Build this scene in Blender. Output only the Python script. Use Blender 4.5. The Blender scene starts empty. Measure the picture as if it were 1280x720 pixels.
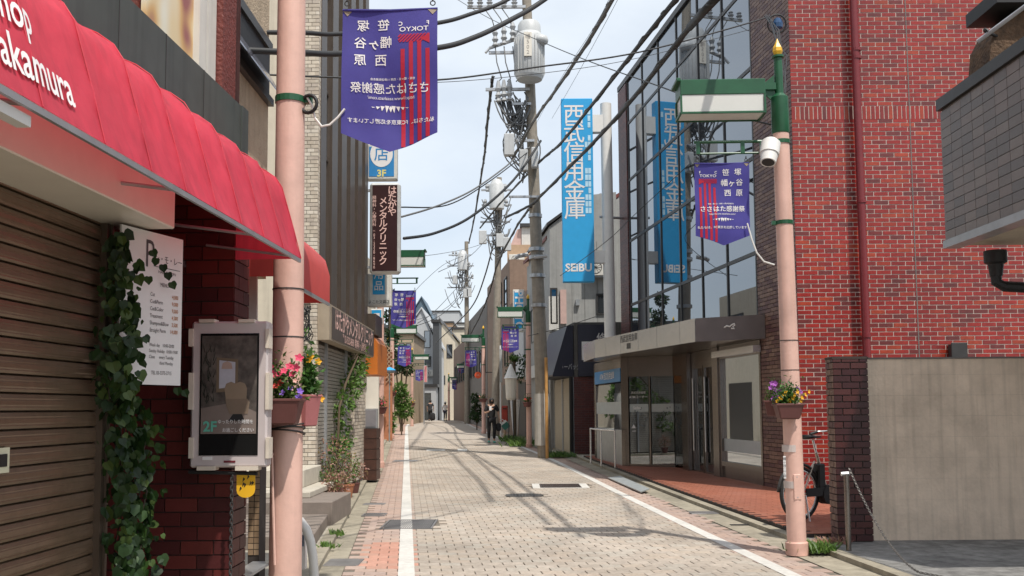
import bpy, bmesh, math, random
from mathutils import Vector, Matrix
R = math.radians
SC = bpy.context.scene
COL = SC.collection

# ------------------------------------------------------------------ camera
FPX, PPX, PPY, CAMH, PITCH, ROLL = 1200.0, 640.0, 417.0, 1.47, math.atan(94 / 1200), R(0.4)
cd = bpy.data.cameras.new('camera')
cam = bpy.data.objects.new('camera', cd); COL.objects.link(cam); SC.camera = cam
cd.sensor_width = 36; cd.lens = 36 * FPX / 1280; cd.clip_start = .05; cd.clip_end = 3000
cd.shift_y = (PPY - 360) / 1280
cam.matrix_world = Matrix.Translation((0, 0, CAMH)) @ Matrix.Rotation(R(90) + PITCH, 4, 'X') @ Matrix.Rotation(-ROLL, 4, 'Z')

def W(px, py, Y):
    """point on the forward plane Y seen at a pixel of the 1280x720 photograph (used to measure positions)"""
    a, b = (px - PPX) / FPX, (PPY - py) / FPX
    c, s = math.cos(ROLL), math.sin(ROLL)
    a, b = a * c + b * s, -a * s + b * c
    dy = math.cos(PITCH) - b * math.sin(PITCH); dz = math.sin(PITCH) + b * math.cos(PITCH)
    k = Y / dy
    return Vector((a * k, Y, CAMH + dz * k))
# ------------------------------------------------------------------ world, sun, exposure
SUN_EL, SUN_AZ = R(62), R(31)
w = bpy.data.worlds.new('World'); SC.world = w; w.use_nodes = True
nt = w.node_tree; nt.nodes.clear()
out = nt.nodes.new('ShaderNodeOutputWorld'); bg = nt.nodes.new('ShaderNodeBackground')
sky = nt.nodes.new('ShaderNodeTexSky'); sky.sky_type = 'NISHITA'; sky.sun_disc = False
sky.sun_elevation = SUN_EL; sky.sun_rotation = math.pi - SUN_AZ; sky.air_density = 1.0; sky.dust_density = 2.0; sky.ozone_density = 1.0
tc = nt.nodes.new('ShaderNodeTexCoord'); mp = nt.nodes.new('ShaderNodeMapping'); mp.inputs['Scale'].default_value = (1, 1, 2.2)
mp.inputs['Location'].default_value = (.4, .1, .2)
no = nt.nodes.new('ShaderNodeTexNoise'); no.inputs['Scale'].default_value = 2.3; no.inputs['Detail'].default_value = 7; no.inputs['Roughness'].default_value = .52
rp = nt.nodes.new('ShaderNodeValToRGB'); rp.color_ramp.elements[0].position = .36; rp.color_ramp.elements[1].position = .66
rp.color_ramp.elements[0].color = (.55, .55, .55, 1); rp.color_ramp.elements[1].color = (.97, .97, .97, 1)
mx = nt.nodes.new('ShaderNodeMix'); mx.data_type = 'RGBA'
mx.inputs[7].default_value = (5.9, 6.35, 6.8, 1)
L = nt.links.new
L(tc.outputs['Generated'], mp.inputs[0]); L(mp.outputs[0], no.inputs['Vector']); L(no.outputs[0], rp.inputs[0])
L(rp.outputs[0], mx.inputs[0]); L(sky.outputs[0], mx.inputs[6]); L(mx.outputs[2], bg.inputs[0]); L(bg.outputs[0], out.inputs[0])
bg.inputs[1].default_value = .10
sl = bpy.data.lights.new('sun', 'SUN'); sl.energy = 2.8; sl.angle = R(.9); sl.color = (1, .95, .87)
so = bpy.data.objects.new('sun', sl); COL.objects.link(so)
so.rotation_euler = Vector((-math.sin(SUN_AZ) * math.cos(SUN_EL), math.cos(SUN_AZ) * math.cos(SUN_EL), -math.sin(SUN_EL))).to_track_quat('-Z', 'Y').to_euler()
so.location = (10, -15, 30)
SC.view_settings.view_transform = 'Standard'; SC.view_settings.look = 'None'; SC.view_settings.exposure = 0.68; SC.view_settings.gamma = 1
SC.view_settings.use_curve_mapping = False
SC.cycles.max_bounces = 8; SC.cycles.transparent_max_bounces = 12; SC.cycles.use_denoising = True

# ------------------------------------------------------------------ materials
def srgb(r, g, b):
    f = lambda c: (c / 255 / 12.92) if c / 255 <= .04045 else ((c / 255 + .055) / 1.055) ** 2.4
    return (f(r), f(g), f(b))
MATS = {}
def mat(name, col, rough=.7, metal=0, var=.12, scale=6, bump=.0, bscale=60, streak=0, spec=.5, trans=0, grime=0, coat=0, chips=None):
    """plain procedural material: base colour with noise wear, optional drip streaks, fine relief, translucency"""
    if name in MATS: return MATS[name]
    m = bpy.data.materials.new(name); m.use_nodes = True; MATS[name] = m
    t = m.node_tree; n = t.nodes; b = n['Principled BSDF']; l = t.links.new
    b.inputs['Roughness'].default_value = rough; b.inputs['Metallic'].default_value = metal
    b.inputs['Specular IOR Level'].default_value = spec; b.inputs['Coat Weight'].default_value = coat
    c = n.new('ShaderNodeTexCoord'); g = n.new('ShaderNodeNewGeometry')
    no = n.new('ShaderNodeTexNoise'); no.inputs['Scale'].default_value = scale; no.inputs['Detail'].default_value = 6; no.inputs['Roughness'].default_value = .6
    l(g.outputs['Position'], no.inputs['Vector'])
    mr = n.new('ShaderNodeMapRange'); mr.inputs[1].default_value = .3; mr.inputs[2].default_value = .7
    mr.inputs[3].default_value = 1 - var; mr.inputs[4].default_value = 1 + var
    l(no.outputs[0], mr.inputs[0])
    hs = n.new('ShaderNodeMix'); hs.data_type = 'RGBA'; hs.blend_type = 'MULTIPLY'; hs.inputs[0].default_value = 1
    hs.inputs[6].default_value = (*col, 1); l(mr.outputs[0], hs.inputs[7])
    o = hs.outputs[2]
    if streak:
        mp = n.new('ShaderNodeMapping'); mp.inputs['Scale'].default_value = (9, 9, .35); l(g.outputs['Position'], mp.inputs[0])
        n2 = n.new('ShaderNodeTexNoise'); n2.inputs['Scale'].default_value = 1.6; n2.inputs['Detail'].default_value = 5; l(mp.outputs[0], n2.inputs['Vector'])
        m2 = n.new('ShaderNodeMapRange'); m2.inputs[1].default_value = .48; m2.inputs[2].default_value = .75; m2.inputs[3].default_value = 1; m2.inputs[4].default_value = 1 - streak
        l(n2.outputs[0], m2.inputs[0])
        x = n.new('ShaderNodeMix'); x.data_type = 'RGBA'; x.blend_type = 'MULTIPLY'; x.inputs[0].default_value = 1; l(o, x.inputs[6]); l(m2.outputs[0], x.inputs[7]); o = x.outputs[2]
    if grime:
        n3 = n.new('ShaderNodeTexNoise'); n3.inputs['Scale'].default_value = .9; n3.inputs['Detail'].default_value = 8; n3.inputs['Roughness'].default_value = .7; l(g.outputs['Position'], n3.inputs['Vector'])
        m3 = n.new('ShaderNodeMapRange'); m3.inputs[1].default_value = .45; m3.inputs[2].default_value = .7; m3.inputs[3].default_value = 1; m3.inputs[4].default_value = 1 - grime
        l(n3.outputs[0], m3.inputs[0])
        x = n.new('ShaderNodeMix'); x.data_type = 'RGBA'; x.blend_type = 'MULTIPLY'; x.inputs[0].default_value = 1; l(o, x.inputs[6]); l(m3.outputs[0], x.inputs[7]); o = x.outputs[2]
    if chips:
        nc = n.new('ShaderNodeTexNoise'); nc.inputs['Scale'].default_value = 13; nc.inputs['Detail'].default_value = 9; nc.inputs['Roughness'].default_value = .7; l(g.outputs['Position'], nc.inputs['Vector'])
        mc = n.new('ShaderNodeMapRange'); mc.inputs[1].default_value = .70; mc.inputs[2].default_value = .73; l(nc.outputs[0], mc.inputs[0])
        x = n.new('ShaderNodeMix'); x.data_type = 'RGBA'; l(mc.outputs[0], x.inputs[0]); l(o, x.inputs[6]); x.inputs[7].default_value = (*chips, 1); o = x.outputs[2]
    l(o, b.inputs['Base Color'])
    if bump:
        nb = n.new('ShaderNodeTexNoise'); nb.inputs['Scale'].default_value = bscale; nb.inputs['Detail'].default_value = 4; l(g.outputs['Position'], nb.inputs['Vector'])
        bp = n.new('ShaderNodeBump'); bp.inputs['Strength'].default_value = bump; bp.inputs['Distance'].default_value = .02; l(nb.outputs[0], bp.inputs['Height']); l(bp.outputs[0], b.inputs['Normal'])
    if trans:
        tr = n.new('ShaderNodeBsdfTranslucent'); l(o, tr.inputs[0]); ms = n.new('ShaderNodeMixShader'); ms.inputs[0].default_value = trans
        l(b.outputs[0], ms.inputs[1]); l(tr.outputs[0], ms.inputs[2]); l(ms.outputs[0], n['Material Output'].inputs[0])
    return m
def palette(name, cols, rough=.6, bump=.15, bscale=80, var=.12, spec=.4, trans=0, soft=False, spots=0):
    """one colour of a palette for each loose piece (brick, paver, leaf)"""
    if name in MATS: return MATS[name]
    m = bpy.data.materials.new(name); m.use_nodes = True; MATS[name] = m
    t = m.node_tree; n = t.nodes; b = n['Principled BSDF']; l = t.links.new
    b.inputs['Roughness'].default_value = rough; b.inputs['Specular IOR Level'].default_value = spec
    g = n.new('ShaderNodeNewGeometry'); oi = n.new('ShaderNodeObjectInfo')
    ad = n.new('ShaderNodeMath'); ad.operation = 'ADD'; l(g.outputs['Random Per Island'], ad.inputs[0]); l(oi.outputs['Random'], ad.inputs[1])
    fr = n.new('ShaderNodeMath'); fr.operation = 'FRACT'; l(ad.outputs[0], fr.inputs[0])
    r = n.new('ShaderNodeValToRGB'); r.color_ramp.interpolation = 'LINEAR' if soft else 'CONSTANT'
    e = r.color_ramp.elements
    while len(e) < len(cols): e.new(.5)
    for i, c in enumerate(cols): e[i].position = i / len(cols); e[i].color = (*c, 1)
    l(fr.outputs[0], r.inputs[0])
    no = n.new('ShaderNodeTexNoise'); no.inputs['Scale'].default_value = 14; no.inputs['Detail'].default_value = 7; no.inputs['Roughness'].default_value = .65; l(g.outputs['Position'], no.inputs['Vector'])
    mr = n.new('ShaderNodeMapRange'); mr.inputs[1].default_value = .3; mr.inputs[2].default_value = .7; mr.inputs[3].default_value = 1 - var; mr.inputs[4].default_value = 1 + var; l(no.outputs[0], mr.inputs[0])
    n3 = n.new('ShaderNodeTexNoise'); n3.inputs['Scale'].default_value = .55; n3.inputs['Detail'].default_value = 6; l(g.outputs['Position'], n3.inputs['Vector'])
    m3 = n.new('ShaderNodeMapRange'); m3.inputs[1].default_value = .35; m3.inputs[2].default_value = .65; m3.inputs[3].default_value = 1 - var * .8; m3.inputs[4].default_value = 1 + var * .5; l(n3.outputs[0], m3.inputs[0])
    mu = n.new('ShaderNodeMath'); mu.operation = 'MULTIPLY'; l(mr.outputs[0], mu.inputs[0]); l(m3.outputs[0], mu.inputs[1])
    x = n.new('ShaderNodeMix'); x.data_type = 'RGBA'; x.blend_type = 'MULTIPLY'; x.inputs[0].default_value = 1; l(r.outputs[0], x.inputs[6]); l(mu.outputs[0], x.inputs[7])
    if spots:
        vo = n.new('ShaderNodeTexVoronoi'); vo.inputs['Scale'].default_value = 2.6; l(g.outputs['Position'], vo.inputs['Vector'])
        wn = n.new('ShaderNodeTexNoise'); wn.inputs['Scale'].default_value = 1.3; wn.inputs['Detail'].default_value = 5; l(g.outputs['Position'], wn.inputs['Vector'])
        mv = n.new('ShaderNodeMapRange'); mv.inputs[1].default_value = .035; mv.inputs[2].default_value = .075; mv.inputs[3].default_value = 1 - spots; mv.inputs[4].default_value = 1; l(vo.outputs['Distance'], mv.inputs[0])
        mw = n.new('ShaderNodeMapRange'); mw.inputs[1].default_value = .56; mw.inputs[2].default_value = .72; mw.inputs[3].default_value = 1; mw.inputs[4].default_value = 1 - spots * .7; l(wn.outputs[0], mw.inputs[0])
        mm = n.new('ShaderNodeMath'); mm.operation = 'MULTIPLY'; l(mv.outputs[0], mm.inputs[0]); l(mw.outputs[0], mm.inputs[1])
        x2 = n.new('ShaderNodeMix'); x2.data_type = 'RGBA'; x2.blend_type = 'MULTIPLY'; x2.inputs[0].default_value = 1; l(x.outputs[2], x2.inputs[6]); l(mm.outputs[0], x2.inputs[7]); x = x2
    l(x.outputs[2], b.inputs['Base Color'])
    if bump:
        nb = n.new('ShaderNodeTexNoise'); nb.inputs['Scale'].default_value = bscale; nb.inputs['Detail'].default_value = 3; l(g.outputs['Position'], nb.inputs['Vector'])
        bp = n.new('ShaderNodeBump'); bp.inputs['Strength'].default_value = bump; bp.inputs['Distance'].default_value = .01; l(nb.outputs[0], bp.inputs['Height']); l(bp.outputs[0], b.inputs['Normal'])
    if trans:
        tr = n.new('ShaderNodeBsdfTranslucent'); l(x.outputs[2], tr.inputs[0]); ms = n.new('ShaderNodeMixShader'); ms.inputs[0].default_value = trans
        l(b.outputs[0], ms.inputs[1]); l(tr.outputs[0], ms.inputs[2]); l(ms.outputs[0], n['Material Output'].inputs[0])
    return m
def glass(name, tint, refl=.5, through=.0, rough=.01, gc=(.86, .92, .98)):
    """window glass: mirror-like reflection over a dark tinted body, optionally partly see-through"""
    if name in MATS: return MATS[name]
    m = bpy.data.materials.new(name); m.use_nodes = True; MATS[name] = m
    t = m.node_tree; n = t.nodes; l = t.links.new; n.remove(n['Principled BSDF'])
    df = n.new('ShaderNodeBsdfDiffuse'); df.inputs[0].default_value = (*tint, 1)
    gl = n.new('ShaderNodeBsdfGlossy'); gl.inputs['Roughness'].default_value = rough; gl.inputs[0].default_value = (*gc, 1)
    tp = n.new('ShaderNodeBsdfTransparent'); tp.inputs[0].default_value = (.75, .8, .8, 1)
    m1 = n.new('ShaderNodeMixShader'); m1.inputs[0].default_value = through; l(df.outputs[0], m1.inputs[1]); l(tp.outputs[0], m1.inputs[2])
    fz = n.new('ShaderNodeFresnel'); fz.inputs[0].default_value = 1.5
    ad = n.new('ShaderNodeMath'); ad.operation = 'ADD'; ad.use_clamp = True; ad.inputs[1].default_value = refl; l(fz.outputs[0], ad.inputs[0])
    m2 = n.new('ShaderNodeMixShader'); l(ad.outputs[0], m2.inputs[0]); l(m1.outputs[0], m2.inputs[1]); l(gl.outputs[0], m2.inputs[2])
    l(m2.outputs[0], n['Material Output'].inputs[0])
    return m
def C(*a): return srgb(*a)
m_pink = mat('pink_paint', (.68, .43, .355), .42, var=.06, bump=.08, bscale=40, grime=.22, streak=.10, chips=(.16, .07, .05))
m_green = mat('green_paint', (.012, .085, .035), .4, var=.15, chips=(.06, .05, .04))
m_white = mat('white_paint', (.72, .71, .68), .5, var=.04)
m_offwhite = mat('offwhite_panel', (.62, .60, .55), .5, var=.06, streak=.12)
m_linew = mat('road_line_paint', (.60, .58, .54), .75, var=.12, scale=14, bump=.3, bscale=90, grime=.22, chips=(.40, .35, .30))
m_black = mat('black_rubber', (.012, .012, .013), .55)
m_dark = mat('dark_metal', (.035, .033, .032), .45, var=.2)
m_darkbrown = mat('bronze_cladding', (.075, .056, .043), .42, metal=.2, var=.12)
m_steel = mat('stainless_steel', (.66, .66, .66), .24, metal=.75, var=.06)
m_steelbrown = mat('bronze_steel', (.23, .205, .185), .26, metal=.9, var=.08)
m_galv = mat('galvanised_steel', (.42, .43, .44), .45, metal=.7, var=.12)
m_conc = mat('concrete', (.36, .33, .27), .85, var=.18, bump=.25, grime=.3)
m_concpole = mat('pole_concrete', (.27, .235, .19), .85, var=.16, bump=.2, streak=.25)
m_gutter = mat('gutter_concrete', (.31, .275, .21), .9, var=.2, scale=9, bump=.3, grime=.4)
m_asph = mat('asphalt', (.23, .225, .215), .9, var=.38, scale=9, bump=.6, bscale=120, grime=.5)
m_ground = mat('ground_earth', (.16, .145, .12), .95, var=.2)
m_bed = mat('joint_sand', (.15, .13, .105), .95, var=.2)
m_vinyl = mat('red_vinyl', (.78, .075, .12), .50, var=.09, scale=5, bump=.25, bscale=11, trans=.42, spec=.4, streak=.18, grime=.14)
m_salmon = mat('faded_red_vinyl', (.62, .085, .075), .5, var=.06, trans=.22)
m_lintel = mat('white_lintel', (.72, .67, .58), .35, var=.04)
m_fascia = mat('green_grey_fascia', (.060, .070, .062), .5, var=.12, streak=.3)
m_slat = mat('shutter_brown', (.185, .125, .082), .30, metal=.45, var=.1, scale=20)
m_stucco = mat('beige_stucco', (.43, .335, .235), .9, var=.12, bump=.7, bscale=55, streak=.22)
m_cream = mat('cream_render', (.55, .49, .39), .85, var=.06, streak=.15, bump=.1)
m_redtrim = mat('red_brown_trim', (.15, .030, .022), .6, var=.2, bump=.5, bscale=45)
m_rail = mat('bronze_rail', (.10, .075, .055), .4, metal=.4)
m_indigo = mat('indigo_cloth', (.075, .066, .33), .75, var=.08, trans=.36, bump=.1, bscale=200)
m_redcloth = mat('red_cloth_print', (.60, .022, .06), .75, var=.05, trans=.3)
m_print = mat('white_print', (.75, .73, .72), .7, var=.03)
m_blue = mat('light_blue_panel', (.022, .34, .68), .4, var=.04)
m_bluesign = mat('blue_sign', (.03, .22, .50), .4, var=.05)
m_navy = mat('navy_vinyl', (.010, .011, .028), .45, var=.15)
m_maroon = mat('maroon_panel', (.035, .012, .012), .3, var=.1)
m_pinktext = mat('pink_lettering', (.75, .48, .42), .6)
m_yellow = mat('yellow_enamel', (.75, .42, .02), .4, var=.08)
m_orange = mat('orange_panel', (.52, .15, .02), .45, var=.08)
m_glass = glass('mirror_glass', (.035, .038, .042), .30, gc=(.62, .66, .71))
m_glass2 = glass('shop_glass', (.04, .045, .045), .22, .55)
m_glassw = glass('shop_window_glass', (.10, .11, .10), .45, .0)
m_glassf = glass('far_window_glass', (.03, .035, .04), .22)
m_frost = mat('frosted_film', (.42, .46, .46), .5, var=.05)
m_bpot = mat('terracotta_dark', (.115, .040, .034), .55, var=.1)
m_rosepot = mat('terracotta_rose', (.38, .13, .13), .55, var=.1)
m_terra = mat('terracotta', (.40, .16, .08), .8, var=.15)
m_soil = mat('soil', (.045, .03, .02), .95)
m_bwall = mat('beige_block_wall', (.72, .59, .46), .9, var=.10, scale=3, bump=.35, bscale=30, streak=.24, grime=.24, chips=(.30, .25, .2))
m_greytile = palette('grey_wall_tile', [(.165, .140, .130), (.19, .155, .142), (.145, .128, .122), (.20, .168, .152)], .4, .05, var=.06)
m_mortar = mat('pale_mortar', (.52, .42, .37), .9, var=.1, bump=.2)
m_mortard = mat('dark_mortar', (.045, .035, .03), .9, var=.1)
m_mortarg = mat('grey_mortar', (.16, .15, .14), .9)
RB = [(.27, .020, .015), (.29, .024, .016), (.255, .018, .014), (.31, .034, .017), (.235, .018, .015), (.14, .026, .024), (.28, .021, .015), (.325, .042, .018), (.25, .019, .015), (.165, .024, .021), (.295, .022, .016), (.26, .02, .016), (.20, .021, .018)]
m_redbrick = palette('glazed_red_brick', RB, .34, .06, var=.20, spec=.5)
m_brownbrick = palette('brown_purple_brick', [(.14, .075, .06), (.17, .095, .07), (.12, .06, .055), (.20, .12, .09), (.10, .045, .045)], .5, .08)
m_pillarbrick = palette('dark_maroon_tile', [(.052, .012, .012), (.065, .016, .014), (.045, .011, .012), (.075, .02, .018)], .3, .06)
m_lightbrick = palette('buff_brick', [(.50, .44, .36), (.55, .48, .39), (.45, .385, .31), (.58, .52, .44), (.42, .36, .30)], .7, .1)
m_salonbrick = palette('salon_brick', [(.105, .018, .016), (.085, .014, .013), (.065, .012, .012), (.125, .022, .018)], .5, .1)
PV = [(.405, .350, .295), (.38, .330, .28), (.415, .36, .305), (.37, .32, .27), (.405, .34, .28), (.39, .35, .30), (.36, .31, .26), (.395, .335, .275)]
m_paver = palette('beige_paver', PV, .85, .3, 110, var=.19, spec=.2, spots=.22)
m_paverp = palette('pink_paver', [(.40, .295, .245), (.42, .305, .25), (.385, .285, .24), (.41, .315, .265), (.375, .285, .245)], .85, .3, 110, var=.14, spec=.2)
m_paverr = palette('salmon_paver', [(.47, .25, .19), (.45, .24, .18), (.49, .27, .205), (.44, .255, .195)], .85, .3, 110, var=.1, spec=.2)
m_terr = palette('terrace_tile', [(.32, .115, .07), (.34, .125, .078), (.30, .105, .066), (.33, .13, .085)], .5, .08, var=.14)
m_leaf = palette('ivy_leaf', [(.016, .040, .010), (.022, .052, .012), (.012, .030, .009), (.032, .070, .016), (.018, .045, .011), (.060, .10, .024)], .5, 0, trans=.25)
m_leafl = palette('light_leaf', [(.085, .16, .03), (.11, .20, .035), (.065, .13, .025), (.13, .22, .05)], .5, 0, trans=.3)
m_leafd = palette('dark_leaf', [(.022, .05, .016), (.03, .065, .018), (.018, .042, .014), (.04, .08, .022)], .5, 0, trans=.2)
m_leafp = palette('reddish_leaf', [(.30, .14, .11), (.36, .20, .16), (.22, .16, .07), (.40, .24, .18)], .6, 0, trans=.25)
m_twig = mat('twig', (.09, .06, .035), .8)
m_skin = mat('skin', (.48, .28, .19), .6); m_hair = mat('dark_hair', (.012, .009, .008), .6)

# ------------------------------------------------------------------ mesh helpers
class Fr:
    """a facade frame: a along the wall, b outward, h up"""
    def __init__(s, o, u, right=True):
        s.o = Vector((o[0], o[1], o[2] if len(o) > 2 else 0)); s.u = Vector((u[0], u[1], 0)).normalized()
        s.n = Vector((s.u.y, -s.u.x, 0)) * (1 if right else -1)
    def p(s, a, b, h): return s.o + s.u * a + s.n * b + Vector((0, 0, h))
WF = Fr((0, 0), (1, 0))           # a = X, b = -Y, h = Z
class MB:
    def __init__(s): s.v = []; s.f = []; s.mi = []; s.m = 0
    def add(s, vs, fs):
        k = len(s.v); s.v += [Vector(x) for x in vs]; s.f += [tuple(i + k for i in f) for f in fs]; s.mi += [s.m] * len(fs); return s
    def box(s, x0, x1, y0, y1, z0, z1):
        return s.hexa([(x0, y0, z0), (x1, y0, z0), (x1, y1, z0), (x0, y1, z0), (x0, y0, z1), (x1, y0, z1), (x1, y1, z1), (x0, y1, z1)])
    def hexa(s, p): return s.add(p, [(0, 3, 2, 1), (4, 5, 6, 7), (0, 1, 5, 4), (1, 2, 6, 5), (2, 3, 7, 6), (3, 0, 4, 7)])
    def fb(s, fr, a0, a1, b0, b1, h0, h1):
        return s.hexa([fr.p(a0, b0, h0), fr.p(a1, b0, h0), fr.p(a1, b1, h0), fr.p(a0, b1, h0), fr.p(a0, b0, h1), fr.p(a1, b0, h1), fr.p(a1, b1, h1), fr.p(a0, b1, h1)])
    def cyl(s, p0, p1, r0, r1=None, n=12, cap=True):
        r1 = r0 if r1 is None else r1; p0 = Vector(p0); p1 = Vector(p1); d = (p1 - p0).normalized()
        x = d.orthogonal().normalized(); y = d.cross(x)
        vs = []
        for p, r in ((p0, r0), (p1, r1)):
            for i in range(n): t = 2 * math.pi * i / n; vs.append(p + (x * math.cos(t) + y * math.sin(t)) * r)
        fs = [(i, (i + 1) % n, n + (i + 1) % n, n + i) for i in range(n)]
        if cap: fs += [tuple(range(n - 1, -1, -1)), tuple(range(n, 2 * n))]
        return s.add(vs, fs)
    def tube(s, pts, r, n=8, rs=None):
        pts = [Vector(p) for p in pts]; vs = []; x = None
        for i, p in enumerate(pts):
            d = (pts[min(i + 1, len(pts) - 1)] - pts[max(i - 1, 0)]).normalized()
            if x is None: x = d.orthogonal().normalized()
            x = (x - d * x.dot(d)).normalized(); y = d.cross(x); rr = rs[i] if rs else r
            for k in range(n): t = 2 * math.pi * k / n; vs.append(p + (x * math.cos(t) + y * math.sin(t)) * rr)
        fs = []
        for i in range(len(pts) - 1):
            for k in range(n): fs.append((i * n + k, i * n + (k + 1) % n, (i + 1) * n + (k + 1) % n, (i + 1) * n + k))
        fs += [tuple(range(n - 1, -1, -1)), tuple(range((len(pts) - 1) * n, len(pts) * n))]
        return s.add(vs, fs)
    def lathe(s, c, prof, n=20, sx=1, sy=1):
        c = Vector(c); vs = []
        for r, z in prof:
            for i in range(n): t = 2 * math.pi * i / n; vs.append(c + Vector((r * math.cos(t) * sx, r * math.sin(t) * sy, z)))
        fs = [(j * n + i, j * n + (i + 1) % n, (j + 1) * n + (i + 1) % n, (j + 1) * n + i) for j in range(len(prof) - 1) for i in range(n)]
        fs += [tuple(range(n - 1, -1, -1)), tuple(range((len(prof) - 1) * n, len(prof) * n))]
        return s.add(vs, fs)
    def torus(s, c, ax, R_, r, n=28, k=8):
        c = Vector(c); ax = Vector(ax).normalized(); x = ax.orthogonal().normalized(); y = ax.cross(x); vs = []
        for i in range(n):
            t = 2 * math.pi * i / n; d = x * math.cos(t) + y * math.sin(t)
            for j in range(k): q = 2 * math.pi * j / k; vs.append(c + d * (R_ + r * math.cos(q)) + ax * r * math.sin(q))
        return s.add(vs, [(i * k + j, ((i + 1) % n) * k + j, ((i + 1) % n) * k + (j + 1) % k, i * k + (j + 1) % k) for i in range(n) for j in range(k)])
    def prism(s, poly, d):
        """closed 3-D polygon extruded by the vector d"""
        n = len(poly); poly = [Vector(p) for p in poly]; d = Vector(d)
        return s.add(poly + [p + d for p in poly], [tuple(range(n - 1, -1, -1)), tuple(range(n, 2 * n))] + [(i, (i + 1) % n, n + (i + 1) % n, n + i) for i in range(n)])
    def text(s, body, size, fn, align='CENTER', bold=0, vertical=0, sx=1, gap=1.0):
        """flat lettering; fn maps text x,y to a point"""
        if vertical:
            for i, ch in enumerate(body): s._txt(ch, size, lambda x, y, i=i: fn(x * sx, y - i * size * vertical), 'CENTER', bold)
        else: s._txt(body, size, lambda x, y: fn(x * sx, y), align, bold, gap)
        return s
    def _txt(s, body, size, fn, align, bold, gap=1.0):
        if any(ord(c) > 0x3fff for c in body): bold = min(bold, .007)
        elif any(ord(c) > 0x2fff for c in body): bold = min(bold, .014)
        key = (body, align, bold, gap)
        if key not in TXT:
            cu = bpy.data.curves.new('t', 'FONT'); cu.body = body; cu.size = 1; cu.align_x = align; cu.align_y = 'CENTER'; cu.offset = bold; cu.resolution_u = 3; cu.space_character = gap
            o = bpy.data.objects.new('t', cu); me = bpy.data.meshes.new_from_object(o); TXT[key] = ([(v.co.x, v.co.y) for v in me.vertices], [tuple(p.vertices) for p in me.polygons])
            bpy.data.objects.remove(o); bpy.data.curves.remove(cu); bpy.data.meshes.remove(me)
        vs, fs = TXT[key]
        s.add([fn(x * size, y * size) for x, y in vs], fs)
    def leaf(s, c, d, nrm, ln, wd, fold=.25):
        c = Vector(c); d = Vector(d).normalized(); nrm = Vector(nrm); sd = d.cross(nrm)
        if sd.length < 1e-4: sd = d.orthogonal()
        sd.normalize(); up = sd.cross(d)
        return s.add([c, c + d * ln * .4 + sd * wd * .5 + up * fold * wd * .5, c + d * ln, c + d * ln * .4 - sd * wd * .5 + up * fold * wd * .5, c + d * ln * .45 - up * .02 * ln], [(0, 1, 4), (1, 2, 4), (2, 3, 4), (3, 0, 4)])
    def build(s, name, m, parent=None, smooth=False, kind=None, label=None, bevel=0, autosm=False):
        me = bpy.data.meshes.new(name)
        off = parent_origin(parent) if parent else Vector((0, 0, 0))
        me.from_pydata([tuple(v - off) for v in s.v], [], s.f)
        ms = m if isinstance(m, (list, tuple)) else [m]
        for x in ms: me.materials.append(x)
        if len(ms) > 1: me.polygons.foreach_set('material_index', s.mi)
        bm = bmesh.new(); bm.from_mesh(me)
        if bevel: bmesh.ops.bevel(bm, geom=bm.edges[:], offset=bevel, segments=1, affect='EDGES', clamp_overlap=True)
        bmesh.ops.recalc_face_normals(bm, faces=bm.faces); bm.to_mesh(me); bm.free()
        if smooth:
            me.shade_smooth()
            if autosm: me.set_sharp_from_angle(angle=R(35))
        o = bpy.data.objects.new(name, me); COL.objects.link(o)
        if parent: o.parent = parent
        if kind: o['kind'] = kind
        if label: o['label'] = label
        return o
TXT = {}
def parent_origin(o):
    v = Vector((0, 0, 0))
    while o: v += Vector(o.location); o = o.parent
    return v
def thing(name, label, cat, loc, group=None):
    o = bpy.data.objects.new(name, None); COL.objects.link(o); o.location = loc; o.empty_display_size = .1
    o['label'] = label; o['category'] = cat
    if group: o['group'] = group
    return o
def tag(o, label, cat, group=None):
    o['label'] = label; o['category'] = cat
    if group: o['group'] = group
    return o
def struct(o): o['kind'] = 'structure'; return o
def copy_tree(o, parent=None):
    c = o.copy(); COL.objects.link(c); c.parent = parent
    for ch in list(o.children): copy_tree(ch, c)
    return c
def flat(fr, a, b, h):
    """text plane on a facade: x along a, y up"""
    return lambda x, y: fr.p(a + x, b, h + y)
def flatr(fr, a, b, h): return lambda x, y: fr.p(a - x, b, h + y)
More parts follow.
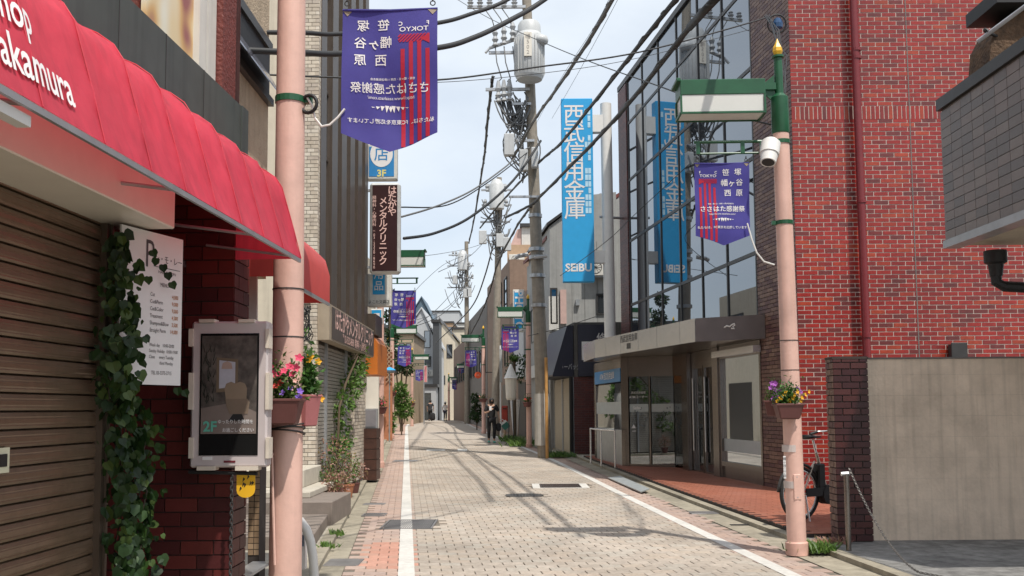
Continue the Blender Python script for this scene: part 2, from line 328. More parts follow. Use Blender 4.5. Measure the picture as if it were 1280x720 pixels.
def pieces(parent, fr, a0, a1, h0, h1, lw, lh, joint, b0, b1, m, name='brick', singles=0, score=None, half=.5, kindname=None, skip=None, bev=0, jit=.0, seed=1):
    """running-bond pieces on a facade: the best-scored ones as objects sharing one mesh, the rest joined as stuff"""
    rnd = random.Random(seed); full = []; odd = []
    nr = int(round((h1 - h0) / lh))
    for r in range(nr):
        y0 = h0 + r * lh + joint / 2; y1 = y0 + lh - joint
        x = a0 - (lw * half if r % 2 else 0)
        while x < a1 - 1e-4:
            p0, p1 = max(x, a0) + joint / 2, min(x + lw, a1) - joint / 2
            if p1 - p0 > .02 and not (skip and skip((p0 + p1) / 2, (y0 + y1) / 2)):
                (full if abs(p1 - p0 - (lw - joint)) < 1e-3 else odd).append((p0, p1, y0, y1))
            x += lw
    full.sort(key=lambda q: -(score((q[0] + q[1]) / 2, (q[2] + q[3]) / 2) if score else 0))
    if singles:
        mb = MB(); hw, hh = (lw - joint) / 2, (lh - joint) / 2
        z = Fr((0, 0), (fr.u.x, fr.u.y)); z.n = fr.n
        mb.fb(z, -hw, hw, b0, b1, -hh, hh)
        proto = None; po = parent_origin(parent)
        for q in full[:singles]:
            pos = fr.p((q[0] + q[1]) / 2, rnd.uniform(-jit, jit), (q[2] + q[3]) / 2) - po
            if proto is None: proto = mb.build(name, m, None, bevel=bev); o = proto
            else: o = proto.copy(); COL.objects.link(o)
            o.parent = parent; o.location = pos
    rest = full[singles:] + odd
    if rest:
        mb = MB()
        for q in rest:
            j = rnd.uniform(-jit, jit); mb.fb(fr, q[0], q[1], b0 + j, b1 + j, q[2], q[3])
        mb.build((kindname or name + 'work'), m, parent, kind='stuff')
def cable(p0, p1, sag, n=20):
    p0, p1 = Vector(p0), Vector(p1); return [p0.lerp(p1, i / n) - Vector((0, 0, sag * 4 * (i / n) * (1 - i / n))) for i in range(n + 1)]

# ------------------------------------------------------------------ the ground, the road, pavements
def interp(t, tab):
    if t <= tab[0][0]: return tab[0][1]
    for (x0, y0), (x1, y1) in zip(tab, tab[1:]):
        if t <= x1: return y0 + (y1 - y0) * (t - x0) / (x1 - x0)
    return tab[-1][1]
def smooth(tab):
    return lambda t: (interp(t - 2, tab) + interp(t, tab) * 2 + interp(t + 2, tab)) / 4
gz = smooth([(-60, 0), (17, 0), (26, .05), (34, .16), (46, .30), (60, .43), (75, .53), (86, .5), (110, .0), (160, -1.8), (400, -3.5)])
XL = smooth([(-60, 6.6), (60, -6.6), (78, -8.2), (100, -9.0), (200, -8)])
XR = smooth([(-60, 7.0), (-20, 4.6), (8.5, 2.44), (13.5, 2.07), (20, 1.62), (26.7, 1.11), (36, 0.0), (55, -2.1), (75, -4.0), (100, -5.0), (200, -4)])
XKL = lambda y: XL(y) - .80
XKR = lambda y: XR(y) + .78
def G(px, py, up=0):
    lo, hi = 2.0, 140.0
    for _ in range(50):
        m = (lo + hi) / 2; p = W(px, py, m)
        if p.z > gz(m) + up: lo = m
        else: hi = m
    return Vector((p.x, m, gz(m) + up))
def strip(name, fl, fr_, up, m, y0=-14, y1=120, step=1.0, side=0):
    """ribbon of ground between two curves fl(y), fr_(y), following the slope of the street"""
    mb = MB(); n = int((y1 - y0) / step); vs = []; fs = []
    for i in range(n + 1):
        y = y0 + (y1 - y0) * i / n; z = gz(y)
        u = up(y) if callable(up) else up
        vs += [(fl(y), y, z + u), (fr_(y), y, z + u)]
        if side: vs += [(fl(y), y, z - .06), (fr_(y), y, z - .06)]
    k = 4 if side else 2
    for i in range(n):
        fs.append((i * k, i * k + 1, (i + 1) * k + 1, (i + 1) * k))
        if side: fs += [(i * k, i * k + 2, (i + 1) * k + 2, (i + 1) * k), (i * k + 1, i * k + 3, (i + 1) * k + 3, (i + 1) * k + 1)]
    if side: fs += [(0, 1, 3, 2), (n * k, n * k + 1, n * k + 3, n * k + 2)]
    mb.add(vs, fs); return struct(mb.build(name, m))
mb = MB(); ys = [-300, -100, -60] + [y for y in range(-50, 130, 5)] + [140, 160, 200, 280, 400, 800]; xs = [-600, -100, -30, 30, 100, 600]
for y in ys:
    for x in xs: mb.v.append(Vector((x, y, gz(y) - .09)))
mb.f = [(j * 6 + i, j * 6 + i + 1, j * 6 + i + 7, j * 6 + i + 6) for j in range(len(ys) - 1) for i in range(5)]; mb.mi = [0] * len(mb.f)
struct(mb.build('ground', m_ground))
YP = 40.0     # pavers are built as pieces up to here
def brickmat(name, c1, c2, mortar):
    m = bpy.data.materials.new(name); m.use_nodes = True; t = m.node_tree; n = t.nodes; l = t.links.new; b = n['Principled BSDF']; b.inputs['Roughness'].default_value = .85
    g = n.new('ShaderNodeNewGeometry'); mp = n.new('ShaderNodeMapping'); mp.inputs['Rotation'].default_value = (0, 0, R(90)); l(g.outputs['Position'], mp.inputs[0])
    br = n.new('ShaderNodeTexBrick'); br.inputs['Color1'].default_value = (*c1, 1); br.inputs['Color2'].default_value = (*c2, 1); br.inputs['Mortar'].default_value = (*mortar, 1)
    br.inputs['Scale'].default_value = 1; br.inputs['Brick Width'].default_value = .3; br.inputs['Row Height'].default_value = .1; br.inputs['Mortar Size'].default_value = .006
    l(mp.outputs[0], br.inputs[0]); l(br.outputs[0], b.inputs['Base Color']); return m
m_far = brickmat('far_paving', PV[0], PV[3], (.33, .27, .21)); m_farp = brickmat('far_pink_paving', (.44, .30, .24), (.41, .28, .22), (.30, .2, .16))
road = strip('road', XL, XR, -.012, m_bed, -14, YP); strip('road_far', XL, XR, -.001, m_far, YP, 150)['label'] = 'far stretch of beige paved road'
pav_l = strip('pavement_left', lambda y: XL(y) - .58, XL, -.0125, m_bed, -14, YP); strip('pavement_left_far', lambda y: XL(y) - .58, XL, -.001, m_farp, YP, 150)
pav_r = strip('pavement_right', XR, lambda y: XR(y) + .45, -.0125, m_bed, -14, YP); strip('pavement_right_far', XR, lambda y: XR(y) + .45, -.001, m_farp, YP, 150)
strip('gutter_left', XKL, lambda y: XL(y) - .58, -.004, m_gutter, -14, 120)
strip('gutter_right', lambda y: XR(y) + .45, XKR, -.004, m_gutter, -14, 120)
strip('kerb_left', lambda y: XKL(y) - .14, XKL, .05, m_gutter, -14, 120, side=1)
strip('apron_left', lambda y: XKL(y) - 14, lambda y: XKL(y) - .142, .047, m_conc, -14, 120)
strip('kerb_right', XKR, lambda y: XKR(y) + .13, lambda y: .045 if y < 27 else .06, m_gutter, -14, 120, side=1)
strip('apron_right', lambda y: XKR(y) + .132, lambda y: XKR(y) + 14, .05, m_conc, 27, 120)
strip('driveway', lambda y: XKR(y) + .132, lambda y: XKR(y) + 12, .046, m_asph, -14, 10.62)
HOLES = []
def hole(c, hx, hy): HOLES.append((c.x - hx, c.x + hx, c.y - hy, c.y + hy))
P_grate = G(512, 655.5); hole(P_grate, .33, .5)
P_man = G(655, 619); hole(P_man, .30, .34)
P_plate = G(700, 607.5); hole(P_plate, .55, .52)
def lay_pavers(parent, c0, c1, m, singles, inside, patch=None):
    """columns of pavers parallel to the left line; the nearest ones as objects, the rest joined"""
    PW, PL = .2, .163; rnd = random.Random(4); lst = []
    for i in range(int((YP - 7.9) / PL)):
        yc = 7.9 + (i + .5) * PL
        for j in range(int(c0 / PW) - 2, int(c1 / PW) + 2):
            x = XL(yc) + (j + (.5 if i % 2 else 1.0)) * PW + .02
            if inside(x, yc) and not any(h[0] - .05 < x < h[1] + .05 and h[2] < yc < h[3] for h in HOLES): lst.append((x, yc))
    def one(mb, x, y, z, dx):
        hx, hy = PW / 2 - .0045, PL / 2 - .0022; sh = dx * PL / 2; b = .004
        lo = [(x - hx - sh, y - hy, z - .03), (x + hx - sh, y - hy, z - .03), (x + hx + sh, y + hy, z - .03), (x - hx + sh, y + hy, z - .03)]
        mi = [(p[0], p[1], z - b) for p in lo]; hi = [(x + (p[0] - x) * .965, y + (p[1] - y) * .965, z) for p in lo]
        mb.add(lo + mi + hi, [(0, 1, 5, 4), (1, 2, 6, 5), (2, 3, 7, 6), (3, 0, 4, 7), (4, 5, 9, 8), (5, 6, 10, 9), (6, 7, 11, 10), (7, 4, 8, 11), (8, 9, 10, 11)])
    lst.sort(key=lambda p: p[1]); proto = None; near = [p for p in lst if p[1] > 8.35 and abs(p[0]) < p[1] * .55][:singles]; ns = set(near)
    for p in near:
        if proto is None:
            mb = MB(); one(mb, 0, 0, 0, -.11); proto = o = mb.build('paver', m)
        else: o = proto.copy(); COL.objects.link(o)
        o.parent = parent; o.location = (p[0], p[1], gz(p[1]) + rnd.uniform(-.0012, .0012)); o.rotation_euler = (rnd.uniform(-.004, .004), rnd.uniform(-.012, .012), 0)
        if patch and patch(*p):
            o.data = o.data.copy() if False else o.data
            o.material_slots[0].link = 'OBJECT'; o.material_slots[0].material = m_paverr
    rest = MB()
    for p in lst:
        if p not in ns:
            rest.m = 1 if patch and patch(*p) else 0
            one(rest, p[0], p[1], gz(p[1]) + rnd.uniform(-.0012, .0012), -.11)
    rest.build('paver_field', [m, m_paverr] if patch else m, parent, kind='stuff')
lay_pavers(road, 0, 5, m_paver, 300, lambda x, y: XL(y) + .10 < x < XR(y) - .03)
q0, q1 = G(440, 703), G(497, 668)
lay_pavers(pav_l, -.7, .05, m_paverp, 120, lambda x, y: XL(y) - .56 < x <= XL(y) + .10, lambda x, y: 9.0 < y < 10.9 and XL(y) - .42 < x)
lay_pavers(pav_r, 2, 6, m_paverp, 120, lambda x, y: XR(y) - .03 <= x < XR(y) + .40)
strip('road_line_left', lambda y: XL(y) - .075, lambda y: XL(y) + .075, .0035, m_linew, -14, 95, .5)
strip('road_line_right', lambda y: XR(y) - .07, lambda y: XR(y) + .07, .0035, m_linew, -14, 95, .5)
mb = MB()
for (xa, ya, xb, yb) in ((533, 561.5, 556, 563.5), (572, 561, 584, 564)):
    a, b, c, d = G(xa, yb, .005), G(xb, yb, .005), G(xb, ya, .005), G(xa, ya, .005); mb.add([a, b, c, d], [(0, 1, 2, 3)])
struct(mb.build('road_marking', m_linew))
# terrace in front of the bank, with tiles
BK = Fr((4.6, 15.4), (-.136, 1)); BK.n = Vector((-BK.u.y, BK.u.x, 0))          # bank facade: a away from camera, b towards the street
mb = MB(); n = 34; vs = []
T0, T1 = 10.62, 27.0
for i in range(n + 1):
    y = T0 + (T1 - T0) * i / n; vs += [(XKR(y) + .134, y, gz(y) - .05), (XKR(y) + .134, y, gz(y) + .085), (6.2, y, gz(y) + .085), (6.2, y, gz(y) - .05)]
fs = [(i * 4 + k, i * 4 + k + 1, i * 4 + k + 5, i * 4 + k + 4) for i in range(n) for k in range(3)] + [(0, 1, 2, 3), (n * 4, n * 4 + 1, n * 4 + 2, n * 4 + 3)]
mb.add(vs, fs); terr = struct(mb.build('terrace', m_mortard))
lst = []
for i in range(int((T1 - T0) / .12)):
    for j in range(16):
        y = T0 + .06 + i * .12; x = XKR(y) + .134 + .12 + j * .24 + (.12 if i % 2 else 0)
        if x + .11 < 6.0 and x < 4.9 - .136 * (y - 15.4) : lst.append((x, y))
lst.sort(key=lambda p: p[1]); proto = None; rest = MB()
for k, (x, y) in enumerate(lst):
    z = gz(y) + .085
    if k < 300:
        if proto is None: t = MB(); t.box(-.117, .117, -.057, .057, -.01, .008); proto = o = t.build('floor_tile', m_terr)
        else: o = proto.copy(); COL.objects.link(o)
        o.parent = terr; o.location = (x, y, z)
    else: rest.box(x - .117, x + .117, y - .057, y + .057, z - .01, z + .008)
rest.build('floor_tiling', m_terr, terr, kind='stuff')

# covers and grates set in the road
def grate(name, c, hx, hy, label, bars, m, frame=0, group=None, cross=False):
    c = c + Vector((0, 0, .004))
    t = thing(name, label, 'drain cover', c, group); f = MB(); e = .025
    for s in (-1, 1):
        f.box(c.x + s * hx - e * .5, c.x + s * hx + e * .5, c.y - hy, c.y + hy, c.z - .02, c.z + .004)
        f.box(c.x - hx + e * .5, c.x + hx - e * .5, c.y + s * hy - e * .5, c.y + s * hy + e * .5, c.z - .02, c.z + .004)
    f.build('frame', m, t)
    p = MB(); p.box(c.x - hx + e * .5, c.x + hx - e * .5, c.y - hy + e * .5, c.y + hy - e * .5, c.z - .02, c.z - .009); p.build('tray', m_dark, t)
    b = MB()
    for i in range(bars):
        x = c.x - hx + e + (2 * hx - 2 * e) * (i + .5) / bars; wd = (hx / bars) * .52
        b.box(x - wd, x + wd, c.y - hy + e * .5, c.y + hy - e * .5, c.z - .009, c.z + .003)
    b.build('grating', m, t)
    if frame:
        g = MB()
        for s in (-1, 1):
            g.box(c.x + s * (hx + frame / 2 + .014) - frame / 2, c.x + s * (hx + frame / 2 + .014) + frame / 2, c.y - hy - .06, c.y + hy + .06, c.z - .02, c.z + .003)
            g.box(c.x - hx - .012, c.x + hx + .012, c.y + s * (hy + .036) - .02, c.y + s * (hy + .036) + .02, c.z - .02, c.z + .003)
        g.build('surround', m_linew, t)
    return t
m_iron = mat('cast_iron', (.085, .078, .072), .55, metal=.4, var=.25, bump=.2)
m_irong = mat('worn_grey_iron', (.20, .19, .185), .5, metal=.4, var=.25)
grate('drain_grate', P_grate, .315, .48, 'ribbed grey steel drain grate crossing the left white line', 22, m_irong)
grate('drain_grate', P_plate, .37, .44, 'dark brown ribbed cover in a cream surround beside the right line', 20, mat('rust_iron', (.07, .045, .035), .6, metal=.3), .14)
t = thing('manhole_cover', 'round dark manhole cover in the beige paving', 'manhole cover', P_man); mb = MB()
mb.lathe(P_man, [(.33, -.03), (.33, .003), (.30, .004)], 36); mb.build('rim', m_iron, t)
mb = MB(); mb.lathe(P_man, [(.29, -.02), (.29, .006), (.28, .007)], 36)
for i in range(-4, 5):
    for j in range(-4, 5):
        if i * i + j * j < 18: mb.box(P_man.x + i * .055 - .018, P_man.x + i * .055 + .018, P_man.y + j * .055 - .018, P_man.y + j * .055 + .018, P_man.z + .006, P_man.z + .011)
mb.build('cover', m_iron, t)
grate('gutter_grate', G(468, 643.5, .003), .15, .17, 'small slotted grate in the left gutter near the potted plants', 9, m_irong)
for px, py, hx, hy, lb in ((430, 703, .17, .2, 'plain grey cover plate in the left gutter nearest the camera'), (468, 630, .17, .12, 'thin grey cover plate in the left gutter just beyond the slotted grate'), (507, 576, .33, .35, 'grey cover plate crossing the left white line far up the road'), (880, 641, .2, .16, 'grey oval patch plate by the right gutter nearer the pole'), (858, 628, .0, .0, '')):
    if hx:
        c = G(px, py, .0); mb = MB(); mb.box(-hx, hx, -hy, hy, -.01, .006); o = mb.build('cover_plate', m_irong, bevel=.004); o.location = c; tag(o, lb, 'cover plate')
a, b, c_, d = G(760, 598, .02), G(801, 616, .02), G(812, 612, .05), G(775, 596, .05)
mb = MB(); mb.prism([a, b, c_, d], (0, 0, .02)); tag(mb.build('ramp_plate', mat('light_steel_plate', (.36, .38, .38), .5, metal=.3)), 'pale steel ramp plate laid over the right gutter by the terrace', 'ramp plate')
for k, (px, py) in enumerate(((893, 642), (925, 656))):
    c = G(px, py, .0); mb = MB(); mb.box(c.x - .12, c.x + .12, c.y - .05, c.y + .05, c.z - .02, c.z + .004); tag(mb.build('gutter_slot', m_dark), ['black slot drain in the right gutter, farther from the pole', 'black slot drain in the right gutter, nearer the pole'][k], 'drain')

# ------------------------------------------------------------------ right side: the bank
bank = thing('bank_building', 'three storey bank with mirror glass front, steel canopy and brick ends', 'building', (6, 20, 0))
PANE0, PITCHP, NCOL = 1.69, 1.462, 6; ROWS = [3.0, 4.24, 5.98, 7.65, 9.23, 10.42]
mb = MB(); mb.fb(BK, 0.02, 11.4, -6, -.32, 0.0, 10.4); mb.build('core', m_dark, bank)
mb = MB(); mb.fb(BK, 0.0, 11.42, -5.9, .02, 10.42, 10.56); mb.build('parapet', m_dark, bank)
# brick pier at the near end (street face) and the red side wall facing the camera
mb = MB(); mb.fb(BK, 0.012, PANE0 - .08, -.32, -.014, .085, 10.42); mb.build('pier', m_mortard, bank)
pier = bank.children[-1]
pieces(pier, BK, 0.0, PANE0 - .07, .09, 10.42, .237, .07, .010, -.02, .0, m_brownbrick, singles=200, score=lambda a, h: -abs(h - 3.2), jit=.001, seed=3)
mb = MB(); mb.fb(BK, PANE0 + NCOL * PITCHP + .06, 11.4, -.32, -.014, .085, 10.42); pil = mb.build('pilaster', m_mortard, bank)
pieces(pil, BK, PANE0 + NCOL * PITCHP + .05, 11.41, 2.9, 10.42, .237, .07, .010, -.02, .012, palette('maroon_brick', [(.10, .028, .026), (.13, .035, .03), (.085, .025, .025)], .45, .06), jit=.001, seed=5)
RW = Fr((4.6, 15.4), (1, .0)); RW.n = Vector((0, -1, 0))
mb = MB(); mb.fb(RW, .013, 6.5, -.3, -.0055, .085, 10.42); redw = mb.build('side_wall', m_mortar, bank)
SOLD = (6.15, 6.38)
vis = lambda a, h: -abs(a - 1.6) - abs(h - 4.2)
pieces(redw, RW, 0.0, 6.5, .09, SOLD[0], .237, .0715, .0145, -.02, .0, m_redbrick, singles=290, score=vis, jit=.0012, seed=11)
mb = MB()
a = .0
while a < 6.5: mb.fb(RW, a + .008, a + .0645, -.02, .001, SOLD[0] + .006, SOLD[1] - .006); a += .0725
mb.build('soldier_course', m_redbrick, redw, kind='stuff')
pieces(redw, RW, 0.0, 6.5, SOLD[1], 10.42, .237, .0715, .0145, -.02, .0, m_redbrick, jit=.0012, seed=12, kindname='upper_brickwork')
mb = MB(); mb.fb(RW, 1.93, 1.945, -.01, .004, .09, 10.42); mb.build('expansion_joint', m_mortarg, redw)
# drain pipe on the red wall
p0, p1 = W(1069, 0, 15.24), W(1084, 448, 15.24)
pipe = thing('drain_pipe', 'dark red downpipe running down the red brick wall', 'pipe', (p1.x, 15.24, 0)); mb = MB()
mb.cyl((p1.x, 15.24, .09), (p1.x - .02, 15.24, 10.5), .062, n=16); mb.build('tube', mat('dark_red_pipe', (.17, .018, .022), .4, var=.1), pipe, smooth=True, autosm=True)
for py in (62, 72, 252, 420):
    z = W(1075, py, 15.24).z; mb = MB(); mb.cyl((p1.x, 15.24, z - .025), (p1.x, 15.24, z + .025), .074, n=16); mb.box(p1.x - .02, p1.x + .02, 15.24, 15.41, z - .02, z + .02); mb.build('bracket', MATS['dark_red_pipe'], pipe)
c = W(1196, 438, 15.3); mb = MB(); mb.box(-.1, .1, -.08, .09, -.12, .1); mb.box(-.13, .13, -.1, -.08, -.15, .12); o = mb.build('meter_box', m_dark, bevel=.008); o.location = c; tag(o, 'small dark meter box on the red brick wall above the beige wall', 'meter box')
# curtain wall
for i in range(NCOL):
    for r in range(5):
        mb = MB(); a0 = PANE0 + i * PITCHP; mb.fb(BK, a0 + .024, a0 + PITCHP - .024, -.05, -.035, ROWS[r] + .035, ROWS[r + 1] - .035); mb.build('pane', m_glass, bank)
for i in range(NCOL + 1):
    mb = MB(); a0 = PANE0 + i * PITCHP; mb.fb(BK, a0 - .024, a0 + .024, -.1, -.012, 3.0, 10.42); mb.build('mullion', m_dark, bank)
for r in range(1, 5):
    mb = MB(); mb.fb(BK, PANE0, PANE0 + NCOL * PITCHP, -.1, -.018, ROWS[r] - .035, ROWS[r] + .035); mb.build('transom', m_dark, bank)
# ground floor: shop window, door, vestibule
GF = .09
mb = MB(); mb.fb(BK, 1.62, 3.6, -.06, -.045, .42, 2.42); wn = mb.build('shop_window', m_glassw, bank)
mb = MB(); mb.fb(BK, 1.62, 3.6, -.043, -.041, .62, .86); mb.build('frosted_band', m_frost, wn)
mb = MB()
for (a0, a1, h0, h1) in ((1.55, 1.62, GF, 2.66), (3.6, 3.68, GF, 2.66), (1.62, 3.6, .33, .42), (1.62, 3.6, 2.42, 2.66)): mb.fb(BK, a0, a1, -.1, .015, h0, h1)
mb.build('frame', m_steelbrown, wn)
mb = MB(); mb.fb(BK, 1.62, 3.6, -.1, -.02, GF, .33); mb.build('sill_panel', m_steelbrown, wn)
mb = MB(); mb.fb(BK, 1.5, 3.66, .02, .16, 2.44, 2.56); mb.build('shutter_housing', m_steel, wn)
mb = MB(); mb.fb(BK, 3.68, 4.0, -.15, .04, GF, 2.66); mb.build('door_pillar', m_steelbrown, bank)
mb = MB(); mb.fb(BK, 5.55, 5.95, -.15, .06, GF, 2.66); mb.build('door_pillar', m_steelbrown, bank)
for a0, a1 in ((4.04, 4.76), (4.80, 5.52)):
    mb = MB(); mb.fb(BK, a0 + .05, a1 - .05, -.075, -.065, GF + .06, 2.3); d = mb.build('door', m_glass2, bank)
    mb = MB()
    for q in ((a0, a0 + .05, GF + .01, 2.36), (a1 - .05, a1, GF + .01, 2.36), (a0 + .05, a1 - .05, 2.3, 2.36), (a0 + .05, a1 - .05, GF + .01, GF + .06)): mb.fb(BK, q[0], q[1], -.1, -.04, q[2], q[3])
    mb.build('door_frame', m_steelbrown, d)
    mb = MB(); mb.cyl(BK.p(a1 - .12, -.02, .55), BK.p(a1 - .12, -.02, 2.1), .016); mb.build('handle', m_steel, d)
mb = MB(); mb.fb(BK, 4.04, 5.52, -.1, -.04, 2.36, 2.66); mb.build('door_head', m_steelbrown, bank)
# vestibule: glass wall facing the camera, side wall with the cash machine window
VA, VB, VC = Vector((2.60, 22.6, 0)), Vector((3.70, 22.0, 0)), Vector((2.22, 25.8, 0))
VF = Fr(VA, VB - VA, True); VW = (VB - VA).length
VS = Fr(VA, VC - VA, True); VS.n = -VS.n if VS.n.x > 0 else VS.n; VL = (VC - VA).length
for a0, a1 in ((.14, .64), (.68, VW)):
    mb = MB(); mb.fb(VF, a0 + .02, a1 - .02, -.02, -.008, GF + .08, 2.2); g = mb.build('pane', m_glass2, bank)
    mb = MB(); mb.fb(VF, a0 + .02, a1 - .02, -.007, -.005, 1.38, 1.56); mb.build('pale_band', m_frost, g)
    mb = MB()
    rnd = random.Random(int(a0 * 100))
    for k in range(26):
        x, z = rnd.uniform(a0 + .06, a1 - .06), rnd.uniform(1.0, 1.5); mb.add([VF.p(x - .02, -.004, z), VF.p(x, -.004, z - .02), VF.p(x + .02, -.004, z), VF.p(x, -.004, z + .02)], [(0, 1, 2, 3)])
    mb.build('film_pattern', mat('film_grey', (.16, .19, .2), .5), g)
mb = MB()
for q in ((.14, VW, GF, GF + .08), (.14, VW, 2.2, 2.66)): mb.fb(VF, q[0], q[1], -.06, .02, q[2], q[3])
mb.fb(VF, .64, .68, -.05, .015, GF + .08, 2.2); mb.build('vestibule_frame', m_steelbrown, bank)
mb = MB(); mb.fb(VF, -.04, .14, -.1, .03, GF, 2.66); mb.build('corner_post', m_steelbrown, bank)
mb = MB(); mb.text('ATMコーナー', .075, flat(VF, .38, -.003, 1.72), bold=.01); mb.text('西武信用金庫', .06, flat(VF, .38, -.003, 1.82)); mb.text('Seibu', .09, flat(VF, .34, -.003, 1.47), bold=.01); mb.build('lettering', m_print, bank)
mb = MB(); mb.add([VF.p(.2, -.003, 1.0), VF.p(.3, -.003, 1.0), VF.p(.25, -.003, 1.09)], [(0, 1, 2)]); mb.text('AED', .05, flat(VF, .26, -.003, .93)); mb.build('window_sticker', m_print, bank)
mb = MB(); mb.fb(VS, .12, VL - .12, -.03, -.018, .95, 2.06); mb.build('cash_machine_window', m_glassf, bank)
mb = MB(); mb.fb(VS, .1, VL - .1, -.03, -.01, 1.32, 1.62); mb.build('window_film', m_frost, bank)
mb = MB(); mb.fb(VS, .12, VL - .12, -.03, .0, GF, .95); mb.build('lower_panel', mat('pale_grey_panel', (.38, .39, .38), .4), bank)
mb = MB(); mb.fb(VS, .15, VL - .1, -.01, .03, 2.1, 2.42); sg = mb.build('blue_sign', m_bluesign, bank)
mb = MB(); mb.text('ATM 西武信用金庫', .2, flatr(VS, VL / 2, .034, 2.26) if VS.u.cross(VS.n).z > 0 else flat(VS, VL / 2, .034, 2.26), bold=.01); mb.build('lettering', m_print, sg)
mb = MB()
for q in ((0.0, .12, GF, 2.66), (VL - .1, VL, GF, 2.66), (.12, VL - .1, 2.42, 2.66)): mb.fb(VS, q[0], q[1], -.08, .01, q[2], q[3])
mb.build('side_frame', m_steelbrown, bank)
mb = MB(); mb.hexa([(VC.x, VC.y, .05), (4.0, 24.0, .05), (3.6, 27, .05), (VC.x, 26.2, .05), (VC.x, VC.y, 2.66), (4.0, 24.0, 2.66), (3.6, 27, 2.66), (VC.x, 26.2, 2.66)]); mb.build('rear_wall', m_steelbrown, bank)
# inside of the vestibule
mb = MB(); mb.box(3.0, 4.3, 24.3, 24.4, .09, 2.66); mb.build('inner_wall', mat('grey_interior', (.20, .19, .18), .7), bank)
mb = MB(); mb.box(2.75, 2.95, 23.6, 23.9, .09, 2.5); mb.box(3.35, 3.45, 23.2, 23.3, .09, 2.6); mb.build('inner_posts', mat('cream_interior', (.5, .46, .38), .7), bank)
mb = MB(); mb.box(2.62, 2.78, 22.75, 22.9, .09, 1.0); mb.build('notice_stand', m_black, bank)
mb = MB(); q = BK.p(5.95, 0, 0); f = Fr(VB, q - VB); mb.fb(f, 0.02, (q - VB).length - .01, -.01, .005, GF + .08, 2.2); mb.build('pane', m_glass2, bank); mb = MB(); mb.fb(f, 0.0, (q - VB).length, -.03, .03, 2.2, 2.66); mb.build('side_head', m_steelbrown, bank)
# canopy
CP = [Vector((4.43, 16.7, 0)), Vector((3.34, 17.38, 0)), Vector((1.98, 22.75, 0)), Vector((1.85, 24.6, 0)), Vector((3.35, 25.0, 0))]
can = MB(); can.prism([p + Vector((0, 0, 2.665)) for p in CP], (0, 0, .40)); cano = can.build('canopy', m_steelbrown, bank)
def cpanel(p, q, t0, t1, m, nm):
    f = Fr(p, q - p, True); cen = (CP[0] + CP[2] + CP[4]) / 3
    if (f.p(0, 1, 0) - cen).length < (f.p(0, -1, 0) - cen).length: f.n = -f.n
    l = (q - p).length; mb = MB(); mb.fb(f, l * t0 + .006, l * t1 - .006, .0, .018, 2.66, 3.085); return mb.build(nm, m, cano), f, l
e = [0, .12, .32, .50, .69, .86, 1]
for k in range(6): cpanel(CP[1], CP[2], e[k], e[k + 1], m_steel, 'cladding_panel')
_, f, l = cpanel(CP[0], CP[1], 0, 1, mat('bronze_end_panel', (.11, .085, .08), .25, metal=.8), 'end_panel')
sgn = 1 if f.u.x > 0 else -1
mb = MB(); pts = [f.p(l * .5 + sgn * x, .024, 2.9 + y) for x, y in ((-.10, -.01), (-.05, .02), (.0, .0), (.04, .03), (.09, .05), (.10, .02), (.06, .0), (.09, -.04), (.03, -.03))]
mb.tube(pts, .012, 6); mb.build('emblem', m_white, cano)
cpanel(CP[2], CP[3], 0, 1, m_steel, 'cladding_panel'); cpanel(CP[3], CP[4], 0, 1, m_steel, 'cladding_panel')
f = Fr(CP[1], CP[2] - CP[1], True); f.n = f.n if f.n.x < 0 else -f.n; l = (CP[2] - CP[1]).length
mb = MB(); mb.text('西武信用金庫', .17, lambda x, y: f.p(l * .60 - x, .022, 2.96 + y), bold=.01); mb.fb(f, l * .60 - .1, l * .60 + .1, .019, .026, 2.74, 2.86); mb.build('lettering', m_dark, cano)
# handrail
rl = thing('handrail', 'short stainless handrail beside the cash machine booth', 'railing', (2.2, 23.2, .085)); pts = [(2.36, 22.3), (2.12, 23.2), (1.95, 24.2)]
for k, (x, y) in enumerate(pts):
    mb = MB(); mb.cyl((x, y, .085), (x, y, .95), .022); mb.build('post', m_steel, rl)
mb = MB(); mb.tube([(x, y, .96) for x, y in pts], .024); mb.build('rail', m_steel, rl)
# tall hanging sign of the bank and its mast
MY = 26.2
m0, m1 = W(763, 400, MY), W(757, 130, MY)
mast = thing('sign_mast', 'tall white tubular mast carrying the light blue vertical sign', 'mast', (m0.x, MY, 0)); mb = MB()
mb.cyl((m0.x, MY, .05), (m1.x, MY, m1.z), .155, n=20); mb.build('tube', m_white, mast, smooth=True, autosm=True)
for py in (222, 462 - 175 + 153):
    pass
for y0, y1 in ((145, 166), (314, 329)):
    a, b = W(741, y0, MY), W(757, y1, MY); mb = MB(); mb.box(a.x - .02, b.x, MY - .12, MY + .12, b.z, a.z); mb.build('arm', m_white, mast)
mb = MB(); z = W(760, 271, MY).z; mb.cyl((m0.x - .25, MY, z), (3.35, MY + .3, z), .035); mb.build('wall_tie', m_galv, mast)
a, b = W(701, 125, MY), W(743, 353, MY); sgnb = thing('hanging_sign', 'tall light blue vertical sign with white characters on the white mast', 'sign', (a.x, MY, b.z)); mb = MB()
mb.box(a.x, b.x - .0, MY - .14, MY + .14, b.z, a.z); mb.build('panel', m_blue, sgnb, bevel=.015)
wd = b.x - a.x; ht = a.z - b.z; ycs = MY - .146
fnS = lambda cx, cz: (lambda x, y: Vector((cx + x, ycs, cz + y)))
mb = MB(); mb.text('西武信用金庫', .60, fnS(a.x + wd * .40, a.z - ht * .095), vertical=.89, bold=.022, sx=1.0)
mb.build('lettering', m_print, sgnb)
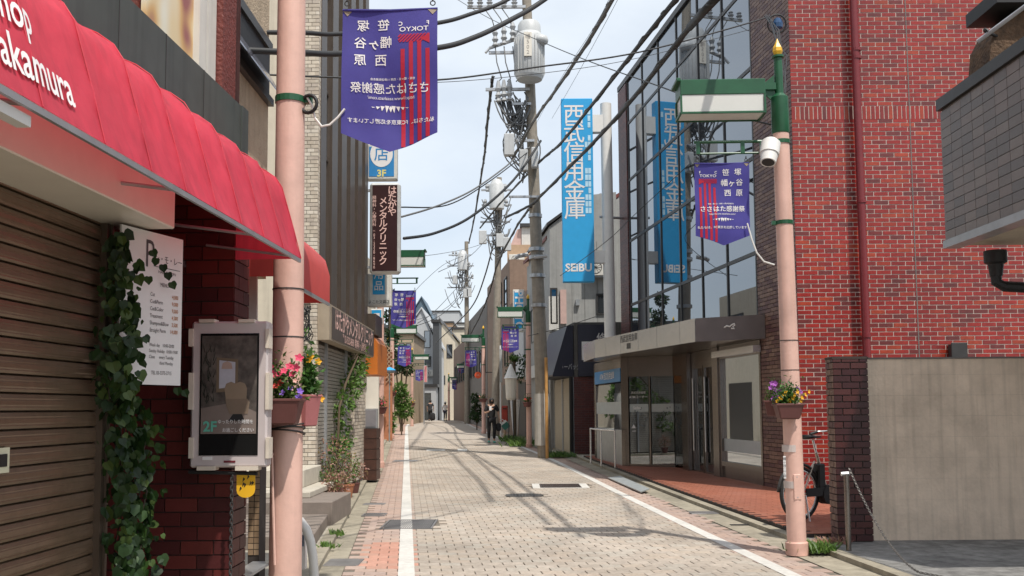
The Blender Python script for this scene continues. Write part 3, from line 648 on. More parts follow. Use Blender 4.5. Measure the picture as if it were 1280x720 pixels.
mb = MB(); mb.text('SEiBU', .30, fnS(a.x + wd * .5, b.z + ht * .075), bold=.03); mb.build('logotype', m_print, sgnb)
mb = MB()
for k in range(16):
    for j in range(2):
        if (k * 7 + j * 3) % 5 < (1 if j == 0 and k < 9 else 4) or k > 8 and j == 1:
            x = a.x + wd * (.74 + j * .1); z = a.z - ht * (.06 + k * .036); mb.add([(x, ycs, z), (x + wd * .085, ycs, z), (x + wd * .085, ycs, z - ht * .03), (x, ycs, z - ht * .03)], [(0, 1, 2, 3)])
mb.build('window_pattern', mat('pale_blue_print', (.45, .68, .82), .5), sgnb)

# ------------------------------------------------------------------ right foreground: pillar, beige wall, tiled overhang
PX0, PX1, PY0 = 3.42, 3.80, 10.25
gp = thing('gate_pillar', 'dark brown brick gate pillar at the end of the beige wall', 'pillar', (3.6, 10.4, .05)); H = W(1050, 449, 10.3).z
mb = MB(); mb.box(PX0 + .012, PX1 - .012, PY0 + .012, 10.48, .04, H - .012); mb.build('core', m_mortard, gp)
PF = Fr((PX0, PY0), (1, 0)); PF.n = Vector((0, -1, 0))
pieces(gp, PF, 0, PX1 - PX0, .05, H, .19, .07, .011, -.02, .0, m_pillarbrick, name='brick', singles=40, jit=.001, seed=2)
PS = Fr((PX0, PY0), (0, 1)); PS.n = Vector((-1, 0, 0))
pieces(gp, PS, 0, .24, .05, H, .12, .07, .011, -.02, .0, m_brownbrick, name='brick', singles=40, jit=.001, seed=4, kindname='side_brickwork')
mb = MB(); mb.box(PX0 - .004, PX1 + .004, PY0 - .004, 10.495, H, H + .02); mb.build('cap', m_mortard, gp)
bw = thing('beige_wall', 'stained beige rendered block wall behind the driveway', 'wall', (5.5, 10.4, .05))
BWF = Fr((PX1, 10.36), (1, 0)); BWF.n = Vector((0, -1, 0))
mb = MB(); mb.fb(BWF, .0, 4.2, -.15, -.006, .0, H - .02); mb.build('core', m_mortarg, bw)
for r in range(9):
    h0 = .03 + r * .222
    if h0 > H - .1: break
    x = -.0 - (.2 if r % 2 else 0)
    while x < 4.2:
        mb = MB(); a0, a1 = max(x, 0), min(x + .4, 4.2)
        if a1 - a0 > .02: mb.fb(BWF, a0 + .0005, a1 - .0005, -.01, random.Random(r * 97 + int(x * 50)).uniform(-.0012, .0012), h0 + .0005, min(h0 + .222, H) - .0005); mb.build('block', m_bwall, bw)
        x += .4
mb = MB(); mb.fb(BWF, -.0, 4.2, -.16, .012, H, H + .018); mb.build('coping', m_mortarg, bw)
# bollard and chain
bp = G(1061, 688, .05); mb = MB(); bo = thing('bollard', 'thin steel post in front of the dark brick pillar', 'bollard', (bp.x, bp.y, .046))
mb.cyl((bp.x, bp.y, .046), (bp.x, bp.y, .80), .026, n=16); mb.build('post', m_steelbrown, bo, smooth=True, autosm=True); mb = MB(); mb.cyl((bp.x - .05, bp.y, .80), (bp.x + .03, bp.y, .805), .022); mb.build('hook', m_steel, bo)
def chain(pts, lr, wr, mb):
    tot = 0; pts = [Vector(p) for p in pts]
    seg = [0]
    for a, b in zip(pts, pts[1:]): seg.append(seg[-1] + (b - a).length)
    n = int(seg[-1] / (lr * 1.45)); 
    def at(d):
        for i in range(len(pts) - 1):
            if d <= seg[i + 1]: return pts[i].lerp(pts[i + 1], (d - seg[i]) / max(1e-6, seg[i + 1] - seg[i])), (pts[i + 1] - pts[i]).normalized()
        return pts[-1], (pts[-1] - pts[-2]).normalized()
    for k in range(n):
        c, d = at((k + .5) * seg[-1] / n); s1 = d.orthogonal().normalized(); s2 = d.cross(s1); s = s1 if k % 2 else s2
        mb.tube([c + d * lr * math.cos(t) + s * lr * .55 * math.sin(t) for t in [i * math.pi / 4 for i in range(9)]], wr, 5)
e1 = W(1150, 722, 8.2); pts = []
for i in range(25):
    t = i / 24; q = Vector((bp.x + .03, bp.y, .78)).lerp(Vector((e1.x, 8.2, .10)), t); q.z = .78 * (1 - t) ** 1.7 + .075; pts.append(q)
pts += [Vector((e1.x + .3, 7.6, .07))]
mb = MB(); chain(pts, .017, .0036, mb); tag(mb.build('chain', mat('dull_chain', (.16, .15, .14), .5, metal=.6)), 'steel chain sagging from the thin post across the driveway', 'chain')
# grey tiled building overhanging on the right
tb = thing('tiled_building', 'upper storey clad in grey-brown tiles jutting in at the right edge', 'building', (7, 7, 0))
TF = Fr((4.57, 10.0), (0, -1)); TF.n = Vector((-1, 0, 0)); TZ0, TZ1 = 3.14, 4.70
mb = MB(); mb.box(4.585, 8.0, 7.2, 9.985, TZ0 + .02, TZ1 - .02); mb.build('body', m_mortarg, tb)
pieces(tb, TF, 0, 2.8, TZ0 + .06, TZ1 - .1, .228, .0985, .006, -.02, .0, m_greytile, name='wall_tile', singles=260, score=lambda a, h: -a, half=0.0, jit=.0008, seed=6)
mb = MB(); mb.fb(TF, -.03, 2.8, -.2, .03, TZ1 - .10, TZ1 + .02); mb.build('roof_edge', m_dark, tb)
mb = MB(); mb.fb(TF, -.02, 2.8, -.15, .02, TZ0 - .02, TZ0 + .06); mb.build('lower_edge', m_galv, tb)
mb = MB(); mb.box(4.75, 8.0, 7.25, 9.9, TZ0 - .005, TZ0 + .02); mb.build('soffit', mat('soffit_panel', (.42, .37, .29), .8), tb)
mb = MB(); mb.box(7.6, 7.99, 7.25, 9.9, .0, TZ0 - .006); mb.build('rear_support', m_mortarg, tb)
a = W(1244, 316, 9.7); mb = MB(); mb.lathe(a + Vector((0, 0, -.12)), [(.06, -.12), (.075, .0), (.11, .02), (.11, .14)], 14); mb.tube([a + Vector((0, 0, -.2)), a + Vector((0, 0, -.30)), a + Vector((.07, 0, -.345)), a + Vector((1.6, .1, -.42))], .055, 10)
mb.build('gutter_outlet', m_black, tb, smooth=True, autosm=True)
# brown mossy stack and pipe behind it
mb = MB(); q = [W(1237, 80, 9.4), W(1239, 50, 9.4), W(1250, 28, 9.4), W(1275, 12, 9.4), W(1330, 0, 9.4), W(1330, 95, 9.4)]
mb.prism(q, (0, .45, 0)); bs = thing('weathered_wall', 'weathered brown brick wall rising behind the grey tiled building', 'wall', (q[0].x + .5, 9.5, 4.7)); mb.build('wall_body', mat('weathered_brick', (.095, .055, .03), .9, var=.6, scale=9, bump=1, bscale=30), bs)
mb = MB(); mb.tube([W(1222, 52, 9.35), W(1284, 6, 9.0), W(1330, -30, 8.7)], .022); o = mb.build('slanted_pipe', m_galv, bs); mb = MB(); c = W(1234, 40, 9.3); mb.torus(c, (.7, -.3, .6), .036, .015, 14, 6); mb.tube([c, c + Vector((.16, .12, -.0))], .016); mb.build('pipe_clamp', m_black, bs)
mb = MB(); a = W(1243, 3, 9.3); mb.box(a.x, a.x + 2, 9.25, 9.9, a.z - .02, a.z + .12); mb.build('eaves', m_black, bs)

# ------------------------------------------------------------------ left foreground: the salon
FA = Fr((-2.216, 0), (.046, 1))
salon = thing('salon_building', 'salon with brown roller shutter, white lintel and red vinyl awning', 'building', (-4, 3, 0))
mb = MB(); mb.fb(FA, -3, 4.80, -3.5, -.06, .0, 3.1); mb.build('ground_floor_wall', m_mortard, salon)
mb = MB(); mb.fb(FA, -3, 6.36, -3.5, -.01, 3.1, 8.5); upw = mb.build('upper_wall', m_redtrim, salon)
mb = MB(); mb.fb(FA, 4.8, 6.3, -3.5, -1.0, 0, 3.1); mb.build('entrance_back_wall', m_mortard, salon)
# shutter
prof = [(-.014, 0), (.006, .003), (.0105, .014), (.0095, .019), (.0115, .025), (.0115, .042), (.0095, .047), (.0105, .052), (.004, .068), (-.014, .0735)]
sh = MB(); sh.fb(FA, -3, 4.62, -.05, -.02, .04, 2.5); shut = sh.build('shutter', m_dark, salon)
proto = None
for k in range(32):
    if proto is None:
        mb = MB(); vs = []
        for a in (-3, 4.62):
            for b, h in prof: vs.append(FA.p(a, b, h + .05))
        mb.add(vs, [(i, i + 1, 11 + i, 10 + i) for i in range(9)]); proto = o = mb.build('slat', m_slat, shut)
    else: o = proto.copy(); COL.objects.link(o); o.parent = shut; o.location = (0, 0, k * .075)
mb = MB(); mb.fb(FA, 4.62, 4.70, -.05, .04, .05, 2.40); mb.fb(FA, 4.655, 4.665, .04, .05, .05, 2.40); mb.build('guide_rail', m_rail, salon)
mb = MB(); c = FA.p(3.72, .02, 1.29); mb.fb(FA, 3.66, 3.88, .014, .02, 1.23, 1.33); mb.build('lock_plate', mat('cream_plate', (.6, .58, .42), .5), shut)
mb = MB(); mb.fb(FA, 3.74, 3.86, .02, .023, 1.255, 1.305); mb.build('lock_slot', m_black, shut)
# white lintel box
mb = MB(); mb.fb(FA, -3, 4.80, -.05, .30, 2.385, 2.95); mb.build('lintel_box', m_lintel, salon, bevel=.006)
# awning
rib = [-3 + .4 * k for k in range(8)] + [.2, .6, 1.0, 1.4, 1.8, 2.2, 2.6, 3.0, 3.42, 3.82, 4.18, 4.56, 4.92, 5.3, 5.68, 6.08]
prof = [(.0, 3.12), (.13, 3.09), (.26, 3.05), (.36, 3.005), (.43, 2.955), (.472, 2.89), (.498, 2.80), (.524, 2.71), (.55, 2.62), (.575, 2.525), (.60, 2.43)]
mb = MB(); vs = []; aa = []
for r0, r1 in zip(rib, rib[1:]):
    for k in range(8): aa.append((r0 + (r1 - r0) * k / 8, k / 8, r0))
aa.append((6.08, 0, 6))
rnd = random.Random(8); ph = {r: rnd.uniform(.6, 1.3) for r in rib}
for a, t, r0 in aa:
    sag = (4 * t * (1 - t)) * .034 * ph.get(r0, 1)
    for i, (b, h) in enumerate(prof):
        w_ = math.sin(i / 10 * math.pi) ** .7 if i < 10 else 0
        wr = (.0035 * math.sin(a * 31 + i * 1.9) + .003 * math.sin(a * 57 - i * 2.7 + 3 * math.sin(a * 9))) * w_
        vs.append(FA.p(a, b - sag * .75 * w_ + wr, h - sag * .8 * w_ + wr))
np_ = len(prof)
mb.add(vs, [(i * np_ + j, i * np_ + j + 1, (i + 1) * np_ + j + 1, (i + 1) * np_ + j) for i in range(len(aa) - 1) for j in range(np_ - 1)])
k0 = (len(aa) - 1) * np_; nv = len(vs)
mb.add([vs[k0 + j] for j in range(np_)] + [FA.p(6.08, 0, 2.43)], [tuple(range(np_ + 1))])
awn = mb.build('awning', m_vinyl, salon, smooth=True, autosm=True)
mb = MB(); mb.fb(FA, -3, 6.08, .585, .60, 2.405, 2.428); mb.build('front_bar', m_galv, awn)
for a in (1.8, 3.0, 4.2, 5.3, 6.04):
    mb = MB(); mb.tube([FA.p(a, 0, 2.52), FA.p(a, .57, 2.44)], .009, 6); mb.tube([FA.p(a, 0, 2.98), FA.p(a, .22, 2.93), FA.p(a, .38, 2.80), FA.p(a, .46, 2.64), FA.p(a, .555, 2.44)], .009, 6); mb.build('frame_rib', m_galv, awn)
for r_ in rib[8:]:
    mb = MB(); mb.tube([FA.p(min(r_, 6.076), b + .002, h + .002) for b, h in prof], .0028, 5); mb.build("seam", m_vinyl, awn)
mb = MB(); fnW = lambda x, y: FA.p(2.80 + x, .612, 2.565 + y + .0)
def cloth_b(a, h):
    r0 = max(r for r in rib if r <= a); r1 = min(r for r in rib if r > a); t = (a - r0) / (r1 - r0); sag = 4 * t * (1 - t) * .034 * ph.get(r0, 1); hh = h
    for i in range(10):
        h0, h1 = prof[i][1], prof[i + 1][1]
        if h1 <= hh <= h0: u = (h0 - hh) / (h0 - h1); k = i + u; b = prof[i][0] + (prof[i + 1][0] - prof[i][0]) * u; return b - sag * .75 * max(0, math.sin(k / 10 * math.pi)) ** .7 + .008
    return .61
def slant(a, h): return lambda x, y: FA.p(a + x + y * .12, cloth_b(a + x + y * .12, h + y), h + y)
mb.text('Wakamura', .185, slant(3.255, 2.565), 'RIGHT', bold=.012, sx=.70); mb.text('Shop', .175, slant(3.06, 2.735), 'RIGHT', bold=.012, sx=.66); mb.build('lettering', m_print, awn)
mb = MB(); mb.fb(FA, -1, 2.98, .53, .575, 2.36, 2.395); mb.build('tube_light', m_white, awn)
# fascia, poster, posts
mb = MB(); mb.fb(FA, -3, 6.22, -.0, .15, 2.9, 3.48); mb.fb(FA, 6.232, 6.36, -.0, .155, 2.9, 3.485); fa = mb.build('fascia', m_fascia, salon)
mb = MB()
for a in (3.9, 4.45, 5.0, 5.55): mb.fb(FA, a, a + .006, .15, .153, 2.9, 3.48)
mb.build('seam', m_dark, fa, kind='stuff')
def postermat():
    m = bpy.data.materials.new('faded_poster'); m.use_nodes = True; t = m.node_tree; n = t.nodes; l = t.links.new; b = n['Principled BSDF']; b.inputs['Roughness'].default_value = .4
    g = n.new('ShaderNodeNewGeometry'); no = n.new('ShaderNodeTexNoise'); no.inputs['Scale'].default_value = 2.6; no.inputs['Detail'].default_value = 1; l(g.outputs['Position'], no.inputs['Vector'])
    r = n.new('ShaderNodeValToRGB'); e = r.color_ramp.elements; e[0].position = .3; e[0].color = (.30, .10, .10, 1); e[1].position = .75; e[1].color = (.66, .72, .70, 1)
    for p, c in ((.40, (.62, .38, .16, 1)), (.48, (.72, .58, .36, 1)), (.56, (.74, .70, .58, 1))): x = e.new(p); x.color = c
    l(no.outputs[0], r.inputs[0]); l(r.outputs[0], b.inputs['Base Color']); return m
mb = MB(); mb.fb(FA, 5.02, 5.68, .0, .03, 3.5, 5.6); mb.build('poster', postermat(), salon)
for a0, a1 in ((5.68, 5.80), (5.82, 5.96)):
    mb = MB(); mb.fb(FA, a0, a1, .0, .07, 3.482, 7); mb.build('window_post', m_offwhite, salon)
mb = MB(); mb.fb(FA, 5.97, 6.22, .0, .11, 3.483, 8); mb.build('red_column', m_redtrim, salon)
mb = MB(); mb.cyl(FA.p(6.28, .06, 3.49), FA.p(6.28, .06, 8), .055, n=14); mb.build('downpipe', mat('mauve_pipe', (.16, .085, .085), .45), salon, smooth=True)
# brick pier facing the camera beside the entrance
SPY = 6.05
mb = MB(); mb.box(-3.3, -1.772, SPY + .012, SPY + .35, .04, 3.0); spier = mb.build('entrance_pier', m_mortard, salon)
SPF = Fr((-3.3, SPY), (1, 0)); SPF.n = Vector((0, -1, 0))
pieces(spier, SPF, 0, 1.54, .05, 3.0, .205, .088, .008, -.02, .0, m_salonbrick, singles=200, score=lambda a, h: a - abs(h - 1.0) * .2, jit=.0015, seed=21)
SPS = Fr((-1.76, SPY), (0, 1)); SPS.n = Vector((1, 0, 0))
pieces(spier, SPS, 0, .35, .05, 3.0, .205, .088, .008, -.02, .0, m_salonbrick, jit=.0015, seed=22, kindname='side_brickwork')
# menu board
A, B = W(152, 300, 4.58), W(229, 300, 5.02); A.z = B.z = 0
MF = Fr((A.x, A.y), (B.x - A.x, B.y - A.y), True); ML = (B - A).length; mz0, mz1 = W(229, 482, 5.02).z, W(229, 300, 5.02).z
menu = thing('menu_board', 'white menu board hanging beside the ivy under the awning', 'sign board', (A.x, A.y, mz0)); mb = MB()
mb.fb(MF, 0, ML, -.012, 0, mz0, mz1); mb.build('panel', mat('board_white', (.70, .68, .66), .35, var=.03), menu)
mb = MB(); T = lambda s, sz, a, h, al='LEFT', b=0, sx=.8: mb.text(s, sz, flat(MF, a, .002, h), al, b, sx=sx)
T('P', .20, ML * .36, mz1 - .12, sx=.7); T('ン・モ・レール', .045, ML * .52, mz1 - .13); T('HAIR SALON', .022, ML * .58, mz1 - .195, sx=1.1); T('MENU', .03, ML * .62, mz1 - .26)
for k, s in enumerate(('Cut', 'Cut&Perm', 'Cut&Color', 'Treatment', 'Shampoo&Blow', 'Straight Perm')): T(s, .028, ML * .46, mz1 - .315 - k * .036)
for k, s in enumerate(('Week day    10:00-20:00', 'Sunday Holiday  10:00-19:00', 'Close      every Tuesday', '               third Monday')): T(s, .024, ML * .46, mz0 + .20 - k * .03)
T('TEL 03-3375-2715', .026, ML * .5, mz0 + .06)
mb.fb(MF, ML * .5, ML * .95, .0015, .0025, mz1 - .172, mz1 - .169); mb.build('lettering', mat('charcoal_print', (.06, .055, .06), .6), menu)
mb = MB()
for k, s in enumerate(('4,000', '9,000', '9,000', '4,500', '3,500', '14,000')): T(s, .028, ML * .93, mz1 - .315 - k * .036, 'RIGHT', .01)
mb.build('prices', mat('orange_print', (.42, .16, .05), .6), menu)
mb = MB(); mb.fb(MF, .05, ML - .05, -.22, -.012, mz1 - .1, mz1 - .07); mb.fb(MF, .05, ML - .05, -.22, -.012, mz0 + .07, mz0 + .1); mb.build('bracket', m_dark, menu)
# ivy
ivy = thing('ivy', 'green ivy climbing between the brown shutter and the menu board', 'plant', (-1.95, 4.75, .05)); rnd = random.Random(5)
SH = [(0, .06), (.22, .0), (.42, .08), (.47, .32), (.46, .56), (.24, .76), (0, 1.0), (-.24, .76), (-.46, .56), (-.47, .32), (-.42, .08), (-.22, .0)]
def ivyleaf(mb, c, d, nr, s):
    d = Vector(d).normalized(); nr = Vector(nr); sd = d.cross(nr).normalized(); up = sd.cross(d); c = Vector(c)
    mb.add([c + sd * x * s + d * y * s + up * (.18 * abs(x) * s - .12 * y * y * s) for x, y in SH] + [c + d * s * .4 + up * -.03 * s], [(i, (i + 1) % 12, 12) for i in range(12)])
span = [(282, 150, 178), (300, 134, 160), (330, 126, 172), (380, 122, 176), (410, 120, 180), (450, 118, 176), (480, 120, 176), (500, 124, 190), (560, 128, 202), (620, 132, 202), (720, 130, 198), (800, 130, 200)]
protos = []
for k in range(4):
    mb = MB(); r2 = random.Random(k); ivyleaf(mb, (0, 0, 0), (r2.uniform(-.3, .3), r2.uniform(-.2, .2), -1), (r2.uniform(-.2, .4), -1, .35 + r2.uniform(-.2, .2)), 1.0); protos.append(mb)
pm = None; rest = MB(); stems = MB(); nleaf = 0; protoobs = []
po = parent_origin(ivy)
for k in range(820):
    py = 285 + 515 * rnd.random() ** .80; lo = interp(py, [(s[0], s[1]) for s in span]); hi = interp(py, [(s[0], s[2]) for s in span]); px = lo + 5 + (hi - lo - 10) * min(1.12, max(-.08, .5 + rnd.gauss(0, .30)))
    c = W(px, py, (4.52 if px < 150 else 4.48 + (px - 152) / 77 * .44) + rnd.uniform(-.05, .04) + (.12 if py > 490 else 0)); s = rnd.uniform(.024, .066) * (1.25 if rnd.random() < .15 else 1)
    if k % 4 == 0 and nleaf < 160:
        i = rnd.randrange(4)
        if len(protoobs) <= i or True:
            if i not in [p[0] for p in protoobs]: o = protos[i].build('leaf', m_leaf, None); protoobs.append((i, o))
            else: o = [p for p in protoobs if p[0] == i][0][1].copy(); COL.objects.link(o)
        o.parent = ivy; o.location = c - po; o.scale = (s, s, s); o.rotation_euler = (rnd.uniform(-.9, .7), rnd.uniform(-.9, .9), rnd.uniform(-1.2, 1.2)); nleaf += 1
    else: ivyleaf(rest, c, (rnd.uniform(-.9, .9), rnd.uniform(-.5, .5), -1), (rnd.uniform(-1.1, 1.3), -1, rnd.uniform(-.4, 1.3)), s)
for (px, py) in ((196, 322), (204, 330), (210, 340), (214, 352), (186, 345), (190, 312), (230, 487), (222, 484)): 
    c = W(px, py, 4.48 + (px - 152) / 77 * .44); ivyleaf(rest, c, (rnd.uniform(-.6, .6), 0, -1), (0, -1, .3), .045)
rest.build('foliage', m_leaf, ivy, kind='stuff')
for k in range(7):
    pts = []
    for j in range(9): py = 800 - j * 62; lo = interp(py, [(s[0], s[1]) for s in span]); hi = interp(py, [(s[0], s[2]) for s in span]); q = W(lo + (hi - lo) * (.2 + .6 * ((k * 37 + j * 13) % 10) / 10), py, 4.74); q.z = max(q.z, .05); pts.append(q)
    stems.tube(pts, .004, 5)
stems.build('stems', mat('dark_twig', (.03, .02, .012), .8), ivy, kind='stuff')
# digital sign
SY = 5.86; a, b = W(240, 402, SY), W(333, 584, SY); ds = thing('digital_sign', 'portrait display screen in a pale bezel bolted to the brick pier', 'screen', (a.x, SY, b.z))
mb = MB(); mb.box(a.x, b.x, SY, SY + .12, b.z, a.z); mb.build('housing', mat('pale_pink_plastic', (.52, .46, .45), .45, var=.04), ds, bevel=.012)
s0, s1 = W(251, 417, SY - .004), W(322, 569, SY - .004)
mb = MB(); mb.box(s0.x, s1.x, SY - .004, SY + .01, s1.z, s0.z); scr = mb.build('screen', mat('screen_black', (.012, .012, .012), .12, var=.02), ds)
q0, q1 = W(253, 420, SY - .006), W(320, 542, SY - .006); sx = lambda u: q0.x + (q1.x - q0.x) * u; sz = lambda v: q0.z + (q1.z - q0.z) * v; yy = SY - .0065
mb = MB(); mb.box(q0.x, q1.x, yy, SY, q1.z, q0.z); mb.build('picture', mat('room_picture', (.10, .085, .075), .3, var=.5, scale=18), scr)
def poly(nm, pts, m, off):
    mb = MB(); mb.add([(sx(u), yy - off, sz(v)) for u, v in pts], [tuple(range(len(pts)))]); mb.build(nm, m, scr)
poly('pictured_window', [(.27, .22), (.66, .24), (.66, .56), (.27, .58)], mat('pic_frame', (.16, .12, .08), .4), .001)
poly('pictured_glass', [(.32, .25), (.61, .27), (.61, .52), (.32, .54)], mat('pic_light', (.42, .42, .47), .4), .002)
poly('pictured_arch', [(.36, .34), (.38, .28), (.46, .26), (.54, .28), (.56, .34)], mat('pic_peach', (.40, .29, .24), .4), .003)
poly('pictured_floor', [(.0, .74), (.6, .68), (1, .78), (1, 1), (0, 1)], mat('pic_floor', (.20, .16, .14), .4), .001)
poly('pictured_chair_back', [(.42, .54), (.45, .49), (.54, .47), (.62, .49), (.70, .47), (.79, .49), (.83, .54), (.82, .66), (.45, .66)], mat('pic_chair', (.24, .18, .125), .5), .003); poly('pictured_chair_seat', [(.44, .645), (.84, .645), (.88, .68), (.85, .80), (.52, .80), (.46, .72)], mat('pic_chair_seat', (.19, .14, .10), .5), .0035); poly('pictured_chair_base', [(.58, .80), (.74, .80), (.80, .87), (.50, .87)], m_black, .0032)
mb = MB(); rnd = random.Random(2)
for k in range(40):
    u = rnd.uniform(.02, .22); v = rnd.uniform(.15, .7); mb.add([(sx(u), yy - .004, sz(v)), (sx(u + rnd.uniform(-.1, .1)), yy - .004, sz(v - .1)), (sx(u + .015), yy - .004, sz(v))], [(0, 1, 2)])
mb.build('pictured_plant', mat('pic_plant', (.015, .02, .012), .5), scr)
mb = MB(); mb.text('2F', .085, lambda x, y: Vector((sx(.17) + x, yy - .005, sz(.93) + y)), bold=.03); mb.build('floor_number', mat('pic_green', (.12, .42, .32), .5), scr)
mb = MB(); mb.text('ゆったりした時間を', .027, lambda x, y: Vector((sx(.63) + x, yy - .005, sz(.88) + y)), bold=.012, sx=.9); mb.text('お過ごしください', .027, lambda x, y: Vector((sx(.68) + x, yy - .005, sz(.965) + y)), bold=.012, sx=.9); mb.build('caption', mat('pic_white', (.7, .7, .7), .5), scr)
for (u0, v0, u1, v1) in ((249, 399, 268, 403), (298, 399, 318, 403), (236, 411, 241, 433), (236, 466, 241, 512), (236, 547, 241, 573), (332, 411, 336, 435), (332, 466, 336, 512), (332, 547, 336, 573), (246, 583, 268, 588), (294, 583, 322, 588)):
    p, q = W(u0, v0, SY - .01), W(u1, v1, SY - .01); mb = MB(); mb.box(p.x, q.x, SY - .012, SY + .08, q.z, p.z); mb.build('bumper', mat('cream_rubber', (.62, .55, .46), .6), ds)
mb = MB(); p = W(287, 577, SY - .002); mb.box(p.x - .035, p.x + .035, SY - .003, SY, p.z - .006, p.z + .006); mb.build('maker_plate', mat('dark_red_plate', (.15, .02, .03), .4), ds)
mb = MB(); p = W(259, 573, SY - .002); mb.box(p.x - .03, p.x + .03, SY - .003, SY, p.z - .01, p.z + .01); mb.build('rating_sticker', m_print, ds)
mb = MB(); mb.box(a.x + .06, b.x - .06, SY + .12, SY + .2, b.z + .1, b.z + .16); mb.box(a.x + .06, a.x + .2, SY + .12, SY + .2, a.z - .2, a.z - .1); mb.build('wall_mount', m_dark, ds)
mb = MB(); mb.tube([W(236, 590, SY + .03), W(322, 592, SY + .03)], .012, 6); mb.build('lower_bar', m_black, ds)
p = W(290, 592, SY + .03); mb = MB(); chain([p, Vector((p.x, p.y, .06))], .017, .0042, mb); tag(mb.build('hanging_chain', m_dark), 'dark chain hanging below the display screen to the ground', 'chain')
p = W(308, 592, SY + .04); mb = MB(); mb.prism([(p.x + .056 * math.cos(t) * 1.0, SY + .03, p.z - .10 + .045 * math.sin(t)) for t in [math.pi + i * math.pi / 8 for i in range(9)]] + [(p.x + .056, SY + .03, p.z), (p.x - .056, SY + .03, p.z)], (0, .006, 0)); yp = thing('yellow_tag', 'yellow rounded plate hanging under the display screen', 'tag', (p.x, SY, p.z - .15)); mb.build('plate', m_yellow, yp)
mb = MB(); rnd = random.Random(3)
for k in range(7):
    x, z = p.x + rnd.uniform(-.04, .035), p.z - rnd.uniform(.03, .12); mb.add([(x, SY + .028, z), (x + .016, SY + .028, z + .018), (x + .006, SY + .028, z + .03)], [(0, 1, 2)])
mb.build('markings', m_black, yp)

# ------------------------------------------------------------------ left: stucco house, clinic, shops up the street
FB = Fr((-2.12, 6.42), (.0, 1)); FB.n = Vector((1, 0, 0))
stu = thing('stucco_house', 'beige stucco house with a dark slot window behind the pink pole', 'building', (-4, 7.5, 0))
mb = MB(); mb.box(-6, -2.12, 6.425, 8.22, 2.6, 9.5); mb.build('upper_wall', m_stucco, stu)
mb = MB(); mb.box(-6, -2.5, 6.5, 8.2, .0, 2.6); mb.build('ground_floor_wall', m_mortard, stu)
mb = MB(); mb.fb(FB, .0, 1.8, .0, .035, 4.60, 4.68); mb.fb(FB, .0, 1.8, .0, .05, 4.12, 4.18); wf = mb.build('window', m_dark, stu)
mb = MB(); mb.fb(FB, .01, 1.79, -.0, .012, 4.18, 4.60); mb.build('dark_pane', m_black, wf)
mb = MB(); p = [FB.p(.02, .03, 4.36), FB.p(1.75, .03, 4.36), FB.p(1.75, .16, 4.14), FB.p(.02, .16, 4.14)]; mb.prism(p, (0, 0, .016)); mb.build('tilted_pane', mat('violet_glass', (.25, .25, .30), .12, metal=.6), wf)
# salmon awning of the same house
mb = MB(); pr = [(.0, 2.98), (.2, 2.96), (.36, 2.90), (.46, 2.80), (.50, 2.66), (.50, 2.42)]
vs = []; na = 14
for i in range(na + 1):
    a = .35 + 1.72 * i / na
    for b, h in pr: vs.append(FB.p(a, b, h))
mb.add(vs, [(i * 6 + j, i * 6 + j + 1, (i + 1) * 6 + j + 1, (i + 1) * 6 + j) for i in range(na) for j in range(5)])
for k in (0, na): mb.add([vs[k * 6 + j] for j in range(6)] + [FB.p(.35 + 1.72 * k / na, 0, 2.42)], [tuple(range(7))])
aw2 = mb.build('awning', m_salmon, stu, smooth=True, autosm=True)
mb = MB(); mb.fb(FB, .35, 2.07, .488, .502, 2.39, 2.418); mb.build('front_bar', m_galv, aw2)
# leaning boards under it
bd = thing('white_board', 'tapered white board with a tan edge mounted behind the display screen', 'board', (-1.95, 7.1, 1.2)); mb = MB()
mb.prism([W(303, 402, 7.2), W(321, 402, 7.2), W(321, 318, 7.2), W(313, 318, 7.2)], (0, .03, 0)); mb.prism([W(303, 560, 7.2), W(321, 560, 7.2), W(321, 402.2, 7.2), W(303, 402.2, 7.2)], (0, .03, 0)); mb.build('face', mat('board_offwhite', (.6, .56, .52), .6), bd)
mb = MB(); mb.prism([W(296, 402, 7.17), W(303.5, 402, 7.17), W(313, 318, 7.17), W(303, 318, 7.17)], (0, .03, 0)); mb.build('tan_edge', mat('tan_wood', (.32, .15, .04), .6), bd)
# tile post, step and planter at its foot
tp = thing('tiled_post', 'narrow buff tiled post beside the dark brick pier', 'post', (-2.1, 8.0, .05)); x0, x1 = W(311, 600, 7.9).x, W(325, 600, 7.9).x
mb = MB(); mb.box(x0, x1, 7.9, 8.1, .04, 1.2); mb.build('core', m_mortard, tp); f = Fr((x0, 7.9), (1, 0)); f.n = Vector((0, -1, 0)); pieces(tp, f, 0, x1 - x0, .3, 1.2, .048, .048, .006, -.005, .006, palette('buff_tile', [(.33, .22, .13), (.38, .26, .16), (.30, .2, .12)], .5, .05), name='post_tile', half=0, singles=20)
st = thing('entrance_step', 'dark stone step in the shaded entrance beside the chain', 'step', (-2.0, 7.2, .05)); mb = MB(); mb.box(-2.6, x1 - .02, 7.0, 7.85, .04, .24); mb.build('tread', mat('dark_stone', (.12, .11, .10), .6, var=.2), st, bevel=.01)
mb = MB(); mb.prism([(-2.1, 6.98, .24), (-1.95, 6.98, .24), (-1.95, 7.85, .24), (-2.1, 7.85, .24)], (0, 0, .02)); mb.build('nosing', m_galv, st)
pl = thing('forecourt_tiles', 'strip of red-brown paving tiles at the foot of the pink pole', 'paving', (-1.6, 6.5, .05)); f = Fr((-2.4, 6.3, .0), (1, 0)); f.n = Vector((0, 0, 1))
for i in range(9):
    for j in range(9):
        x = -2.35 + i * .152; y = 6.1 + j * .102
        if x + .146 < XKL(y) - .15:
            t = MB(); t.box(x, x + .146, y, y + .096, .046, .058); t.build('tile', m_terr, pl)
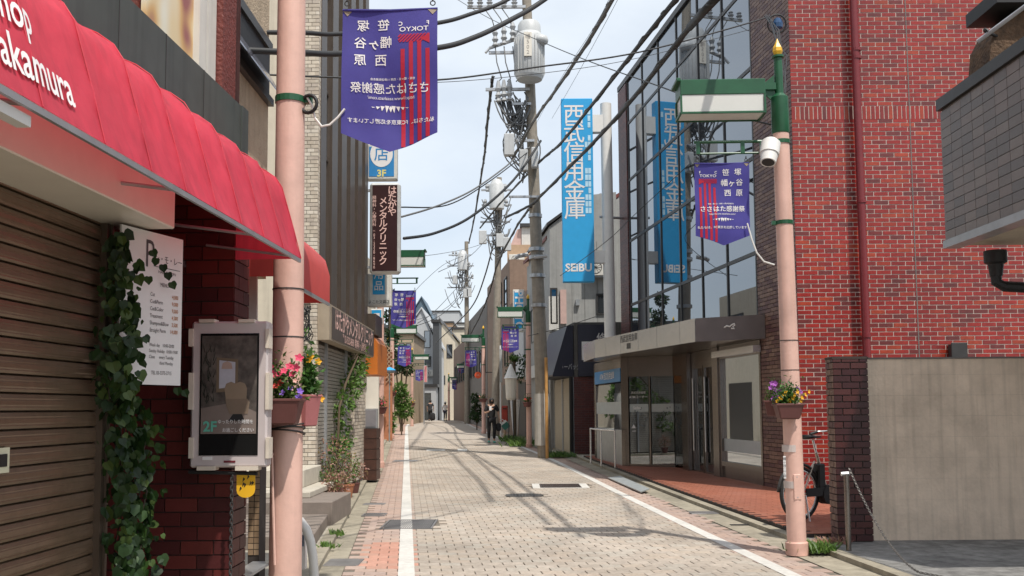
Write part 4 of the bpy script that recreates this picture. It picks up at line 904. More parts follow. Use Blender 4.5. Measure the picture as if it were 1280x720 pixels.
# clinic building
FC = Fr((-3.0, 14.4), (-.012, 1)); CL = 5.3
cl = thing('clinic_building', 'buff brick clinic building with bronze window strips and a roller shutter', 'building', (-5, 17, 0))
mb = MB(); mb.fb(FC, .02, CL, -5, -.03, .0, 12); mb.build('core', m_darkbrown, cl)
SF = Fr((-7.0, 14.4), (1, 0)); SF.n = Vector((0, -1, 0))
mb = MB(); mb.fb(SF, 0, 3.78, -.2, .0, .0, 12); mb.build('side_wall', m_cream, cl)
mb = MB(); mb.fb(SF, 3.78, 4.05, -.2, -.013, .0, 12); cp = mb.build('corner_pier', m_mortarg, cl)
pieces(cp, SF, 3.78, 4.06, .12, 12, .11, .06, .008, -.02, .0, m_lightbrick, jit=.001, seed=31, kindname='pier_brickwork')
pieces(cp, FC, 0, .16, .12, 12, .11, .06, .008, -.02, .06, m_lightbrick, jit=.001, seed=32, kindname='street_brickwork')
mb = MB(); mb.fb(FC, 3.75, CL, -.03, .047, .06, 2.6); fp = mb.build('far_pier', m_mortarg, cl)
pieces(fp, FC, 3.75, CL, .12, 2.6, .21, .066, .009, .04, .06, m_lightbrick, jit=.001, seed=33, kindname='pier_brickwork')
pieces(fp, Fr((FC.p(3.75, .06, 0).x - .09, FC.p(3.75, 0, 0).y), (1, 0)), 0, .09, .12, 2.6, .09, .066, .009, -.02, .0, m_lightbrick, seed=34, kindname='pier_end_brickwork')
mb = MB()
for k in range(40): mb.fb(FC, .16, 3.75, -.02, .0, .1 + k * .06, .1 + k * .06 + .05)
mb.build('shutter', mat('grey_shutter', (.34, .31, .27), .45, metal=.3, var=.1), cl, kind='stuff')
mb = MB(); mb.fb(FC, 1.0, 1.06, 0, .04, .1, 2.55); mb.fb(FC, 3.0, 3.06, 0, .04, .1, 2.55); mb.build('shutter_rail', m_galv, cl)
a0 = .52
for k in range(5):
    s = .62 + k * .95
    mb = MB(); mb.fb(FC, s + .42, min(s + .95, CL), -.03, .09, 2.55, 12); mb.build('window_pier', m_darkbrown, cl)
    for h0, h1, m, bb in ((2.9, 3.8, m_glassf, .01), (3.85, 5.5, m_black, -.02), (5.55, 6.6, m_glassf, .01), (6.65, 8.3, m_black, -.02), (8.35, 9.4, m_glassf, .01)):
        if s + .42 < CL:
            mb = MB(); mb.fb(FC, s + .03, s + .39, -.025, bb, h0, h1); mb.build('pane', m_glassf, cl)
    mb = MB(); mb.fb(FC, s, s + .03, -.02, .06, 2.55, 12); mb.fb(FC, s + .39, s + .42, -.02, .06, 2.55, 12)
    for h in (2.85, 3.8, 5.5, 6.6, 8.3): mb.fb(FC, s + .03, s + .39, -.02, .03, h, h + .05)
    mb.build('window_frame', m_darkbrown, cl)
mb = MB(); mb.fb(FC, .165, .62, -.03, .07, 2.55, 12); mb.build('window_pier', m_darkbrown, cl)
mb = MB(); mb.fb(FC, .05, 5.1, .062, .24, 2.53, 3.08); sb = mb.build('sign_box', mat('taupe_panel', (.33, .27, .2), .5), cl)
mb = MB(); mb.fb(FC, .25, 5.08, .24, .25, 2.56, 3.05); mb.build('sign_face', mat('dark_taupe', (.075, .058, .05), .4), sb)
mb = MB(); mb.text('はたがやメンタルクリニック', .37, flatr(FC, 2.7, .253, 2.86) if FC.u.cross(FC.n).z > 0 else flat(FC, 2.7, .253, 2.86), bold=.015, sx=.92); mb.text('℡ 03-3320-8690  精神科・心療内科', .18, flat(FC, 2.6, .253, 2.63), bold=.01)
mb.build('lettering', m_pinktext, sb)
p = SF.p(3.92, .06, 3.2); mb = MB(); mb.box(p.x - .07, p.x + .07, p.y - .03, p.y + .02, p.z - .1, p.z + .06); mb.build('wall_box', m_lintel, cl)
rnd = random.Random(6); mb = MB(); c = W(383, 403, 14.25)
for k in range(9):
    pts = [c + Vector((rnd.uniform(-.1, .1), rnd.uniform(-.05, .05), .25 - j * .09 + rnd.uniform(-.05, .05))) for j in range(7)]; mb.tube(pts, .008, 5)
tag(mb.build('wire_bundle', m_black), 'tangle of black wires on the clinic brick corner behind the pole', 'wires')
# steps in front
m_stone = mat('grey_stone', (.20, .165, .14), .7, var=.15, bump=.15); m_stonel = mat('pale_stone', (.46, .42, .35), .75, var=.12)
s1 = thing('stone_steps', 'grey stone steps beside the left gutter behind the pink pole', 'steps', (-2.6, 12, .05)); mb = MB(); mb.hexa([(-4.6, 9.95, .04), (XKL(9.95) - .16, 9.95, .04), (XKL(12) - .17, 12, .04), (-4.6, 12, .04), (-4.6, 9.95, .19), (XKL(9.95) - .16, 9.95, .19), (XKL(12) - .17, 12, .19), (-4.6, 12, .19)]); mb.build('lower_step', m_stone, s1, bevel=.01)
mb = MB()
for i in range(1, 7): y = 9.95 + i * .3; mb.box(-4.5, XKL(y) - .18, y, y + .008, .19, .1925)
mb.build('joint', m_dark, s1, kind='stuff')
mb = MB(); mb.box(-4.6, -2.24, 12.0, 13.4, .04, .34); mb.build('upper_step', m_stone, s1, bevel=.01)
mb = MB(); mb.box(-4.6, -2.62, 12.5, 14.2, .34, .42); mb.build('landing', m_stonel, s1, bevel=.01); mb = MB(); mb.box(-4.6, -2.85, 13.2, 14.38, .42, .66); mb.build('top_step', m_stonel, s1, bevel=.01)

# shops beyond the clinic
os_ = thing('orange_shop', 'small shop with an orange awning box and cream panel beside the second left pole', 'building', (-5, 22, 0))
mb = MB(); mb.box(-9, -3.9, 19.95, 27, 0, 5.6); mb.build('wall', m_cream, os_)
a, b = W(451, 418, 19.9), W(472, 468, 19.9); mb = MB(); mb.prism([(a.x - .3, 19.9, b.z), (b.x, 19.9, b.z), (b.x, 19.9, a.z - .18), (b.x - .1, 19.9, a.z - .03), (a.x - .3, 19.9, a.z)], (0, 1.5, 0)); mb.build('awning', m_orange, os_)
a, b = W(452, 392, 19.85), W(469, 418, 19.85); mb = MB(); mb.box(a.x - .3, b.x, 19.85, 20.9, b.z, a.z); mb.build('dark_canopy', m_darkbrown, os_)
a, b = W(450, 471, 19.8), W(473, 540, 19.8); mb = MB(); mb.box(a.x, b.x, 19.8, 19.9, b.z, a.z); mb.build('cream_panel', m_lintel, os_)
a, b = W(455, 511, 19.7), W(472, 535, 19.7); nb = thing('notice_board', 'grey framed notice board against the cream shop panel', 'notice board', (a.x, 19.7, b.z)); mb = MB(); mb.box(a.x, b.x, 19.68, 19.78, b.z, a.z); mb.build('frame', m_galv, nb); mb = MB(); mb.box(a.x + .03, b.x - .03, 19.665, 19.68, b.z + .03, a.z - .03); mb.build('sheet', mat('grey_sheet', (.2, .19, .2), .4), nb)
a = W(449, 535, 19.6); b = W(472, 578, 19.6); tub = thing('wooden_tub', 'dark brown slatted wooden box standing by the second left pole', 'box', (a.x + .3, 19.6, .05))
for k in range(5):
    z0 = .06 + k * (a.z - .06) / 5; mb = MB(); mb.box(a.x, b.x, 19.45, 20.0, z0, z0 + (a.z - .06) / 5 - .012); mb.build('slat', mat('dark_wood', (.055, .022, .014), .5, var=.3), tub)
mb = MB(); mb.box(a.x + .02, b.x - .02, 19.47, 19.98, .05, a.z - .01); mb.build('core', m_dark, tub)

def leafball(mb, c, r, n, s0, s1, rnd, wl=.6, squash=(1, 1, 1), shell=.35):
    for _ in range(n):
        d = Vector((rnd.gauss(0, 1), rnd.gauss(0, 1), rnd.gauss(0, 1))).normalized(); q = r * (shell + (1 - shell) * rnd.random() ** .6)
        p = Vector(c) + Vector((d.x * q * squash[0], d.y * q * squash[1], d.z * q * squash[2])); s = rnd.uniform(s0, s1)
        mb.leaf(p, (d + Vector((rnd.gauss(0, .7), rnd.gauss(0, .7), rnd.gauss(-.1, .7)))), Vector((rnd.gauss(0, .6), rnd.gauss(0, .6), 1)), s, s * wl)
# potted plants in front of the clinic shutter
rnd = random.Random(12)
PPL = [(407, 628, .12, m_leafl, .32, 14.3, 'light green potted plant in a white pot by the clinic corner', m_white), (421, 640, .15, m_leafp, .30, 13.75, 'reddish plant in a square mossy planter nearest the kerb', m_terra), (418, 612, .14, m_leafp, .75, 15.0, 'tall dusty pink shrub in front of the clinic shutter', m_bpot), (432, 606, .14, m_leafl, .5, 15.7, 'leafy green plant in a terracotta pot before the shutter', m_terra), (442, 602, .11, m_leafp, .35, 16.6, 'small red-leaved plant at the far end of the pot row', m_bpot), (404, 620, .10, m_leafl, .45, 15.3, 'bright green plant squeezed beside the buff brick corner', m_terra)]
for px, py, r, m, h, Y, lb, pm_ in PPL:
    c = W(px, py, Y); z0 = .05; t = thing('potted_plant', lb, 'plant', (c.x, Y, z0), 'pots in front of the clinic shutter')
    mb = MB(); mb.lathe((c.x, Y, z0), [(r * .7, 0), (r, r * 1.4), (r * 1.06, r * 1.42), (r * 1.06, r * 1.6), (r * .9, r * 1.58)], 16); mb.build('pot', pm_, t, smooth=True, autosm=True)
    mb = MB(); zt = z0 + r * 1.5
    for k in range(7): e = Vector((c.x + rnd.uniform(-.6, .6) * r * 2, Y + rnd.uniform(-.6, .6) * r * 2, zt + h * rnd.uniform(.5, 1))); mb.tube([Vector((c.x, Y, zt - .03)), Vector((c.x, Y, zt)).lerp(e, .5) + Vector((0, 0, .03)), e], .005, 5)
    mb.build('stems', m_twig, t, kind='stuff')
    mb = MB(); leafball(mb, (c.x, Y, zt + h * .55), h * .55, int(160 + 340 * h), .03, .06, rnd, squash=(.85 if h > .4 else 1.3, .8, 1)); mb.build('foliage', m, t, kind='stuff')
vine = thing('climbing_vine', 'vine climbing the clinic shutter up to the sign box', 'plant', (-2.9, 17, .05)); mb = MB(); st = MB()
for px, py, r, n in ((447, 448, .25, 120), (440, 470, .3, 170), (432, 492, .28, 120), (436, 480, .3, 90), (425, 505, .22, 80), (424, 520, .14, 45), (427, 545, .22, 90), (419, 562, .25, 110), (424, 556, .18, 60), (445, 465, .2, 60)):
    Y = 15.6 + (px - 415) * .08; leafball(mb, W(px, py, Y), r, n, .06, .12, rnd, .7, (1, .6, 1))
mb.build('foliage', m_leafl, vine, kind='stuff')
st.tube([W(422, 575, 15.9), W(423, 540, 16), W(424, 510, 16.1), W(432, 480, 16.8), W(447, 445, 17.5)], .02, 6); q = W(422, 575, 15.9); st.tube([(q.x, q.y, .05), q], .02, 6); st.build('stem', m_twig, vine)

# projecting signs
def psign(name, label, x0, y0, x1, y1, Y, m_face, m_fr, d=.2, bev=.03, arm=True):
    a, b = W(x0, y0, Y), W(x1, y1, Y); t = thing(name, label, 'sign', (a.x, Y, b.z)); mb = MB(); mb.box(a.x, b.x, Y, Y + d, b.z, a.z); mb.build('case', m_fr, t, bevel=bev)
    e = .045 * (b.x - a.x) / .6 + .01; mb = MB(); mb.box(a.x + e, b.x - e, Y - .008, Y, b.z + e, a.z - e); mb.build('face', m_face, t, bevel=.003)
    if arm:
        mb = MB()
        for z in (a.z - .15, b.z + .15): mb.box(a.x - .35, a.x, Y + .07, Y + .13, z - .025, z + .025)
        mb.build('bracket', m_galv, t)
    return t, a, b, (lambda cx, cz: (lambda x, y: Vector((a.x + (b.x - a.x) * cx + x, Y - .011, b.z + (a.z - b.z) * cz + y))))
t, a, b, fn = psign('clinic_sign', 'tall dark maroon sign with pink vertical characters and silver rim', 462, 228, 500, 342, 19.6, m_maroon, mat('silver_rim', (.6, .6, .58), .35, metal=.3), .22, .05)
mb = MB(); mb.text('はたがや', .19, fn(.74, .905), vertical=.80, bold=.012); mb.text('メンタルクリニック', .185, fn(.45, .79), vertical=.85, bold=.012); mb.text('精神科・心療内科', .085, fn(.16, .83), vertical=.95); mb.text('℡03-3320-8690', .075, fn(.16, .455), vertical=.82); mb.build('lettering', m_pinktext, t)
t, a, b, fn = psign('shop_sign', 'blue and white sign marked 3F above the maroon sign', 458, 180, 496, 224, 19.9, m_bluesign, m_offwhite, .24, .02)
mb = MB(); cx, cz = (a.x + b.x) / 2, (a.z + b.z) / 2; mb.add([(cx + .24 * math.cos(i * math.pi / 12), 19.887, cz + .16 + .28 * math.sin(i * math.pi / 12)) for i in range(24)], [tuple(range(24))]); mb.build('disc', m_print, t)
mb = MB(); mb.text('店', .32, lambda x, y: Vector((cx + x, 19.884, cz + .14 + y)), bold=.02); mb.build('lettering', MATS['blue_sign'], t); mb = MB(); mb.text('3F', .20, fn(.5, .16), bold=.03); mb.build('floor_mark', mat('pale_yellow_print', (.7, .62, .2), .5), t)
t, a, b, fn = psign('stationery_sign', 'white sign with a blue panel hanging below the maroon sign', 459, 342, 489, 383, 20.4, mat('sign_white', (.66, .66, .62), .4), m_offwhite, .22, .02)
mb = MB(); y_ = 20.388; p0, p1 = W(466, 335, y_), W(481, 368, y_); mb.box(p0.x, p1.x, y_, y_ + .003, p1.z, p0.z); mb.build('blue_panel', m_blue, t); mb = MB(); mb.text('用品', .22, lambda x, y: Vector(((p0.x + p1.x) / 2 + x, y_ - .003, p1.z + .42 + y)), vertical=1.12, bold=.02); mb.build('lettering', m_print, t)
mb = MB(); mb.text('よこた文具店', .085, fn(.5, .13), bold=.015, sx=.9); mb.build('shop_lettering', m_dark, t)
t, a, b, fn = psign('phone_sign', 'small light blue and white sign on the second left pole', 463, 386, 478, 406, 21.8, m_blue, m_offwhite, .12, .02, True)
mb = MB(); p0 = fn(.3, .45)(0, 0); mb.box(p0.x, p0.x + .13, p0.y - .002, p0.y, p0.z - .05, p0.z + .1); mb.build('lettering', m_print, t)

# ------------------------------------------------------------------ street lamp posts with banners
def make_post():
    t = thing('lamp_post', '', 'lamp post', (0, 0, 0), 'pink street lamp posts')
    mb = MB(); mb.lathe((0, 0, 0), [(.094, .10), (.092, 1.5), (.086, 3.0), (.082, 4.32)], 24); mb.build('pole', m_pink, t, smooth=True, autosm=True)
    mb = MB(); mb.lathe((0, 0, 0), [(.112, 0), (.112, .12), (.096, .135)], 24); mb.build('base_collar', mat('rusted_pink', (.60, .36, .29), .55, var=.15, scale=9, grime=.45, chips=(.12, .045, .025)), t, smooth=True, autosm=True)
    mb = MB(); mb.lathe((0, 0, 0), [(.086, 4.28), (.092, 4.30), (.090, 4.66), (.05, 4.70)], 20); mb.build('collar', m_green, t, smooth=True, autosm=True)
    mb = MB(); mb.lathe((0, 0, 0), [(.045, 4.68), (.043, 5.08), (.062, 5.085), (.062, 5.105), (.035, 5.11)], 18); mb.build('top_tube', m_green, t, smooth=True, autosm=True)
    mb = MB(); mb.lathe((0, 0, 0), [(.03, 5.10), (.052, 5.15), (.048, 5.19), (.022, 5.24), (.003, 5.29)], 6); mb.build('finial', m_yellow, t)
    mb = MB(); mb.box(-1.05, -.18, -.15, .15, 4.66, 4.82); mb.box(-1.09, -1.045, -.165, .165, 4.80, 4.835); lb = mb.build('lamp_housing', m_green, t, bevel=.006)
    mb = MB(); mb.hexa([(-1.03, -.135, 4.475), (-.20, -.135, 4.475), (-.20, .135, 4.475), (-1.03, .135, 4.475), (-1.035, -.142, 4.66), (-.19, -.142, 4.66), (-.19, .142, 4.66), (-1.035, .142, 4.66)]); mb.build('diffuser', mat('lamp_diffuser', (.66, .66, .62), .35, var=.03), lb)
    mb = MB()
    for y in (-1, 1):
        mb.box(-1.055, -.18, y * .147 - .008, y * .147 + .008, 4.462, 4.482)
        for x in (-1.045, -.19): mb.box(x - .01, x + .01, y * .147 - .009, y * .147 + .009, 4.482, 4.66)
    mb.box(-1.06, -1.04, -.139, .139, 4.462, 4.482); mb.box(-.195, -.175, -.139, .139, 4.462, 4.482); mb.build('lamp_frame', m_green, lb)
    mb = MB(); mb.box(-.19, -.04, -.04, .04, 4.74, 4.81); mb.prism([(-.19, -.012, 4.74), (-.05, -.012, 4.74), (-.05, -.012, 4.60)], (0, .024, 0)); mb.prism([(-.16, -.012, 4.81), (-.05, -.012, 4.81), (-.05, -.012, 4.90)], (0, .024, 0)); mb.build('arm', m_green, t)
    for z, l in ((4.205, .90), (4.085, .84)):
        mb = MB(); mb.cyl((-.05, 0, z), (-l, 0, z), .016 if z > 4.1 else .011, n=8)
        mb.build('banner_bar', m_green, t)
    mb = MB()
    for x in (-.86, -.40, -.2): mb.box(x - .02, x + .02, -.014, .014, 4.08, 4.205)
    mb.build('bar_clip', m_green, t, kind='stuff')
    for z, m in ((3.35, m_green), (4.19, m_green)): mb = MB(); mb.cyl((0, 0, z - .02), (0, 0, z + .02), .092, n=20); mb.box(-.13, -.08, -.02, .02, z - .02, z + .02); mb.build('clamp_band', m, t)
    mb = MB(); mb.box(-.035, .035, -.0975, -.085, .55, .80); ap = mb.build('access_plate', m_pink, t, bevel=.004); mb = MB()
    for zz in (.575, .775): mb.cyl((0, -.0995, zz), (0, -.097, zz), .006, n=8)
    mb.build('screw', m_galv, ap)
    for z in (1.84, 2.14): mb = MB(); mb.cyl((0, 0, z - .004), (0, 0, z + .004), .0935, n=20); mb.build('strap', m_dark, t)
    return t
LPY = 6.33; LPX = W(359, 500, LPY).x
post0 = make_post()
POSTS = [
    (2.83, 9.72, -1, 0, 1.0, 'pink lamp post in front of the bank beside the bicycle'),
    (LPX, LPY, 1, .0, 1.06, 'thick pink lamp post in the left foreground with flower pots'),
    (W(475, 500, 22.6).x, 22.6, 1, .12, 1.06, 'pink lamp post beside the orange awning on the left'),
    (W(490, 500, 41).x, 41, 1, .25, 1.0, 'pink lamp post third along the left kerb'),
    (W(515, 500, 60).x, 60, 1, .42, .93, 'pink lamp post fourth along the left kerb'),
    (W(661, 500, 33).x, 33, -1, .15, 1.0, 'pink lamp post just beyond the near concrete utility pole'),
    (W(604.5, 500, 46).x, 46, -1, .30, .98, 'pink lamp post behind the walking person in black'),
    (W(589, 500, 72).x, 72, -1, .52, .9, 'far pink lamp post on the right by the third utility pole'),
    (W(561, 500, 80).x, 80, 1, .53, .75, 'farthest pink lamp post near the person in white'),
    (W(497, 426, 54).x - .55, 54, 1, .38, .98, 'pink lamp post half hidden behind the third left one')]
POST_OBJ = []
for i, (x, y, s, z, k, lb) in enumerate(POSTS):
    o = post0 if i == 0 else copy_tree(post0)
    o.location = (x, y, z); o.scale = (1.12, 1.12, k) if i == 1 else (1, 1, k); o['label'] = lb; o.rotation_euler = (0, R(-.55 if i == 0 else 0), 0 if s < 0 else math.pi); POST_OBJ.append(o)
# banner: local x right, z down from the top edge; print shows through the cloth
BWd, BH, BT = .555, .745, .845
def make_banner():
    t = thing('banner', '', 'banner', (0, 0, 0), 'festival banners on the lamp posts')
    wav = lambda u, v: .024 * math.sin(u * 10 + v * 3.5) * (.25 + v) + .012 * math.sin(v * 9 - u * 4) + .007 * math.sin(u * 24 + v * 9) * (.2 + v)
    def P(u, v, o=0): return Vector((u, wav(u, -v) + o, v - .006 * math.sin(u * 5.6)))
    mb = MB(); nx, ny = 24, 30
    for j in range(ny + 1):
        for i in range(nx + 1):
            u = BWd * i / nx; hb = BH + (BT - BH) * (1 - abs(2 * i / nx - 1)); mb.v.append(P(u, -hb * j / ny))
    for j in range(ny):
        for i in range(nx): mb.f.append((j * (nx + 1) + i, j * (nx + 1) + i + 1, (j + 1) * (nx + 1) + i + 1, (j + 1) * (nx + 1) + i)); mb.mi.append(0)
    mb.build('cloth', m_indigo, t, smooth=True)
    def both(nm, m, fill):
        mb = MB()
        for o in (-.0028, .0028): fill(mb, o)
        mb.build(nm, m, t)
    for k in range(4):
        def f(mb, o, k=k):
            u0 = .045 + k * .048; n = 14; hb = lambda u: BH + (BT - BH) * (1 - abs(2 * u / BWd - 1)) - .004
            for j in range(n):
                va = -.20 - (.045 if k in (0, 3) else 0) - .0 ; e = -hb(u0 + .012); v0 = va + (e - va) * j / n; v1 = va + (e - va) * (j + 1) / n
                mb.add([P(u0, v0, o), P(u0 + .024, v0, o), P(u0 + .024, v1, o), P(u0, v1, o)], [(0, 1, 2, 3)])
        both('red_stripe', m_redcloth, f)
    def f(mb, o):
        for k in range(9):
            u = .045 + k * .02; mb.add([P(u, -.155, o), P(u + .012, -.155, o), P(min(u + .06, .23), -.155 - .048 + max(0, u + .06 - .23), o), P(min(u + .048, .225), -.155 - .048 + max(0, u + .048 - .225), o)], [(0, 1, 2, 3)])
        mb.add([P(.045, -.155, o), P(.045, -.215, o), P(.10, -.185, o)], [(0, 1, 2)])
    both('red_hatching', m_redcloth, f)
    for nm, rows in (('club_lettering', [('F', .036, .055, -.092, .015, 1), ('C', .036, .215, -.092, .015, 1), ('TOKYO', .040, .137, -.127, .008, 1.22)]), ('association_lettering', [('笹塚・幡ヶ谷・西原 11商店街連合会', .016, .26, -.418, .01, 1)]), ('title_lettering', [('ささはた感謝祭', .066, .275, -.475, .022, 1)]), ('web_lettering', [('http://www.sasahata.com/', .026, .27, -.525, 0, 1)]), ('slogan_lettering', [('私たちは、FC東京を応援しています', .031, .27, -.665, .012, 1)])):
        def f(mb, o):
            for tx, z, u, v, b, sx in rows: mb.text(tx, z, lambda x, y: P(u + x, v + y, o * 1.4), 'CENTER', b, sx=sx)
        both(nm, m_print, f)
    for ch, u, v in (('笹', .315, -.100), ('塚', .435, -.100), ('幡', .300, -.205), ('ヶ', .372, -.212), ('谷', .450, -.205), ('西', .330, -.310), ('原', .450, -.310)):
        both('character', m_print, lambda mb, o: mb.text(ch, .074, lambda x, y: P(u + x, v + y, o * 1.4), bold=.025))
    def f(mb, o):
        for s in (-1, 1):
            for k in range(4):
                u = .275 + s * (.018 + k * .026); mb.add([P(u - .010, -.568 - .004 * k, o * 1.4), P(u + .014, -.566 - .004 * k, o * 1.4), P(u + s * .004 + .002, -.608 + .008 * k, o * 1.4)], [(0, 1, 2)])
        mb.add([P(.265, -.58, o * 1.4), P(.275, -.567, o * 1.4), P(.285, -.58, o * 1.4), P(.275, -.605, o * 1.4)], [(0, 1, 2, 3)])
    both('wing_emblem', m_print, f)
    for u in (.028, BWd - .028):
        mb = MB()
        for o in (-.003, .003): mb.add([P(u - .028, -.008, o), P(u + .028, -.008, o), P(u, -.04, o)], [(0, 1, 2)])
        mb.build('corner_patch', mat('khaki_patch', (.30, .24, .18), .7), t)
        mb = MB(); mb.torus((u, 0, .03), (0, 1, 0), .014, .0035, 14, 6); mb.torus((u, 0, .055), (1, 0, 0), .013, .0035, 14, 6); mb.build('hook', m_dark, t)
    mb = MB(); mb.tube([P(0, -.004), P(BWd / 2, -.004), P(BWd, -.004)], .008, 6); mb.build('top_rod', m_indigo, t)
    return t
ban0 = make_banner()
BAN = [(868, 204, 936, 9.72, 0, 0, 'indigo banner hanging from the pink post in front of the bank'),
       (428, 10, 547, 6.33, 1, 0, 'large indigo banner seen from behind at the top of the near left post'),
       (489, 363, 520, 22.6, 1, 3, 'creased indigo and pink banner on the post beside the orange awning'),
       (497, 432, 514, 41, 1, -5, 'indigo banner on the third post along the left kerb'),
       (519.5, 462, 529, 60, 1, 4, 'small indigo banner on the fourth post along the left kerb'),
       (627, 408, 648.5, 33, 0, 4, 'indigo and red banner just left of the near utility pole'),
       (581.5, 438, 595.5, 46, 0, -3, 'indigo and red banner above the walking person in black'),
       (573, 456, 580, 72, 0, 6, 'tiny dark red and indigo banner high on the far right post'),
       (565, 475, 573, 80, 1, -4, 'tiny indigo banner on the farthest post near the person in white')]
for i, (x0, y0, x1, Y, back, rz, lb) in enumerate(BAN):
    o = ban0 if i == 0 else copy_tree(ban0); a, b = W(x0, y0, Y), W(x1, y0, Y); k = (b.x - a.x) / BWd
    o.location = b if back else a; o.scale = (k, k, k); o.rotation_euler = (0, 0, math.pi + R(rz) if back else R(rz)); o['label'] = lb
# white tie cords of the two near banners
for pa, Y, pts, lb in ((0, 6.33, [(384, 122), (390, 132), (394, 148), (402, 158), (412, 156), (422, 147), (431, 136)], 'white cord tying the near left banner to its post'), (1, 9.72, [(934, 279), (940, 300), (946, 316), (955, 327), (968, 331)], 'white cord tying the bank side banner to its post')):
    mb = MB(); mb.tube([W(x, y, Y - .03) for x, y in pts], .008, 6); tag(mb.build('white_rope', m_white), lb, 'cord')
mb = MB(); c = W(386, 130, 6.29); mb.torus(c, (.3, 1, 0), .06, .013, 16, 6); tag(mb.build('cable_coil', m_black, smooth=True), 'small black cable coil tied to the near left post', 'cable')
# camera dome on the bank side post
t = thing('security_camera', 'white barrel shaped street camera on the post in front of the bank', 'camera', W(962, 190, 9.6)); c = W(962, 190, 9.6)
ax = Vector((-.25, -.35, -1)).normalized(); x_ = ax.orthogonal()
mb = MB(); mb.cyl(c - ax * .11, c + ax * .03, .098, .098, 20); mb.cyl(c - ax * .14, c - ax * .11, .07, .098, 20); mb.build('shell', m_white, t, smooth=True, autosm=True)
mb = MB(); mb.cyl(c + ax * .03, c + ax * .13, .088, .078, 20); mb.build('visor', m_white, t, smooth=True, autosm=True); mb = MB(); mb.cyl(c + ax * .125, c + ax * .134, .07, .06, 18); mb.build('lens', m_black, t); mb = MB(); mb.cyl(c, W(972, 180, 9.7), .03); mb.build('bracket', m_green, t)
mb = MB(); c = W(988, 512, 9.62); q = W(991, 580, 9.62); mb.lathe((2.805, 9.72, 0), [(.0945, 1.02), (.0945, 1.09)], 24); mb.lathe((2.812, 9.72, 0), [(.0945, .66), (.0945, .73)], 24); tag(mb.build('tape_band', mat('silver_tape', (.52, .45, .42), .4)), 'worn silver tape bands round the post beside the bicycle', 'tape')
mb = MB(); a = W(979, 570, 9.62); b = W(983, 598, 9.62); mb.box(a.x, b.x, 9.622, 9.626, b.z, a.z); stk = mb.build('pole_sticker', m_print); tag(stk, 'small white address sticker on the post beside the bicycle', 'sticker')
mb = MB(); mb.text('幡ヶ谷二丁目', .032, lambda x, y: Vector(((a.x + b.x) / 2 + x, 9.620, a.z - .03 + y)), vertical=1.05); mb.build('lettering', m_dark, stk)
mb = MB(); a = W(340, 568, 6.21); b = W(343.5, 706, 6.21); mb.tube([a, b], .008, 6); mb.tube([a, a + Vector((-.01, .06, 0))], .01, 6); tag(mb.build('conduit', m_pink), 'thin pink conduit running down the near left post', 'conduit')

# ------------------------------------------------------------------ hanging flower pots
def flower(mb, c, d, r, k=5):
    d = Vector(d).normalized(); x = d.orthogonal().normalized(); y = d.cross(x); c = Vector(c); n = k * 4; vs = [c - d * r * .35]
    for i in range(n): t = 2 * math.pi * i / n; q = r * (.82 + .18 * math.cos(k * t)); vs.append(c + (x * math.cos(t) + y * math.sin(t)) * q + d * r * .1)
    mb.add(vs, [(0, 1 + i, 1 + (i + 1) % n) for i in range(n)])
def flowerpot(label, c, wd, ht, m, leafm, flowers, seed, hleaf=.12, nleaf=220, ls=(.02, .045), yaw=0, trail=True):
    rnd = random.Random(seed); t = thing('flower_pot', label, 'flower pot', c, 'hanging flower pots on the lamp posts'); c = Vector(c); M = Matrix.Rotation(yaw, 3, 'Z'); mb = MB(); w2, w1, d2, d1 = wd / 2, wd * .36, wd * .36, wd * .26
    mb.hexa([c + M @ Vector(v) for v in ((-w1, -d1, 0), (w1, -d1, 0), (w1, d1, 0), (-w1, d1, 0), (-w2, -d2, ht), (w2, -d2, ht), (w2, d2, ht), (-w2, d2, ht))])
    mb.build('pot', m, t, bevel=wd * .05)
    mb = MB(); r = wd * .06; w3, d3 = w2 * 1.05, d2 * 1.05; mb.hexa([c + M @ Vector(v) for v in ((-w3, -d3, ht - r), (w3, -d3, ht - r), (w3, d3, ht - r), (-w3, d3, ht - r), (-w3, -d3, ht + .004), (w3, -d3, ht + .004), (w3, d3, ht + .004), (-w3, d3, ht + .004))]); mb.build('rim', m, t, bevel=.004)
    mb = MB(); top = c + Vector((0, 0, ht))
    for _ in range(nleaf):
        p = top + M @ Vector((rnd.gauss(0, .42) * w2, rnd.gauss(0, .42) * d2, abs(rnd.gauss(0, .5)) * hleaf)); s = rnd.uniform(*ls); mb.leaf(p, (rnd.gauss(0, 1), rnd.gauss(0, 1), rnd.gauss(.4, .8)), (rnd.gauss(0, .5), rnd.gauss(0, .5), 1), s, s * .5)
    mb.build('foliage', leafm, t, kind='stuff')
    for fm, lst, r in flowers:
        for (dx, dy, dz) in lst:
            mb = MB(); p = top + M @ Vector((dx * w2, dy * d2, dz)); flower(mb, p, (dx * .5 + rnd.uniform(-.3, .3), -1, rnd.uniform(.1, .7)), r * rnd.uniform(.85, 1.15)); mb.build('flower', fm, t)
    return t
f_pink = mat('pink_petal', (.72, .09, .17), .6, trans=.2); f_pal = mat('pale_pink_petal', (.75, .42, .36), .6, trans=.2); f_viol = mat('violet_petal', (.24, .13, .55), .6, trans=.2); f_yel = mat('yellow_petal', (.80, .42, .02), .6, trans=.2); f_mag = mat('magenta_petal', (.42, .12, .48), .6, trans=.2); f_red = mat('coral_petal', (.70, .08, .06), .6, trans=.2)
c = W(354, 531, 6.08); z0 = c.z; s = 6.08 / 1200
rnd = random.Random(40); L2 = lambda pts: [((x - 354) / (.119 / s), -.7 + rnd.uniform(-.3, .3), (501 - y) * s) for x, y in pts]
